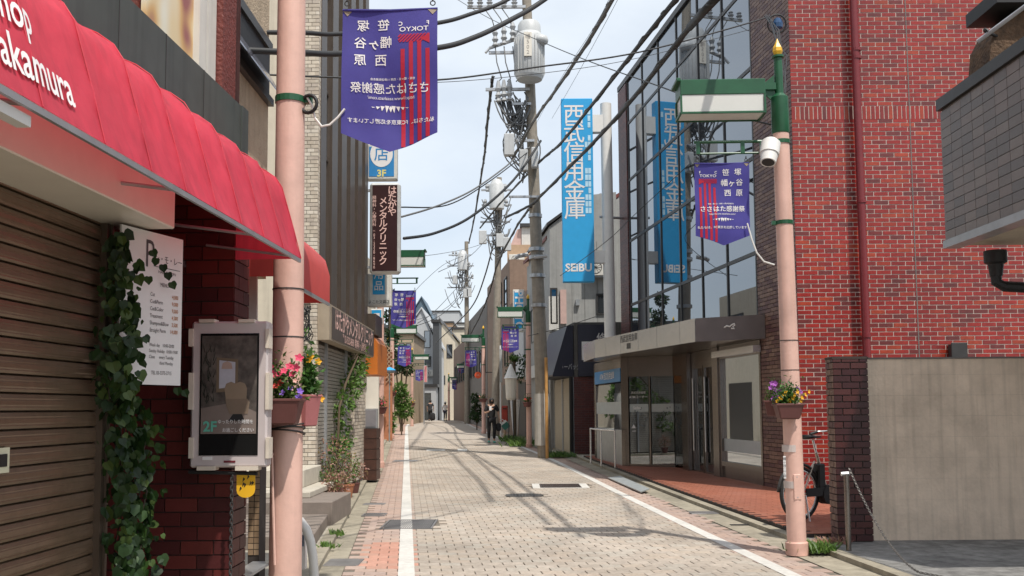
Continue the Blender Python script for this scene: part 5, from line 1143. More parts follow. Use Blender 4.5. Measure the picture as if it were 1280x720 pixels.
flowerpot('wide brown flower pot of petunias on the front of the near left post', (c.x, 6.08, z0), .238, .16, m_bpot, palette('petunia_leaf', [(.06, .12, .02), (.09, .16, .03), (.04, .09, .02), (.13, .19, .05)], .5, 0, trans=.25), [(f_pink, L2([(351, 470), (366, 470), (358, 466), (376, 450), (363, 460), (340, 462), (344, 470), (372, 462)]), .028), (f_red, L2([(351, 481), (347, 484)]), .024), (f_viol, L2([(356, 493), (364, 487), (378, 491), (375, 499)]), .023), (f_pal, L2([(337, 490), (371, 478), (345, 476)]), .018)], 41, .19, 900, (.022, .048))
c = W(381, 533, 6.4)
flowerpot('rose coloured flower pot of marigolds on the street side of the near left post', (c.x + .01, 6.38, c.z), .185, .205, m_rosepot, palette('marigold_leaf', [(.06, .15, .03), (.09, .2, .04), (.05, .11, .025)], .5, 0, trans=.25), [(f_yel, [(.2, -.3, .26), (1.35, -.2, .23), (1.3, -.6, -.02), (-.2, -.5, .235)], .026)], 42, .26, 800, (.03, .07), yaw=R(70))
mb = MB()
for k in range(3): pts = [Vector((LPX + .117 * math.cos(t), LPY + .117 * math.sin(t), z0 - .015 - k * .018 + .02 * math.cos(t + k))) for t in [i * math.pi / 10 for i in range(21)]]; mb.tube(pts, .006, 5)
tag(mb.build('tie_wire', m_dark, smooth=True), 'dark wire wound round the near left post below the flower pot', 'wire')
c = W(986, 524, 9.52)
flowerpot('brown flower pot of marigolds on the bank side post', (c.x, 9.53, c.z), .27, .15, m_bpot, MATS['marigold_leaf'], [(f_yel, [(-.9 + .2 * k + .05 * (k % 3), -.7, .03 + .03 * ((k * 5) % 4)) for k in range(12)], .024), (f_mag, [(.6, -.2, .14), (.75, -.3, .13), (.9, -.2, .12), (.68, -.2, .15)], .028)], 43, .17, 900, (.025, .055))
c = W(970, 520, 9.7)
flowerpot('brown flower pot of purple blooms tucked behind the bank side marigolds', (c.x, 9.78, c.z), .20, .15, m_bpot, MATS['petunia_leaf'], [(f_mag, [(rnd.uniform(-1.3, .6), rnd.uniform(-.9, 0), rnd.uniform(-.0, .20)) for k in range(26)], .026)], 44, .18, 200, (.02, .045), yaw=R(60))
for px, py, Y, sc, lb, fm in ((475, 512, 22.5, .32, 'flower pot with pink blooms on the post beside the orange awning', f_pink), (490, 492, 41, .38, 'green hanging pot on the third left post', f_red), (515, 505, 60, .4, 'tiny hanging pot on the fourth left post', f_yel), (659, 505, 33, .30, 'dark hanging pot with red flowers on the post by the utility pole', f_red), (604, 500, 46, .4, 'green hanging pot on the post behind the walking person', f_pal), (589.5, 500, 72, .42, 'small green hanging pot on the far right post', f_pal)):
    c = W(px, py, Y - .12); flowerpot(lb, (c.x, Y - .15, c.z - .1), sc, .16, m_bpot, MATS['petunia_leaf'], [(fm, [(rnd.uniform(-1, 1), -.5, rnd.uniform(.02, .16)) for k in range(7)], .03)], int(px), .2, 160, (.04, .08))

# ------------------------------------------------------------------ utility poles
m_ins = mat('insulator_grey', (.35, .36, .37), .3, var=.1); m_trans = mat('transformer_grey', (.50, .51, .51), .45, var=.06, streak=.1); m_cab = mat('cable_black', (.018, .018, .019), .55); m_cabg = mat('cable_grey', (.13, .13, .13), .6)
def upole(label, bx, by, Y, tx, ty, r0, r1, gear):
    b = W(bx, by, Y); b.z = gz(Y) + .0; tp = W(tx, ty, Y); t = thing('utility_pole', label, 'utility pole', b, 'concrete utility poles'); mb = MB()
    n = 10; pts = [b.lerp(tp, i / n) for i in range(n + 1)]; mb.tube(pts, 0, 20, [r0 + (r1 - r0) * i / n for i in range(n + 1)]); mb.build('shaft', m_concpole, t, smooth=True, autosm=True)
    ax = lambda py: b.lerp(tp, (W(tx, py, Y).z - b.z) / (tp.z - b.z))
    gear(t, Y, ax); return t
def gear_main(t, Y, ax, k=1.0):
    P = lambda x, y, d=0: W(x, y, Y + d)
    def arm(x0, y0, x1, y1, r=.04, d=-.2): mb = MB(); a, b = P(x0, y0, d), P(x1, y1, d); mb.box(min(a.x, b.x), max(a.x, b.x), a.y - r, a.y + r, a.z - r, a.z + r); mb.build('crossarm', m_galv, t)
    arm(584, 9, 657, 7); arm(611, 66, 650, 64); arm(607, 112, 662, 110); arm(640, 130, 664, 130, .035); arm(632, 176, 668, 174, .035); arm(636, 246, 676, 245, .03)
    mb = MB(); mb.tube([P(612, 60, -.25), P(648, 48, -.2)], .05, 6); mb.tube([P(612, 60, -.25), P(607, 66, -.3)], .04, 6); mb.tube([P(628, 112, -.2), P(645, 130, -.2)], .03, 6); mb.build('brace', m_galv, t)
    for x in (588, 600, 612, 630, 643): mb = MB(); p = P(x, 6, -.2); mb.lathe(p, [(.05, -.1), (.10, -.05), (.05, .0), (.10, .06), (.05, .1), (.08, .15), (.03, .2)], 10); mb.build('insulator', m_ins, t)
    for x, y0, y1 in ((619, 38, 58), (630, 34, 56), (641, 28, 50), (623, 101, 128), (630, 100, 127), (637, 99, 126)):
        mb = MB(); a, b = P(x, y0, -.28), P(x, y1, -.28); mb.lathe(b, [(.03, 0), (.09, .03 * 1), (.05, .12), (.10, .2), (.05, .3), (.09, .4), (.04, a.z - b.z)], 10); mb.build('insulator', m_ins, t)
    mb = MB(); a = P(662, 100, -.55); r = .40; mb.lathe(a, [(.26, -.02), (.36, .0), (r, .08), (r + .012, .1), (r + .012, 1.25), (r, 1.28), (.36, 1.34), (.34, 1.36), (.33, 1.6), (.28, 1.7), (.1, 1.74)], 28); tr = mb.build('transformer', m_trans, t, smooth=True, autosm=True)
    mb = MB()
    for i in range(26): th = 2 * math.pi * i / 26; d = Vector((math.cos(th), math.sin(th), 0)); mb.add([a + d * (r + .01) + Vector((0, 0, .15)), a + d * (r + .045) + Vector((0, 0, .15)), a + d * (r + .045) + Vector((0, 0, 1.2)), a + d * (r + .01) + Vector((0, 0, 1.2))], [(0, 1, 2, 3)])
    mb.build('cooling_fin', m_trans, tr, kind='stuff')
    mb = MB(); mb.lathe(P(676, 54, -.75), [(.1, -.05), (.2, .0), (.22, .08), (.2, .18), (.1, .22)], 16); mb.build('shoulder_bulge', m_trans, tr, smooth=True)
    mb = MB(); c = a + Vector((-.05, -r - .052, .95)); mb.box(c.x - .11, c.x + .11, c.y, c.y + .03, c.z - .4, c.z + .3); pl = mb.build('number_plate', m_lintel, tr)
    mb = MB(); mb.text('幡502', .16, lambda x, y: Vector((c.x + x, c.y - .004, c.z + .16 + y)), vertical=.95); mb.build('lettering', mat('faded_grey_print', (.3, .27, .24), .6), pl)
    mb = MB(); mb.cyl(P(644, 42, -.5), P(652, 44, -.5), .10, .14, 12); mb.build('bushing', m_ins, tr)
    for x0, y0, x1, y1, nm in ((630, 168, 643, 195, 'switch_box'), (649, 188, 660, 214, 'switch_box'), (664, 185, 673, 210, 'switch_box')):
        mb = MB(); p, q = P(x0, y0, -.35), P(x1, y1, -.35); mb.box(p.x, q.x, p.y - .12, p.y + .12, q.z, p.z); mb.build(nm, m_trans, t, bevel=.02)
    rnd = random.Random(9); mb = MB()
    for k in range(24):
        x0 = 618 + k * 1.4; y0 = 122 + rnd.uniform(0, 8); x1 = 655 + rnd.uniform(-5, 12); y1 = 128 + rnd.uniform(-8, 30); dr = rnd.uniform(12, 34)
        mb.tube([P(x0 + (x1 - x0) * i / 9, y0 + (y1 - y0) * i / 9 + dr * 4 * (i / 9) * (1 - i / 9), -.3 + .02 * k) for i in range(10)], .022, 5)
    for k in range(30):
        x0 = 648 + rnd.uniform(-12, 16); y0 = 140 + rnd.uniform(-30, 45); x1 = 660 + rnd.uniform(-12, 10); y1 = y0 + rnd.uniform(20, 60); bw_ = rnd.uniform(-16, 14)
        mb.tube([P(x0 + (x1 - x0) * i / 8 + bw_ * math.sin(i / 8 * math.pi), y0 + (y1 - y0) * i / 8, -.35 + .03 * k) for i in range(9)], .02, 5)
    for x in (619, 630, 641): mb.tube([P(x, 58, -.28), P(x + 2, 78, -.28), P(x + 8, 98, -.28), P(x + 4, 102, -.28)], .018, 5); mb.tube([P(x, 38, -.28), P(x - 4, 24, -.25), P(x - 14, 10, -.2)], .016, 5)
    mb.build('cabling', m_cabg, t, smooth=True, kind='stuff')
    for py in (270, 312, 322, 345, 382): p = ax(py); mb = MB(); mb.cyl(p - Vector((0, 0, .05)), p + Vector((0, 0, .05)), .2 + .03 * (py > 300), n=18); mb.build('pole_band', m_galv, t)
    mb = MB(); mb.tube([P(660, 318, -.25), P(648, 320, -.3), P(644, 322, -.3)], .06, 6); mb.tube([P(668, 322, -.25), P(684, 320, -.3)], .05, 6); mb.build('step_bolt', m_galv, t)
U1 = upole('large near concrete utility pole carrying a grey transformer', 681, 575, 27.6, 656, -60, .205, .13, gear_main)
def gear_small(xs, ys, k, seed, tx):
    def g(t, Y, ax):
        rnd = random.Random(seed); P = lambda x, y, d=0: W(x, y, Y + d); h = ys[1] - ys[0]; m = (xs[0] + xs[1]) / 2
        for f in (.12, .3, .5, .66): mb = MB(); a, b = P(xs[0] + rnd.uniform(0, 6), ys[0] + h * f, -.2), P(xs[1] - rnd.uniform(0, 6), ys[0] + h * f, -.2); mb.box(a.x, b.x, a.y - .04, a.y + .04, a.z - .04, a.z + .04); mb.build('crossarm', m_galv, t)
        for i in range(8): mb = MB(); p = P(rnd.uniform(*xs), ys[0] + h * rnd.choice((.1, .28, .48)), -.25); mb.lathe(p, [(.04, -.15), (.09, -.1), (.05, 0), (.09, .08), (.04, .2)], 8); mb.build('insulator', m_ins, t)
        mb = MB(); a = P(*tx, -.45); mb.lathe(a, [(.2, -.0), (.33, .03), (.34, 1.1), (.28, 1.2), (.2, 1.35), (.05, 1.4)], 18); mb.build('transformer', m_trans, t, smooth=True, autosm=True)
        for i in range(3): p = P(rnd.uniform(*xs), ys[0] + h * rnd.uniform(.5, .8), -.35); mb = MB(); mb.box(p.x - .17, p.x + .17, p.y - .1, p.y + .1, p.z - .3, p.z + .3); mb.build('switch_box', m_trans, t, bevel=.02)
        mb = MB()
        for i in range(46):
            x0, y0 = rnd.uniform(*xs), ys[0] + h * rnd.uniform(.2, .75); x1, y1 = m + rnd.uniform(-6, 6) * k, y0 + rnd.uniform(-.1, .3) * h; dr = rnd.uniform(4, 16) * k
            mb.tube([P(x0 + (x1 - x0) * j / 7, y0 + (y1 - y0) * j / 7 + dr * 4 * (j / 7) * (1 - j / 7), -.3 + rnd.uniform(-.05, .05)) for j in range(8)], .024, 5)
        mb.build('cabling', m_cabg, t, smooth=True, kind='stuff')
    return g
U2 = upole('second concrete utility pole, rising behind the walking person', 619, 540, 43, 624, 222, .20, .12, gear_small((600, 640), (225, 330), 1, 4, (621, 262)))
U3 = upole('third concrete utility pole near the crest of the street', 584, 529, 66, 583, 302, .20, .13, gear_small((556, 594), (310, 385), .8, 6, (578, 338)))
mb = MB(); a, b = W(684, 575, 27.2), W(682.5, 447, 27.2); mb.cyl((a.x, 27.2, gz(27.2)), (b.x, 27.2, b.z), .045, n=10); tag(mb.build('cable_guard', mat('faded_orange_guard', (.50, .26, .08), .6, var=.2)), 'faded orange cable guard standing against the near utility pole', 'cable guard')
mb = MB(); a, b = W(664, 492, 27.3), W(689, 557, 27.3); cx = (W(676.5, 520, 27.6)).x; mb.lathe((cx + .03, 27.6, 0), [(.222, b.z), (.218, a.z)], 20); wr = mb.build('pole_wrap', mat('grey_sheet_wrap', (.42, .40, .36), .7, var=.1)); tag(wr, 'pale grey protective sheet round the foot of the near utility pole', 'pole wrap')
# cables
def wire(label, pts, r, m=m_cab, name='overhead_cable', twist=0):
    P = [W(x, y, Y) for x, y, Y in pts]; out = []
    for i in range(len(P) - 1):
        p0, p1, p2, p3 = P[max(i - 1, 0)], P[i], P[i + 1], P[min(i + 2, len(P) - 1)]
        for j in range(8):
            t = j / 8; out.append(.5 * ((2 * p1) + (p2 - p0) * t + (2 * p0 - 5 * p1 + 4 * p2 - p3) * t * t + (3 * p1 - p0 - 3 * p2 + p3) * t ** 3))
    out.append(P[-1]); mb = MB(); mb.tube(out, r, 7)
    if twist:
        h = [p + Vector((math.cos(i * 1.3), math.sin(i * 1.3) * .5, math.sin(i * 1.3))) * r * 1.1 for i, p in enumerate(out)]; mb.tube(h, r * .45, 5)
    return tag(mb.build(name, m, smooth=True), label, 'cable', 'overhead cables')
WIRES = [('thick black cable from the near utility pole over the canopy to the top right', [(632, 272, 29), (664, 256, 27.2), (676, 245, 26), (740, 180, 19), (792, 122, 15), (862, 34, 11.5), (897, -4, 10.2), (960, -80, 8.5)], .036, 1),
 ('thick cable running parallel above the first from the second pole to the top right', [(600, 285, 42), (629, 250, 36), (674, 203, 27), (700, 180, 23), (740, 131, 18), (800, 55, 13.5), (844, 0, 11.5), (900, -70, 9.5)], .033, 1),
 ('grey twisted cable rising steeply from the transformer pole to the top edge', [(640, 200, 27.4), (668, 150, 25.5), (695, 112, 21), (735, 52, 17), (765, 0, 14.5), (800, -65, 12)], .036, 1),
 ('grey cable sagging over the near left banner up to the top edge', [(290, 62, 7.4), (380, 66, 7.8), (428, 67, 8.2), (545, 60, 9), (595, 46, 9.4), (640, 24, 9.8), (680, 0, 10.2), (760, -60, 11)], .027, 0),
 ('thin black pair of wires above the sagging grey cable', [(300, 40, 8), (380, 41, 8.4), (430, 42, 8.8), (545, 29, 9.6), (590, 17, 10), (634, 0, 10.4), (700, -40, 11)], .022, 0),
 ('long thin wire crossing the whole sky from the left banner to the bank corner', [(300, 92, 10), (428, 97, 10.6), (545, 100, 11.2), (670, 84, 12), (800, 65, 12.8), (942, 27, 13.8), (956, 20, 14)], .011, 0),
 ('faint wire just below the long thin one', [(428, 97, 10.6), (545, 103, 11.4), (690, 90, 12.2), (800, 72, 13), (945, 35, 14)], .004, 0),
 ('thin wire slanting down across the white street lamp to the bank side post', [(560, -8, 30), (610, 22, 26), (679, 53, 20), (740, 78, 16), (838, 113, 12), (893, 137, 10.6), (972, 158, 9.75)], .009, 0),
 ('dark cable swooping left from the near utility pole to the clinic signs', [(676, 176, 27), (641, 226, 25.5), (590, 270, 23.5), (545, 291, 22), (505, 298, 20)], .034, 0),
 ('pale cable swooping left above the dark one', [(645, 196, 27.2), (630, 210, 26), (590, 238, 24), (545, 258, 22), (502, 271, 20)], .022, 0),
 ('slack wire meeting the maroon sign beneath the near banner', [(660, 190, 27.2), (610, 228, 25), (560, 256, 23), (502, 259, 20.5)], .016, 0),
 ('twisted bundle dropping from the upper crossarm to the third pole', [(616, 96, 27.3), (613, 119, 28.5), (609, 155, 32), (606, 190, 37), (602, 217, 43), (593, 272, 55), (586, 304, 65)], .045, 1),
 ('black bundle draped from the near pole to the foot of the far poles', [(664, 258, 27.4), (645, 285, 32), (622, 330, 41), (612, 365, 46), (600, 395, 54), (588, 418, 62)], .035, 1),
 ('black bundle sagging between the second and third poles', [(618, 300, 43), (606, 345, 48), (592, 380, 54), (570, 405, 62), (545, 428, 78)], .035, 0),
 ('thin wire from the third pole to the left houses', [(584, 318, 66), (556, 330, 62), (530, 352, 58), (512, 372, 55)], .014, 0),
 ('wire between the third pole and the second left banner', [(584, 345, 66), (560, 372, 54), (540, 392, 44), (522, 404, 38)], .014, 0),
 ('low sagging wire over the distant teal roof', [(584, 360, 66), (562, 385, 64), (540, 400, 62), (505, 412, 60)], .02, 0),
 ('wire fanning from the third pole towards the dark tower', [(584, 352, 66), (566, 378, 70), (545, 392, 78), (520, 400, 84)], .018, 0),
 ('straight thin wire above the third pole crossarm', [(500, 322, 40), (545, 318, 52), (583, 311, 66), (618, 300, 43)], .014, 0),
 ('upper thin wire behind the near left banner', [(548, 340, 30), (590, 318, 38), (620, 284, 42)], .01, 0),
 ('thin diagonal wire in front of the light blue sign', [(700, 345, 24), (760, 300, 24), (800, 262, 22), (900, 170, 20)], .008, 0),
 ('fine wire from the transformer top to the upper right', [(670, 155, 27.2), (700, 100, 22), (745, 30, 17), (765, -10, 15)], .004, 0),
 ('fine parallel wire right of the steep twisted cable', [(690, 148, 26), (715, 105, 21), (748, 45, 17), (775, -6, 15)], .004, 0),
 ('short black wire pair left of the bank entrance sign', [(660, 420, 27), (700, 410, 28), (744, 396, 26.5)], .01, 0)]
for lb, pts, r, tw in WIRES: wire(lb, pts, r, m_cabg if 'pale' in lb or 'steeply' in lb else m_cab, twist=tw)
mb = MB(); mb.tube([W(862, 34, 11.5), W(880, 14, 10.8), W(899, -6, 10.15)], .05, 10); tag(mb.build('cable_sleeve', m_black, smooth=True), 'fat black sleeve on the thick cable at the top right', 'cable sleeve')
# wiring at the head of the bank side post and a stay pole on the bank corner
mb = MB(); rnd = random.Random(2)
for k in range(7): mb.tube([W(958 + rnd.uniform(-4, 4), 18 + rnd.uniform(-4, 4), 13.5), W(972 + rnd.uniform(-6, 6), 40 + rnd.uniform(-6, 12), 12), W(978 + rnd.uniform(-4, 6), 90 + rnd.uniform(-30, 30), 10.6), W(977 + rnd.uniform(-2, 3), 118 + rnd.uniform(0, 18), 9.75)], .006, 5)
mb.torus(W(971, 30, 13.2), (0, 1, .2), .13, .012, 18, 6); tag(mb.build('drop_wires', m_cab, smooth=True), 'tangle of thin black drop wires above the bank side post', 'wires')
mb = MB(); mb.lathe(W(972, 30, 13.2), [(.02, -.09), (.07, -.06), (.075, .0), (.05, .07), (.02, .09)], 12); tag(mb.build('wire_insulator', mat('blue_glaze', (.02, .06, .14), .2)), 'small dark blue insulator where the drop wires meet', 'insulator')

# ------------------------------------------------------------------ right side beyond the bank
m_grey = mat('grey_siding', (.30, .30, .29), .7, var=.08, streak=.2); m_dgrey = mat('dark_block', (.115, .11, .10), .9, var=.2, streak=.2); m_pale = mat('pale_render', (.56, .55, .52), .8, var=.05, streak=.12)
m_tan = mat('tan_tile', (.40, .27, .17), .7, var=.1); m_brownr = mat('brown_render', (.22, .15, .11), .8, var=.1, streak=.15); m_white2 = mat('white_render', (.43, .44, .45), .7, var=.05, streak=.1); m_teal = mat('blue_grey_metal', (.085, .13, .17), .5, var=.1)
m_charc = mat('charcoal_cladding', (.05, .052, .055), .5, var=.1); m_roof = mat('grey_roof_tile', (.16, .16, .165), .5, var=.15); m_kraft = mat('cream_shutter', (.44, .38, .28), .5, var=.08); m_pinkw = mat('pink_render', (.52, .36, .32), .8, var=.08)
def windows(parent, fr, rects, b=.0, m=None):
    for a0, a1, h0, h1 in rects:
        mb = MB(); e = .05
        for q in ((a0 - e, a0, h0 - e, h1 + e), (a1, a1 + e, h0 - e, h1 + e), (a0, a1, h1, h1 + e), (a0, a1, h0 - e, h0)): mb.fb(fr, q[0], q[1], b - .05, b + .05, q[2], q[3])
        w_ = mb.build('window', m_dark if m is None else m, parent); mb = MB(); mb.fb(fr, a0, a1, b - .02, b + .012, h0, h1); mb.build('pane', m_glassf, w_)
def slats(parent, fr, a0, a1, h0, h1, m, p=.075, name='shutter'):
    mb = MB(); n = int((h1 - h0) / p)
    for k in range(n): mb.fb(fr, a0, a1, -.01, .012, h0 + k * p, h0 + k * p + p * .8)
    mb.fb(fr, a0, a1, -.03, -.009, h0, h1); o = mb.build(name, m, parent, kind='stuff')
    mb = MB(); mb.fb(fr, a0 - .05, a0, -.03, .04, h0, h1); mb.fb(fr, a1, a1 + .05, -.03, .04, h0, h1); mb.build('shutter_rail', m_galv, parent)
# navy shop: brick end wall facing the camera, navy panel, sloping navy awning, shutters
nv = thing('navy_shop', 'low shop with navy awning, cream shutters and a dark brick end', 'building', (2.5, 30, 0)); g0 = .05
NF = Fr((1.80, 28.2), (1, 0)); NF.n = Vector((0, -1, 0)); NS = Fr((1.80, 28.2), (-.125, 1)); NS.n = Vector((-NS.u.y, NS.u.x, 0))
mb = MB(); mb.hexa([(1.82, 28.22, 0), (3.4, 28.22, 0), (3.4, 32.2, 0), (1.34, 32.2, 0), (1.82, 28.22, 4.0), (3.4, 28.22, 4.0), (3.4, 32.2, 4.0), (1.34, 32.2, 4.0)]); mb.build('core', m_dgrey, nv)
pieces(nv, NF, 0, .78, .08, 2.38, .21, .07, .01, -.02, .0, MATS['maroon_brick'], seed=51, name='brick', singles=30)
mb = MB(); mb.fb(NF, .85, 1.6, -.02, .0, .05, 2.4); mb.build('side_door', m_dark, nv)
a, b = W(722, 406, 28.1), W(757, 470, 28.1); mb = MB(); mb.box(a.x, b.x, 28.06, 28.2, b.z, a.z); np2 = mb.build('navy_panel', m_navy, nv)
p, q = W(727, 427, 28.05), W(745, 450, 28.05); mb = MB(); mb.box(p.x, q.x, 28.035, 28.06, q.z, p.z); mb.build('white_square', m_print, np2); mb = MB(); mb.text('修', .3, lambda x, y: W(752, 423, 28.05) + Vector((x, 0, y)), bold=.02); mb.build('lettering', m_print, np2)
h0, h1 = b.z, a.z; mb = MB(); pr = [(.0, h1), (.18, h1 - .02), (.62, h0 + .05), (.62, h0)]
for k in (0.0, 3.3): mb.v += [NS.p(k, *x) for x in pr] + [NS.p(k, 0, h0)]
mb.f += [(0, 1, 2, 3, 4), (5, 6, 7, 8, 9), (0, 1, 6, 5), (1, 2, 7, 6), (2, 3, 8, 7), (3, 4, 9, 8)]; mb.mi += [0] * 6
na_ = mb.build('awning', m_navy, nv); mb = MB(); mb.text('くうーバッグ', .19, lambda x, y: W(710, 459, 28.17) + Vector((x * .8, -.01, y)), bold=.01, sx=.8); mb.build('lettering', mat('grey_print', (.4, .4, .42), .6), na_)
slats(nv, NS, .1, 1.7, .07, 2.38, m_kraft); slats(nv, NS, 1.85, 3.3, .07, 2.38, m_kraft)
mb = MB(); mb.cyl(NS.p(.0, .08, .06), NS.p(.0, .08, 2.4), .06, n=8); mb.build('corner_post', m_black, nv)
# grey house above and behind it
gh = thing('grey_house', 'grey rendered house with a sloping roof behind the light blue sign', 'building', (2.6, 33, 0)); GY = 31.6
q = [W(687, 410, GY), W(770, 410, GY), W(770, 240, GY), W(735, 244, GY), W(687, 283, GY)]; q[0].z = q[1].z = 0; mb = MB(); mb.prism(q, (-.6, 6, 0)); mb.build('wall', m_grey, gh)
mb = MB(); r0, r1 = q[3], q[4]; up = Vector((0, 0, .1)); mb.hexa([r1 + Vector((-.1, -.1, 0)), r0 + Vector((.05, -.1, 0)), r0 + Vector((-.55, 6, 0)), r1 + Vector((-.7, 6, 0)), r1 + up + Vector((-.1, -.1, 0)), r0 + up + Vector((.05, -.1, 0)), r0 + up + Vector((-.55, 6, 0)), r1 + up + Vector((-.7, 6, 0))]); mb.build('roof', m_dark, gh)
GF2 = Fr((q[0].x, GY), (1, 0)); GF2.n = Vector((0, -1, 0)); z = W(700, 378, GY).z
mb = MB(); mb.fb(GF2, -.02, .3, 0, .05, 4.05, z + .2); mb.build('pale_corner', m_pale, gh); windows(gh, GF2, [(.08, .22, 4.3, 5.4)]); windows(gh, GF2, [(1.6, 1.95, 4.6, 5.2)])
mb = MB(); p = W(704, 362, GY - .1); mb.box(p.x - .1, p.x + .1, GY - .12, GY - .02, W(704, 405, GY).z, p.z); mb.build('hanging_blind', m_pinkw, gh); mb = MB(); p = W(722, 378, GY - .1); mb.box(p.x - .06, p.x + .06, GY - .12, GY, p.z - .1, p.z + .1); mb.build('light_fitting', m_galv, gh)
for k in range(5):
    mb = MB(); x = q[0].x + .75 + k * .3; mb.fb(GF2, .75 + k * .42, .757 + k * .42, 0, .012, 4.0, 6.9 + k * .05); mb.build('panel_seam', m_dgrey, gh)
# block wall house with a tiled roof seen between bank and grey house
th = thing('tiled_roof_house', 'dark block house with a curved grey tile roof beside the bank', 'building', (4.2, 34, 0)); TY = 33.0
a, b = W(758, 285, TY), W(800, 285, TY); mb = MB(); mb.box(a.x, b.x + 1, TY, TY + 5, 0, a.z); hb = mb.build('wall', m_mortard, th)
f = Fr((a.x, TY), (1, 0)); f.n = Vector((0, -1, 0)); pieces(hb, f, 0, b.x - a.x, 2.5, a.z, .6, .3, .02, -.01, .012, m_dgrey, name='block', singles=40)
rz0, rz1 = a.z - .05, W(770, 232, TY).z; n = 9; rf = None
for i in range(n):
    for j in range(7):
        x0 = a.x - .1 + j * .17; t0 = i / n; z = rz0 + (rz1 - rz0) * t0; y = TY - .25 + 2.0 * t0; mb = MB()
        mb.tube([Vector((x0 + .085, y, z + .03)), Vector((x0 + .085, y + .30, z + .03 + (rz1 - rz0) / n * 1.25))], .085, 8)
        if rf is None: s_ = MB(); s_.add([(a.x - .15, TY - .25, rz0 - .03), (a.x + 1.3, TY - .25, rz0 - .03), (a.x + 1.3, TY + 1.75, rz1 - .03), (a.x - .15, TY + 1.75, rz1 - .03)], [(0, 1, 2, 3)]); rf = s_.build('roof', m_roof, th)
        mb.build('roof_tile', m_roof, rf, smooth=True)
# shuttered shops farther along on the right
SX = lambda y: 1.34 - .125 * (y - 32.2)
def rshop(name, label, y0, y1, h, m, extra=None, dep=5):
    fr = Fr((SX(y0), y0), (-.125, 1)); fr.n = Vector((-fr.u.y, fr.u.x, 0)); t = thing(name, label, 'building', (SX(y0) + 2, y0, gz(y0))); l = (y1 - y0) / fr.u.y; mb = MB(); mb.fb(fr, 0.01, l - .01, -dep, 0, -.2, h); mb.build('wall', m, t)
    if extra: extra(t, fr, l)
    return t
def ex1(t, fr, l):
    g = gz(34); slats(t, fr, .3, 2.4, g + .05, g + 2.4, m_kraft); slats(t, fr, 2.6, 5.4, g + .05, g + 2.4, m_kraft)
    mb = MB(); mb.fb(fr, .2, 5.5, 0, .15, g + 2.45, g + 2.9); mb.build('fascia', m_pale, t); windows(t, fr, [(1, 2.2, 4, 5.2), (3.2, 4.4, 4, 5.2)])
    mb = MB(); e = [fr.p(0, .15, 7.2), fr.p(l, .15, 7.2), fr.p(l, -2.5, 8.8), fr.p(0, -2.5, 8.8)]; mb.prism(e, (0, 0, .12)); mb.build('roof', m_redtrim, t)
    mb = MB(); mb.prism([fr.p(0.01, 0, 7.1), fr.p(0.01, -2.5, 8.75), fr.p(.01, -5, 7.1)], fr.u * .1); mb.build('gable', m_grey, t)
rshop('shuttered_shop', 'grey sided shop with cream shutters behind the near utility pole', 32.3, 38, 7.1, m_grey, ex1)
def ex2(t, fr, l):
    g = gz(41)
    mb = MB(); mb.fb(fr, .4, 2.6, 0, .03, g + .1, g + 2.3); mb.build('dark_opening', m_black, t); mb = MB(); mb.fb(fr, .2, 3.4, 0, .12, g + 2.5, g + 5.6); mb.build('white_board', m_white2, t); windows(t, fr, [(3.6, 4.3, 3.2, 4.4)])
    mb = MB()
    for i in range(9):
        for s in (-1, 1): mb.tube([fr.p(2.9 + i * .16, .06, g + .1), fr.p(2.9 + i * .16 + s * 1.0, .06, g + 1.6)], .012, 4)
    mb.build('lattice', m_white, t, kind='stuff')
rshop('white_board_shop', 'shop with a large white signboard beyond the shuttered shop', 38.1, 43.5, 6.2, m_brownr, ex2)
def ex3(t, fr, l):
    g = gz(48)
    for k in range(2): windows(t, fr, [(1.0 + j * 2.2, 2.0 + j * 2.2, 3.5 + k * 2.7, 4.9 + k * 2.7) for j in range(3)])
    mb = MB(); mb.fb(fr, .5, 3, 0, .03, g + .1, g + 2.3); mb.build('shop_front', m_dark, t)
rshop('brown_flats', 'brown rendered block of flats behind the second utility pole', 43.6, 54, 8.3, m_brownr, ex3, 6)
def ex4(t, fr, l):
    windows(t, fr, [(1 + j * 2.4, 2.2 + j * 2.4, 3.6, 5.0) for j in range(5)])
rshop('dim_right_house', 'plain house far along the right kerb beyond the brown flats', 54.2, 70, 7.6, m_mortarg, ex4); rshop('crest_house', 'low house at the crest on the right side', 70.2, 84, 6.6, m_brownr, ex4)
tn = thing('tan_tiled_block', 'tan tiled block with pink gable showing above the shop roofs', 'building', (2, 58, 0)); TY = 56; a, b = W(634, 306, TY), W(664, 345, TY); mb = MB(); mb.box(a.x, b.x + 3, TY, TY + 6, 0, a.z); mb.build('wall', m_tan, tn)
mb = MB(); a2, b2 = W(640, 285, TY + .5), W(652, 306, TY + .5); mb.prism([(a2.x - .3, TY + .5, b2.z - .5), (b2.x, TY + .5, b2.z - .5), (b2.x, TY + .5, a2.z), (a2.x + .3, TY + .5, a2.z - .1)], (0, 4, 0)); mb.build('pink_gable', m_pinkw, tn); mb = MB(); a3, b3 = W(652, 284, TY + .4), W(672, 330, TY + .4); mb.box(a3.x, b3.x, TY + .4, TY + 4, b3.z - 2, a3.z); pb = mb.build('cream_box', m_pale, tn); mb = MB(); mb.box(a3.x - .1, b3.x + .1, TY + .2, TY + 4.1, a3.z, a3.z + .2); mb.build('roof_edge', m_dark, pb)
a, b = W(624, 338, TY - .1), W(641, 355, TY - .1); mb = MB(); mb.box(a.x, b.x, TY - .1, TY, b.z, a.z); mb.build('dark_balcony', m_black, tn)
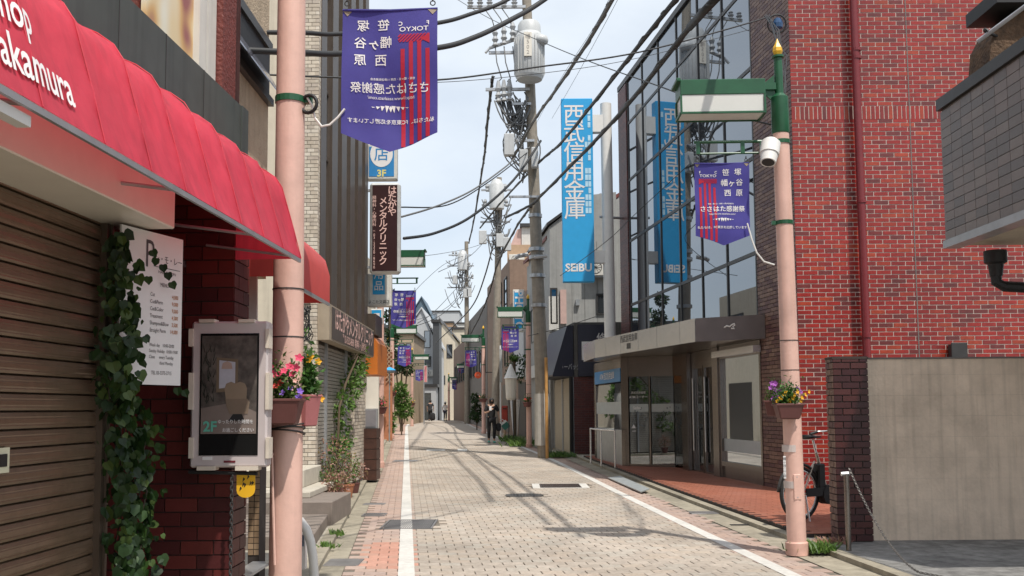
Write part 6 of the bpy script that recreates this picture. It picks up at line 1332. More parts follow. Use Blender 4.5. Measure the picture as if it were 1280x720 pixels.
# vertical photo shop sign, post sign, lantern, red box, palm, weeds
t, a, b, fn = psign('photo_sign', 'blue and white vertical sign reading sideways above the second right banner', 641, 362, 656, 415, 37, m_white2, m_offwhite, .2, .02, False); mb = MB(); mb.box(a.x + .06, b.x - .06, 36.975, 36.99, b.z + .1, a.z - .1); mb.build('blue_field', m_blue, t); mb = MB(); cx, cz = (a.x + b.x) / 2, (a.z + b.z) / 2
mb.text('PHOTO', .46, lambda x, y: Vector((cx + y * .95, 36.97, cz - x)), bold=.03); mb.build('lettering', m_print, t)
mb = MB(); mb.box(b.x, b.x + .6, 37.05, 37.1, cz - .1, cz - .04); mb.build('bracket', m_galv, t)
pb_ = W(626, 540, 38.5); mb = MB(); ps = thing('sign_pole', 'slim white pole with a blue street sign left of the lantern', 'sign pole', (pb_.x, 38.5, gz(38.5))); mb.cyl((pb_.x, 38.5, gz(38.5)), (pb_.x, 38.5, W(626, 432, 38.5).z), .035); mb.build('pole', m_white, ps); a, b = W(624.5, 436, 38.45), W(628, 478, 38.45); mb = MB(); mb.box(a.x, b.x, 38.42, 38.45, b.z, a.z); mb.build('plate', MATS['pale_grey_panel'], ps)
c = W(639, 545, 36.5); g = gz(36.5); lt = thing('lantern', 'white lantern with a conical roof on thin dark legs', 'lantern', (c.x, 36.5, g)); z1 = W(639, 500, 36.5).z; z2 = W(639, 473, 36.5).z; z3 = W(639, 455, 36.5).z
mb = MB(); mb.lathe((c.x, 36.5, 0), [(.15, z1), (.19, z1 + .08), (.22, z2)], 12); mb.build('body', m_lintel, lt); mb = MB(); mb.lathe((c.x, 36.5, 0), [(.27, z2), (.24, z2 + .04), (.03, z3)], 12); mb.build('roof', m_white, lt)
for s in (-1, 1): mb = MB(); mb.cyl((c.x + s * .1, 36.5, g), (c.x + s * .06, 36.5, z1), .018); mb.build('leg', m_dark, lt)
c = W(631, 530, 39.5); g = gz(39.5); rb = thing('red_post_box', 'small red box standing behind the walking person', 'post box', (c.x, 39.5, g)); mb = MB(); zt = W(631, 507, 39.5).z; mb.box(c.x - .13, c.x + .13, 39.4, 39.65, W(631, 527, 39.5).z, zt); mb.build('box', mat('post_red', (.33, .035, .02), .5), rb, bevel=.03); mb = MB(); mb.box(c.x - .08, c.x + .08, 39.39, 39.4, zt - .15, zt - .11); mb.build('slot', m_black, rb); mb = MB(); mb.cyl((c.x, 39.52, g), (c.x, 39.52, W(631, 527, 39.5).z), .05); mb.build('post', m_tan, rb)
pmn = thing('palm', 'spiky palm plant arching beside the second right post', 'plant', (W(642, 545, 36).x, 37.4, gz(36))); mb = MB(); rnd = random.Random(14); c = W(643, 452, 37.4)
for k in range(60):
    th_ = rnd.uniform(0, 6.28); d = Vector((math.cos(th_), math.sin(th_) * .6, rnd.uniform(.2, 1.2))).normalized(); l = rnd.uniform(.4, .75); pts = [c + d * l * s - Vector((0, 0, .35 * l * s * s)) for s in (0, .35, .7, 1)]; sd = d.cross(Vector((0, 0, 1))).normalized() * .03
    mb.add([pts[0] - sd, pts[0] + sd, pts[1] + sd, pts[1] - sd, pts[2] + sd * .8, pts[2] - sd * .8, pts[3]], [(0, 1, 2, 3), (3, 2, 4, 5), (5, 4, 6)])
mb.build('fronds', m_leafl, pmn, kind='stuff'); mb = MB(); mb.cyl((c.x, c.y, gz(37)), c, .07, .05, 8); mb.build('trunk', m_twig, pmn); mb = MB(); leafball(mb, W(650, 460, 37.8), .6, 260, .1, .2, rnd); mb.build('dark_shrub', m_leafd, pmn, kind='stuff')
def weeds(label, px, py, Y, wd, dp, ht, n, seed, m=m_leafl):
    c = W(px, py, Y); rnd = random.Random(seed); mb = MB(); g = gz(Y) + .03
    for _ in range(n):
        x, y = c.x + rnd.gauss(0, .4) * wd, Y + rnd.gauss(0, .4) * dp; l = ht * rnd.uniform(.4, 1); d = Vector((rnd.gauss(0, .5), rnd.gauss(0, .5), 1)).normalized(); sd = d.orthogonal().normalized() * .012 * (1 + ht)
        mb.add([(Vector((x, y, g)) - sd), (Vector((x, y, g)) + sd), Vector((x, y, g)) + d * l * .6 + sd * .8, Vector((x, y, g)) + d * l + Vector((d.x, d.y, -.2)) * l * .3], [(0, 1, 2), (0, 2, 3)])
    return tag(mb.build('weeds', m, kind=None), label, 'weeds')
weeds('clump of weeds at the foot of the near utility pole', 700, 573, 27.5, .5, .5, .22, 420, 1); weeds('weeds along the wall below the second right post', 652, 553, 34, .6, 1.2, .35, 380, 2); weeds('weeds by the lantern legs', 640, 545, 37, .5, .8, .35, 260, 3)
weeds('grass tuft by the kerb between the bank side post and the driveway', 1020, 690, 9.75, .22, .18, .14, 420, 4); weeds('brownish grass tuft at the foot of the dark gate pillar', 1042, 684, 10.15, .18, .1, .12, 260, 5, m_leafp)
weeds('small weed at the edge of the lower stone step', 408, 685, 10.2, .1, .1, .1, 60, 6); weeds('tiny weed sprouting on the forecourt tiles', 316, 700, 7.0, .08, .06, .14, 50, 7); weeds('weed in the joint beside the stone steps', 420, 668, 11.2, .1, .1, .1, 50, 8)
# ------------------------------------------------------------------ far left and the closing vista
def boxhouse(name, label, x0, y0, x1, Y, dep, m, gable=None, wins=(), y1=None, roofm=None):
    a, b = W(x0, y0, Y), W(x1, y0, Y); t = thing(name, label, 'building', ((a.x + b.x) / 2, Y, gz(Y))); mb = MB(); zb = gz(Y) - 3
    if gable is None: mb.box(a.x, b.x, Y, Y + dep, zb, a.z); mb.build('wall', m, t); mb = MB(); mb.box(a.x - .15, b.x + .15, Y - .15, Y + dep, a.z, a.z + .25); mb.build('roof', roofm or m_dark, t)
    else:
        gx, gy = gable; g = W(gx, gy, Y); mb.prism([(a.x, Y, zb), (b.x, Y, zb), (b.x, Y, W(x1, y1 or y0, Y).z), (g.x, Y, g.z), (a.x, Y, a.z)], (0, dep, 0)); mb.build('wall', m, t)
        bz = W(x1, y1 or y0, Y).z; mb = MB(); e = .18
        mb.hexa([(a.x - .2, Y - .2, a.z), (g.x, Y - .2, g.z), (g.x, Y + dep, g.z), (a.x - .2, Y + dep, a.z), (a.x - .2, Y - .2, a.z + e), (g.x, Y - .2, g.z + e), (g.x, Y + dep, g.z + e), (a.x - .2, Y + dep, a.z + e)]); mb.hexa([(g.x, Y - .2, g.z), (b.x + .2, Y - .2, bz), (b.x + .2, Y + dep, bz), (g.x, Y + dep, g.z), (g.x, Y - .2, g.z + e), (b.x + .2, Y - .2, bz + e), (b.x + .2, Y + dep, bz + e), (g.x, Y + dep, g.z + e)]); mb.build('roof', roofm or m_roof, t)
    fr = Fr((0, Y), (1, 0)); fr.n = Vector((0, -1, 0)); rr = []
    for (u0, v0, u1, v1) in wins: p, q = W(u0, v0, Y), W(u1, v1, Y); rr.append((p.x, q.x, q.z, p.z))
    windows(t, fr, rr); return t
# cream terrace along the left kerb (its street front is what the bank window mirrors)
ct = thing('cream_terrace', 'cream two storey terrace with dark windows beyond the orange shop', 'building', (-6, 33, 0)); f = Fr((-4.15, 27.3), (-.113, 1)); l = 26; mb = MB(); mb.fb(f, 0, 9.6, -5, 0, -.2, 5.9); mb.build('wall', m_cream, ct); windows(ct, f, [(1.2, 2.3, 1.2, 2.6), (4.2, 5.5, 1.2, 2.6), (1.2, 2.4, 3.8, 5.0), (4.3, 5.5, 3.8, 5.0), (7.2, 8.6, 3.8, 5.0)]); mb = MB(); mb.fb(f, 6.6, 8.8, 0, .03, .1, 2.4); mb.build('shop_front', m_dark, ct)
lt2 = thing('lattice_fence', 'brown lattice fence and green hedge beside the third left post', 'fence', (W(488, 500, 39).x, 39, gz(39))); mb = MB(); a, b = W(483, 440, 39), W(490, 478, 39)
for i in range(8): mb.tube([(a.x, 39, b.z + i * .18), (b.x, 39, b.z + i * .18 + .25)], .02, 4); mb.tube([(a.x, 39, b.z + i * .18 + .25), (b.x, 39, b.z + i * .18)], .02, 4)
mb.build('lattice', m_tan, lt2, kind='stuff'); mb = MB(); mb.box(a.x - .3, b.x, 39.05, 39.2, gz(39), a.z); mb.build('backing', m_terra, lt2)
rnd = random.Random(77)
def bush(name, label, blobs, Y, m, trunk=None, ls=(.12, .24)):
    c = W(blobs[0][0], blobs[0][1], Y); t = thing(name, label, 'tree' if trunk else 'bush', (c.x, Y, gz(Y))); mb = MB()
    for px, py, rp, n in blobs: leafball(mb, W(px, py, Y + rnd.uniform(-.4, .4)), rp * Y / 1200, n, ls[0], ls[1], rnd, .55, (1, 1, 1), .3)
    mb.build('crown' if trunk else 'foliage', m, t, kind='stuff'); mb = MB(); tk = trunk or .04
    for px, py, rp, n in blobs[:3]: q = W(px, py, Y); mb.tube([Vector((c.x, Y, gz(Y) - .05)), Vector((c.x, Y, gz(Y) + .4)), Vector(((c.x + q.x) / 2, Y, (gz(Y) + q.z) / 2)), q], 0, 6, [tk, tk * .9, tk * .6, tk * .3])
    mb.build('trunk' if trunk else 'stems', m_twig, t); return t
bush('climbing_tree', 'dark evergreen tree rising behind the second left banner', [(489, 395, 9, 240), (487, 372, 8, 200), (490, 420, 9, 240), (486, 440, 9, 220), (492, 405, 7, 160)], 43, m_leafd, .12)
bush('round_tree', 'round clipped green tree beside the third left post', [(502, 452, 10, 300), (495, 460, 8, 220), (509, 461, 8, 220), (503, 441, 8, 200)], 50, m_leafd, .1)
bush('street_bush', 'leafy green bush at the kerb left of the far walkers', [(502, 500, 11, 320), (497, 512, 9, 260), (508, 514, 8, 220), (500, 488, 8, 200)], 45, m_leafl)
bush('low_bush', 'low green shrub at the foot of the third left post', [(486, 525, 6, 160), (488, 535, 5, 140), (484, 515, 5, 120)], 39.5, m_leafl)
bush('kerb_bush', 'dark green shrub behind the post by the walking person', [(596, 512, 6, 180), (594, 498, 5, 140), (598, 522, 5, 120), (592, 520, 4, 90)], 52, m_leafd)
up_ = W(487, 462, 38); um = thing('parasol', 'blue and black striped parasol behind the flower pot on the left', 'parasol', (up_.x, 38, gz(38))); mb = MB(); mb.lathe((up_.x, 38, 0), [(.30, up_.z - .10), (.2, up_.z + .02), (.02, up_.z + .10)], 10); mb.build('canopy', m_blue, um); mb = MB(); mb.lathe((up_.x, 38, 0), [(.315, up_.z - .12), (.26, up_.z - .03)], 10); mb.build('dark_band', m_black, um); mb = MB(); mb.cyl((up_.x, 38, gz(38)), (up_.x, 38, up_.z), .025); mb.build('pole', m_galv, um)
boxhouse('tan_house', 'tan rendered house behind the round clipped tree', 494, 418, 517, 66, 8, m_stucco, wins=[(500, 430, 505, 440), (508, 430, 513, 440)])
wg = boxhouse('white_gabled_house', 'white house with a curved gable beyond the crest on the left', 511, 412, 546, 88, 9, m_white2, (527, 386), [(531, 414, 537, 434), (518, 440, 526, 452), (532, 446, 538, 458)], 432, m_white2)
boxhouse('teal_house', 'blue-grey metal clad house behind the white gable', 514, 396, 541, 112, 8, m_teal, (527, 372), [(533, 396, 537, 404)], 404, m_teal)
boxhouse('dark_tower', 'narrow charcoal slab beside the white gabled house', 541, 403, 549, 86, 3, m_charc)
cr = boxhouse('cream_house', 'cream house with dark sloping roof closing the street', 548, 418, 569, 98, 8, m_cream, (549, 398), [(559, 431, 565, 447), (553, 470, 556, 480)], 424)
boxhouse('pale_flats', 'pale cream block of flats behind the third utility pole', 566, 412, 592, 104, 10, m_cream, wins=[(570, 440, 574, 462), (570, 478, 574, 500), (578, 430, 583, 446), (578, 460, 583, 476)])
boxhouse('orange_house', 'tan orange flat roofed house above the cream roof', 538, 404, 566, 135, 9, m_tan, wins=[(560, 409, 565, 418)])
boxhouse('white_roof_house', 'distant white flat roofed house under the low wires', 536, 390, 574, 175, 9, m_white2, wins=[(541, 393, 546, 399)])
boxhouse('distant_house', 'distant grey house filling the gap beside the farthest pole', 572, 405, 600, 150, 9, m_pale, wins=[(585, 420, 590, 430)])
gs = boxhouse('glass_shop', 'low dark fronted shop with pale door frames at the street end', 506, 484, 545, 84, 2, m_white2, wins=[(512, 490, 518, 522), (521, 490, 528, 524), (531, 492, 538, 524)])
t, a, b, fn = psign('pink_banner_sign', 'tall faded pink sign hanging beyond the fourth left post', 530, 457, 534, 478, 64, mat('pink_sign', (.62, .22, .22), .5), m_offwhite, .1, .01, False); mb = MB(); mb.cyl((a.x, 64.05, gz(64)), (a.x, 64.05, a.z), .04); mb.build('pole', m_galv, t)
t = thing('round_sign', 'round orange-red shop sign beside the post behind the walking person', 'sign', W(597, 470, 49)); c = W(597.5, 469, 49); mb = MB(); mb.cyl((c.x, 48.9, c.z), (c.x, 49.0, c.z), .17, n=20); mb.build('disc', mat('orange_red_sign', (.7, .10, .03), .5), t); mb = MB(); mb.box(c.x, c.x + .9, 48.93, 48.97, c.z + .12, c.z + .16); mb.build('bracket', m_dark, t); mb = MB(); mb.text('•••', .12, lambda x, y: Vector((c.x + x, 48.895, c.z + y))); mb.build('lettering', m_print, t)
# backdrop of houses behind the left and right rows so that gaps do not open on bare ground
for k, (x0, x1, Y, h, lb) in enumerate(((-16, -7.2, 50, 6.0, 'plain rear house behind the cream terrace'), (-20, -9, 70, 7, 'plain rear house left of the tan house'), (3.6, 12, 38, 8.0, 'rear house right of the grey house'), (2, 10, 62, 9, 'rear house behind the brown flats'))):
    t = thing('rear_house', lb, 'building', ((x0 + x1) / 2, Y, 0)); mb = MB(); mb.box(x0, x1, Y, Y + 9, -1, h); mb.build('wall', (m_cream, m_pale, m_grey, m_brownr)[k], t); mb = MB(); mb.box(x0 - .2, x1 + .2, Y - .2, Y + 9.2, h, h + .2); mb.build('roof', m_dark, t)
# houses on the near left behind and in front of the camera plane for reflections: the neighbour opposite
# ------------------------------------------------------------------ guard pipe at the near left kerb
gpp = thing('guard_pipe', 'white curved guard pipe behind the near left pink post', 'guard rail', (-1.75, 8.2, .05)); mb = MB(); pts = [W(x, y, 8.0) for x, y in ((376, 652), (383, 662), (388, 676), (391, 695), (393, 720))]; e = pts[-1]; st_ = W(366, 652, 8.0); mb.tube([Vector((st_.x - .05, 8.0, st_.z)), st_] + pts + [Vector((e.x, 8.0, .05))], .038, 12); mb.build('pipe', m_white, gpp, smooth=True, autosm=True)
p, q = W(366, 680, 8.05), W(381, 683, 8.05); mb = MB(); mb.box(p.x, q.x, 8.06, 8.14, W(375, 712, 8.05).z, W(375, 667, 8.05).z); bx_ = mb.build('sign_plate', m_print, gpp); mb = MB(); mb.box(p.x + .02, q.x - .01, 8.05, 8.06, W(375, 683, 8.05).z, W(375, 669, 8.05).z); mb.build('blue_photo', mat('blue_photo_print', (.07, .12, .2), .4), bx_)
mb = MB(); mb.cyl((st_.x - .05, 8.0, .05), (st_.x - .05, 8.0, st_.z), .036); mb.build('far_leg', m_white, gpp)

# ------------------------------------------------------------------ people
def skin(name, verts, edges, radii, m, parent, sub=2, root=0):
    """continuous skin grown on a skeleton, returned as one plain mesh"""
    me = bpy.data.meshes.new(name); me.from_pydata([tuple(v) for v in verts], edges, []); o = bpy.data.objects.new(name, me); COL.objects.link(o)
    md = o.modifiers.new('s', 'SKIN'); sv = me.skin_vertices[0].data
    for i, r in enumerate(radii): sv[i].radius = (r, r) if not isinstance(r, tuple) else r; sv[i].use_root = (i == root)
    ms = o.modifiers.new('d', 'SUBSURF'); ms.levels = ms.render_levels = sub
    dg = bpy.context.evaluated_depsgraph_get(); m2 = bpy.data.meshes.new_from_object(o.evaluated_get(dg)); bpy.data.objects.remove(o); bpy.data.meshes.remove(me)
    m2.materials.clear(); m2.materials.append(m); m2.shade_smooth(); r = bpy.data.objects.new(name, m2); COL.objects.link(r); r.parent = parent; return r
def person(label, loc, yaw, hgt, shirt, trousers, shoes, hair, pose, hat=None, skinm=m_skin, dress=None):
    """pose gives joint positions for a 1.70 m figure facing -Y: elbows, hands, knees, ankles"""
    t = thing('person', label, 'person', loc); t.rotation_euler = (0, 0, yaw); k = hgt / 1.70; t.scale = (k, k, k)
    J = dict(pel=(0, 0, .92), waist=(0, .0, 1.06), chest=(0, -.005, 1.26), sh=(0, .005, 1.40), neck=(0, -.005, 1.47), chin=(0, -.02, 1.52), skull=(0, -.01, 1.62), crown=(0, 0, 1.66))
    J.update(shl=(.17, .01, 1.385), shr=(-.17, .01, 1.385), hl=(.09, 0, .88), hr=(-.09, 0, .88)); J.update(pose)
    def S(nm, chain_list, radii, m, par=t, sub=2, off=0):
        idx = {}; vs = []; es = []; rs = []
        for ch in chain_list:
            for a in ch:
                if a not in idx: idx[a] = len(vs); vs.append(J[a]); r = radii.get(a, .05); rs.append(tuple(x + off for x in r) if isinstance(r, tuple) else r + off)
            for a, b in zip(ch, ch[1:]): es.append((idx[a], idx[b]))
        return skin(nm, vs, es, rs, m, par, sub)
    rad = dict(pel=(.15, .11), waist=(.135, .10), chest=(.155, .11), sh=(.11, .08), neck=.05, chin=(.062, .075), skull=(.075, .09), crown=(.045, .055), shl=.058, shr=.058, el=.042, er=.042, wl=.029, wr=.029, hndl=.034, hndr=.034, fl=.012, fr=.012, hl=.088, hr=.088, kl=.058, kr=.058, al=.038, ar=.038, tl=.036, tr=.036)
    body = S('body', [('pel', 'waist', 'chest', 'sh', 'neck', 'chin', 'skull', 'crown'), ('sh', 'shl', 'el', 'wl', 'hndl'), ('sh', 'shr', 'er', 'wr', 'hndr'), ('pel', 'hl', 'kl', 'al', 'tl'), ('pel', 'hr', 'kr', 'ar', 'tr')], rad, skinm)
    for s, h, w_ in (('l', 'hndl', 'wl'), ('r', 'hndr', 'wr')):
        hp = Vector(J[h]); d = (hp - Vector(J[w_])).normalized(); sd = d.orthogonal().normalized(); mb = MB()
        for i in range(4): mb.tube([hp + sd * (.024 - i * .016), hp + sd * (.026 - i * .017) + d * .045, hp + sd * (.024 - i * .016) + d * (.075 + .012 * (i in (1, 2))) + sd.cross(d) * .02], 0, 6, [.010, .0095, .007])
        mb.tube([hp - d * .01 + sd * .03, hp + sd * .05 + d * .03, hp + sd * .045 + d * .055], 0, 6, [.011, .010, .008])
        o = mb.build('fingers', skinm, None, smooth=True); o.parent = t
    J['shlm'] = tuple(Vector(J['shl']).lerp(Vector(J['el']), .85)); J['shrm'] = tuple(Vector(J['shr']).lerp(Vector(J['er']), .85))
    r2 = dict(rad); r2.update(shlm=.056, shrm=.056, pel2=(.17, .125)); J['pel2'] = (0, 0, .84)
    S('shirt', [('pel2', 'pel', 'waist', 'chest', 'sh'), ('sh', 'shl', 'shlm'), ('sh', 'shr', 'shrm')], r2, shirt, off=.017)
    J['alm'] = tuple(Vector(J['kl']).lerp(Vector(J['al']), .9)); J['arm'] = tuple(Vector(J['kr']).lerp(Vector(J['ar']), .9)); r2.update(alm=.05, arm=.05)
    S('trousers', [('pel', 'hl', 'kl', 'alm'), ('pel', 'hr', 'kr', 'arm')], r2, trousers, off=.013)
    for s in ('l', 'r'):
        a, b = Vector(J['a' + s]), Vector(J['t' + s]); d = Vector((b.x - a.x, b.y - a.y, 0)).normalized(); z = min(a.z - .09, b.z - .03); mb = MB(); p = Vector((a.x, a.y, z)); sd = Vector((-d.y, d.x, 0)); sec = [(-.07, .035, .075), (-.02, .042, .095), (.06, .045, .075), (.13, .047, .055), (.19, .03, .04)]
        vs = []
        for l, w_, h in sec: c = p + d * l; vs += [c - sd * w_, c + sd * w_, c + sd * w_ * .7 + Vector((0, 0, h)), c - sd * w_ * .7 + Vector((0, 0, h))]
        mb.add(vs, [(i * 4 + j, i * 4 + (j + 1) % 4, i * 4 + 4 + (j + 1) % 4, i * 4 + 4 + j) for i in range(4) for j in range(4)] + [(0, 1, 2, 3), (16, 17, 18, 19)]); o = mb.build('shoe', shoes, None, smooth=True); o.parent = t
    sk = Vector(J['skull']); mb = MB()
    mb.lathe(sk + Vector((0, .018, -.02)), [(.07, -.10), (.092, -.05), (.098, .02), (.088, .075), (.055, .105), (.01, .116)], 14, 1, 1.08); o = mb.build('hair', hair, None, smooth=True); o.parent = t
    mb = MB(); mb.tube([sk + Vector((0, -.088, .0)), sk + Vector((0, -.108, -.03)), sk + Vector((0, -.092, -.04))], 0, 6, [.01, .014, .008]); o = mb.build('nose', skinm, None, smooth=True); o.parent = t
    mb = MB()
    for s in (-1, 1): mb.lathe(sk + Vector((s * .034, -.086, .0)), [(.002, -.008), (.012, .0), (.002, .008)], 8, 1, .5); mb.box(sk.x + s * .034 - .018, sk.x + s * .034 + .018, sk.y - .095, sk.y - .085, sk.z + .018, sk.z + .024)
    mb.box(sk.x - .022, sk.x + .022, sk.y - .094, sk.y - .084, sk.z - .068, sk.z - .06); o = mb.build('face', m_hair, None); o.parent = t
    for s in (-1, 1): mb = MB(); mb.lathe(sk + Vector((s * .085, .01, -.015)), [(.004, -.03), (.014, -.01), (.016, .015), (.005, .03)], 8, .6, 1); o = mb.build('ear', skinm, None, smooth=True); o.parent = t
    if hat: mb = MB(); mb.lathe(sk + Vector((0, 0, .03)), [(.16, -.005), (.155, .01), (.105, .015), (.098, .08), (.06, .11), (.005, .118)], 16); o = mb.build('hat', hat, None, smooth=True); o.parent = t
    return t
m_blackc = mat('black_cloth', (.016, .016, .018), .85, var=.2); m_darkc = mat('charcoal_cloth', (.045, .045, .05), .85, var=.2); m_whitec = mat('white_cloth', (.62, .60, .57), .85, var=.05); m_navyc = mat('dark_blue_cloth', (.03, .035, .06), .85); m_mint = mat('mint_shoe', (.10, .42, .34), .6)
stand = dict(el=(.27, .03, 1.13), wl=(.26, -.05, .90), hndl=(.26, -.07, .83), er=(-.27, .03, 1.13), wr=(-.26, -.05, .90), hndr=(-.26, -.07, .83), kl=(.10, -.03, .49), al=(.10, .03, .09), tl=(.11, -.09, .05), kr=(-.10, -.01, .49), ar=(-.10, .03, .09), tr=(-.11, -.09, .05))
c = W(614.5, 549, 36.6); walk = dict(stand); walk.update(er=(-.25, -.02, 1.12), wr=(-.10, -.24, 1.20), hndr=(-.04, -.27, 1.25), el=(.28, .06, 1.14), wl=(.30, .0, .93), hndl=(.31, -.02, .86), kl=(.10, -.10, .50), al=(.09, -.04, .10), tl=(.10, -.17, .06), kr=(-.10, .0, .48), ar=(-.09, .12, .12), tr=(-.10, .02, .05), skull=(0, -.055, 1.60), chin=(0, -.06, 1.505), crown=(0, -.045, 1.645))
walk['chin'] = (0, -.045, 1.51)
pY = 36.6; person('person in black shirt and trousers with mint shoes looking at a phone', (c.x, pY, gz(pY) + .0), R(8), 1.70, m_blackc, m_blackc, m_mint, m_hair, walk)
ph = thing('mobile_phone', 'pale phone held up by the person in black', 'phone', (c.x - .03, pY - .33, gz(pY) + 1.30)); mb = MB(); p = Vector(ph.location); mb.box(p.x - .045, p.x + .045, p.y - .008, p.y + .008, p.z - .08, p.z + .08); mb.build('case', m_print, ph, bevel=.005); mb = MB(); mb.box(p.x - .038, p.x + .038, p.y + .008, p.y + .010, p.z - .07, p.z + .07); mb.build('screen', m_black, ph)
bgx = c.x + .36; bz = gz(pY) + .86; bag = thing('tote_bag', 'green and white tote bag hanging from the arm of the person in black', 'bag', (bgx, pY, bz - .42)); M3 = Matrix.Rotation(R(-38), 3, 'Y'); o3 = Vector((bgx, pY, bz)); v = lambda x, y, z: o3 + M3 @ Vector((x, y, z))
mb = MB(); mb.hexa([v(-.13, -.05, -.40), v(.13, -.05, -.40), v(.13, .05, -.40), v(-.13, .05, -.40), v(-.14, -.03, -.18), v(.14, -.03, -.18), v(.14, .03, -.18), v(-.14, .03, -.18)]); mb.build('lower_body', mat('bag_green', (.03, .13, .10), .7), bag); mb = MB(); mb.hexa([v(-.14, -.03, -.178), v(.14, -.03, -.178), v(.14, .03, -.178), v(-.14, .03, -.178), v(-.14, -.02, -.10), v(.14, -.02, -.10), v(.14, .02, -.10), v(-.14, .02, -.10)]); mb.build('upper_body', m_whitec, bag)
mb = MB(); mb.tube([v(-.08, 0, -.11), v(-.05, 0, .0), v(.0, 0, .03), v(.05, 0, .0), v(.08, 0, -.11)], .012, 6); mb.build('handle', m_whitec, bag); mb = MB(); mb.box(bgx - .18, bgx + .0, pY - .07, pY + .1, bz - .42, bz - .12); tag(mb.build('shoulder_bag', m_blackc, bevel=.04), 'small black bag behind the green and white tote', 'bag')
PF_ = [(538, 502, 79, 1.72, m_darkc, m_blackc, m_hair, None, 'person in a dark top walking away near the crest', R(180)), (556.5, 505, 81, 1.55, m_whitec, m_navyc, m_hair, m_whitec, 'person in white with a pale hat at the crest', R(160)), (519, 506, 72, 1.55, m_whitec, m_whitec, m_hair, None, 'person in white clothes beside the fourth left post', R(90))]
for px, py, Y, h, sh_, tr_, hr_, hat, lb, yw in PF_:
    q = W(px, py, Y); person(lb, (q.x, Y, gz(Y)), yw, h, sh_, tr_, m_dark, hr_, stand, hat)
q = W(541, 520, 78.5); mb = MB(); mb.lathe((q.x, 78.4, gz(78.4)), [(.15, 0.05), (.22, .2), (.2, .55), (.1, .68)], 10, 1, .7); tag(mb.build('carried_bag', m_blackc, smooth=True), 'dark bag carried by the person in the dark top', 'bag')

# ------------------------------------------------------------------ bicycle behind the pink post
BY = 11.75; bx0 = W(972, 620, BY).x; g = .093; wr_ = .33; rc = Vector((bx0 + .27, BY, g + wr_)); fc = rc + Vector((1.08, .0, 0))
bk = thing('bicycle', 'black electric bicycle parked behind the pink post at the bank', 'bicycle', (rc.x, BY, g)); bk.rotation_euler = (0, 0, R(30))
m_frame = mat('champagne_frame', (.50, .42, .35), .35, metal=.5); m_tyre = mat('tyre', (.02, .02, .02), .8)
for c0 in (rc, fc):
    mb = MB(); mb.torus(c0, (0, 1, 0), wr_ - .022, .022, 40, 8); wl_ = mb.build('wheel', m_tyre, bk, smooth=True)
    mb = MB(); mb.torus(c0, (0, 1, 0), wr_ - .05, .012, 40, 6); mb.build('rim', m_steel, wl_, smooth=True); mb = MB()
    for i in range(28): th_ = 2 * math.pi * i / 28; mb.tube([c0 + Vector((.02 * math.cos(th_ + 1), .025 * (-1) ** i, .02 * math.sin(th_ + 1))), c0 + Vector(((wr_ - .05) * math.cos(th_), 0, (wr_ - .05) * math.sin(th_)))], .0018, 4)
    mb.build('spokes', m_steel, wl_, kind='stuff'); mb = MB(); mb.cyl(c0 - Vector((0, .05, 0)), c0 + Vector((0, .05, 0)), .03, n=12); mb.build('hub', m_steel, wl_)
    mb = MB(); mb.tube([c0 + Vector(((wr_ + .025) * math.cos(t_), 0, (wr_ + .025) * math.sin(t_))) for t_ in [R(-5 + 12 * i) for i in range(16)]], .02, 6); mb.build('mudguard', m_dark, bk, smooth=True)
bbk = rc + Vector((.48, 0, -.03)); st_t = rc + Vector((.30, 0, .48)); hd = fc + Vector((-.28, 0, .42)); hd2 = fc + Vector((-.22, 0, .28))
def bt(nm, pts, r, m=m_frame, n=10): mb = MB(); mb.tube(pts, r, n); return mb.build(nm, m, bk, smooth=True, autosm=True)
bt('down_tube', [hd2, hd2 + Vector((-.14, 0, -.22)), hd2 + Vector((-.26, 0, -.30)), bbk], .028); bt('seat_tube', [bbk, st_t], .02); bt('head_tube', [hd + Vector((-.02, 0, .06)), hd2], .024)
for s in (-1, 1): bt('chain_stay', [bbk + Vector((0, s * .03, 0)), rc + Vector((0, s * .05, 0))], .011); bt('seat_stay', [st_t + Vector((-.03, 0, -.1)), rc + Vector((0, s * .05, 0))], .01); bt('fork_blade', [hd2, hd2 + Vector((.06, s * .05, -.1)), fc + Vector((0, s * .05, 0))], .012)
mb = MB(); mb.box(bbk.x - .20, bbk.x - .08, BY - .055, BY + .055, bbk.z + .06, bbk.z + .38); o = mb.build('battery', m_black, bk, bevel=.015)
mb = MB(); mb.cyl(bbk + Vector((-.03, -.075, 0)), bbk + Vector((-.03, .06, 0)), .12, n=24); mb.box(rc.x + .05, bbk.x, BY - .07, BY - .045, rc.z - .04, rc.z + .06); mb.build('chain_case', m_black, bk, smooth=True, autosm=True)
bt('seat_post', [st_t, st_t + Vector((-.05, 0, .16))], .014, m_steel)
mb = MB(); sp = st_t + Vector((-.06, 0, .18)); vs = []
for l, w_, h in ((-.13, .09, .035), (-.06, .10, .03), (.03, .06, .02), (.13, .025, .015), (.16, .015, .0)):
    for a_, z_ in ((-1, 0), (-.7, 1), (.7, 1), (1, 0), (0, -.6)): vs.append(sp + Vector((l, a_ * w_, h * z_ + .01)))
mb.add(vs, [(i * 5 + j, i * 5 + (j + 1) % 5, i * 5 + 5 + (j + 1) % 5, i * 5 + 5 + j) for i in range(4) for j in range(5)] + [(0, 1, 2, 3, 4), (20, 21, 22, 23, 24)]); mb.build('saddle', m_black, bk, smooth=True)
hb_ = hd + Vector((-.05, 0, .28)); bt('stem', [hd, hb_], .016, m_steel); mb = MB()
for s in (-1, 1): mb.tube([hb_, hb_ + Vector((.02, s * .12, .04)), hb_ + Vector((-.10, s * .27, .03)), hb_ + Vector((-.22, s * .29, .0))], .012, 8)
mb.build('handlebar', m_steel, bk, smooth=True)
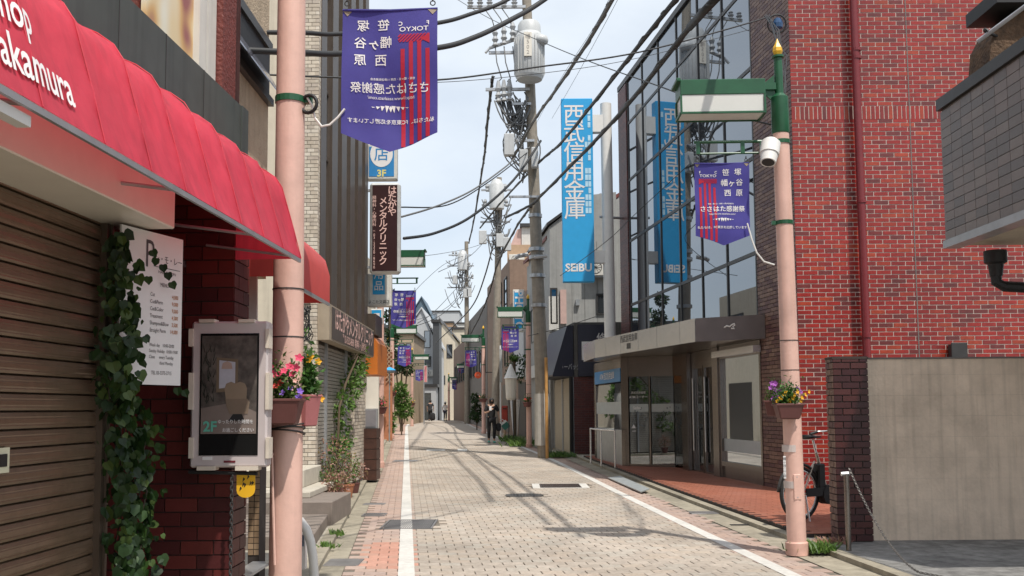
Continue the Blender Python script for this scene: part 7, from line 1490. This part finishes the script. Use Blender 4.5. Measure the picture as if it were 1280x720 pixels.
for s in (-1, 1): bt('grip', [hb_ + Vector((-.12, s * .275, .026)), hb_ + Vector((-.23, s * .29, .0))], .018, m_black); bt('brake_cable', [hb_ + Vector((-.08, s * .2, .03)), hb_ + Vector((.12, s * .1, .08)), hd + Vector((.04, 0, .05))], .004, m_black, 5)
bt('kick_stand', [rc + Vector((.02, -.07, -.02)), rc + Vector((-.02, -.16, -.32))], .011, m_steel); bt('crank', [bbk + Vector((0, -.09, 0)), bbk + Vector((.11, -.09, -.13))], .01, m_steel); mb = MB(); p = bbk + Vector((.11, -.13, -.14)); mb.box(p.x - .045, p.x + .045, p.y - .045, p.y + .04, p.z - .012, p.z + .012); mb.build('pedal', m_black, bk); bt('crank', [bbk + Vector((0, .09, 0)), bbk + Vector((-.11, .09, .13))], .01, m_steel)
mb = MB(); 
for i in range(9): mb.tube([fc + Vector((-.12 + i * .04, -.17, .42)), fc + Vector((-.15 + i * .05, -.2, .68))], .004, 4); mb.tube([fc + Vector((-.12 + i * .04, .17, .42)), fc + Vector((-.15 + i * .05, .2, .68))], .004, 4)
for z in (.42, .55, .68): mb.tube([fc + Vector((x, y, z)) for x, y in ((-.13, -.18), (.25, -.18), (.25, .18), (-.13, .18), (-.13, -.18))], .005, 5)
mb.build('basket', m_black, bk, kind='stuff')

# ------------------------------------------------------------------ small fittings that break up the facades
def acunit(label, c, sx=.8, face=(0, -1)):
    t = thing('air_conditioner', label, 'air conditioner', c); mb = MB(); mb.box(c.x - sx / 2, c.x + sx / 2, c.y - .15, c.y + .15, c.z, c.z + .55); mb.build('casing', m_offwhite, t, bevel=.015)
    mb = MB(); mb.torus((c.x - .1, c.y - .155, c.z + .27), (0, 1, 0), .2, .01, 20, 5)
    for i in range(6): mb.tube([(c.x - .1 + .2 * math.cos(i * math.pi / 6), c.y - .155, c.z + .27 + .2 * math.sin(i * math.pi / 6)), (c.x - .1 - .2 * math.cos(i * math.pi / 6), c.y - .155, c.z + .27 - .2 * math.sin(i * math.pi / 6))], .005, 4)
    mb.build('fan_grille', m_dark, t); mb = MB(); mb.box(c.x - sx / 2, c.x + sx / 2, c.y - .1, c.y + .35, c.z - .05, c.z); mb.build('shelf', m_galv, t)
acunit('air conditioner on the grey house wall left of the white mast', W(748, 345, 31.4), .7)
acunit('air conditioner high on the tan tiled block', W(646, 330, 55.8), .9)
acunit('air conditioner on the white gabled house', W(537, 470, 87.8), .9)
acunit('air conditioner on the pale flats behind the third pole', W(581, 452, 103.8), 1.0)
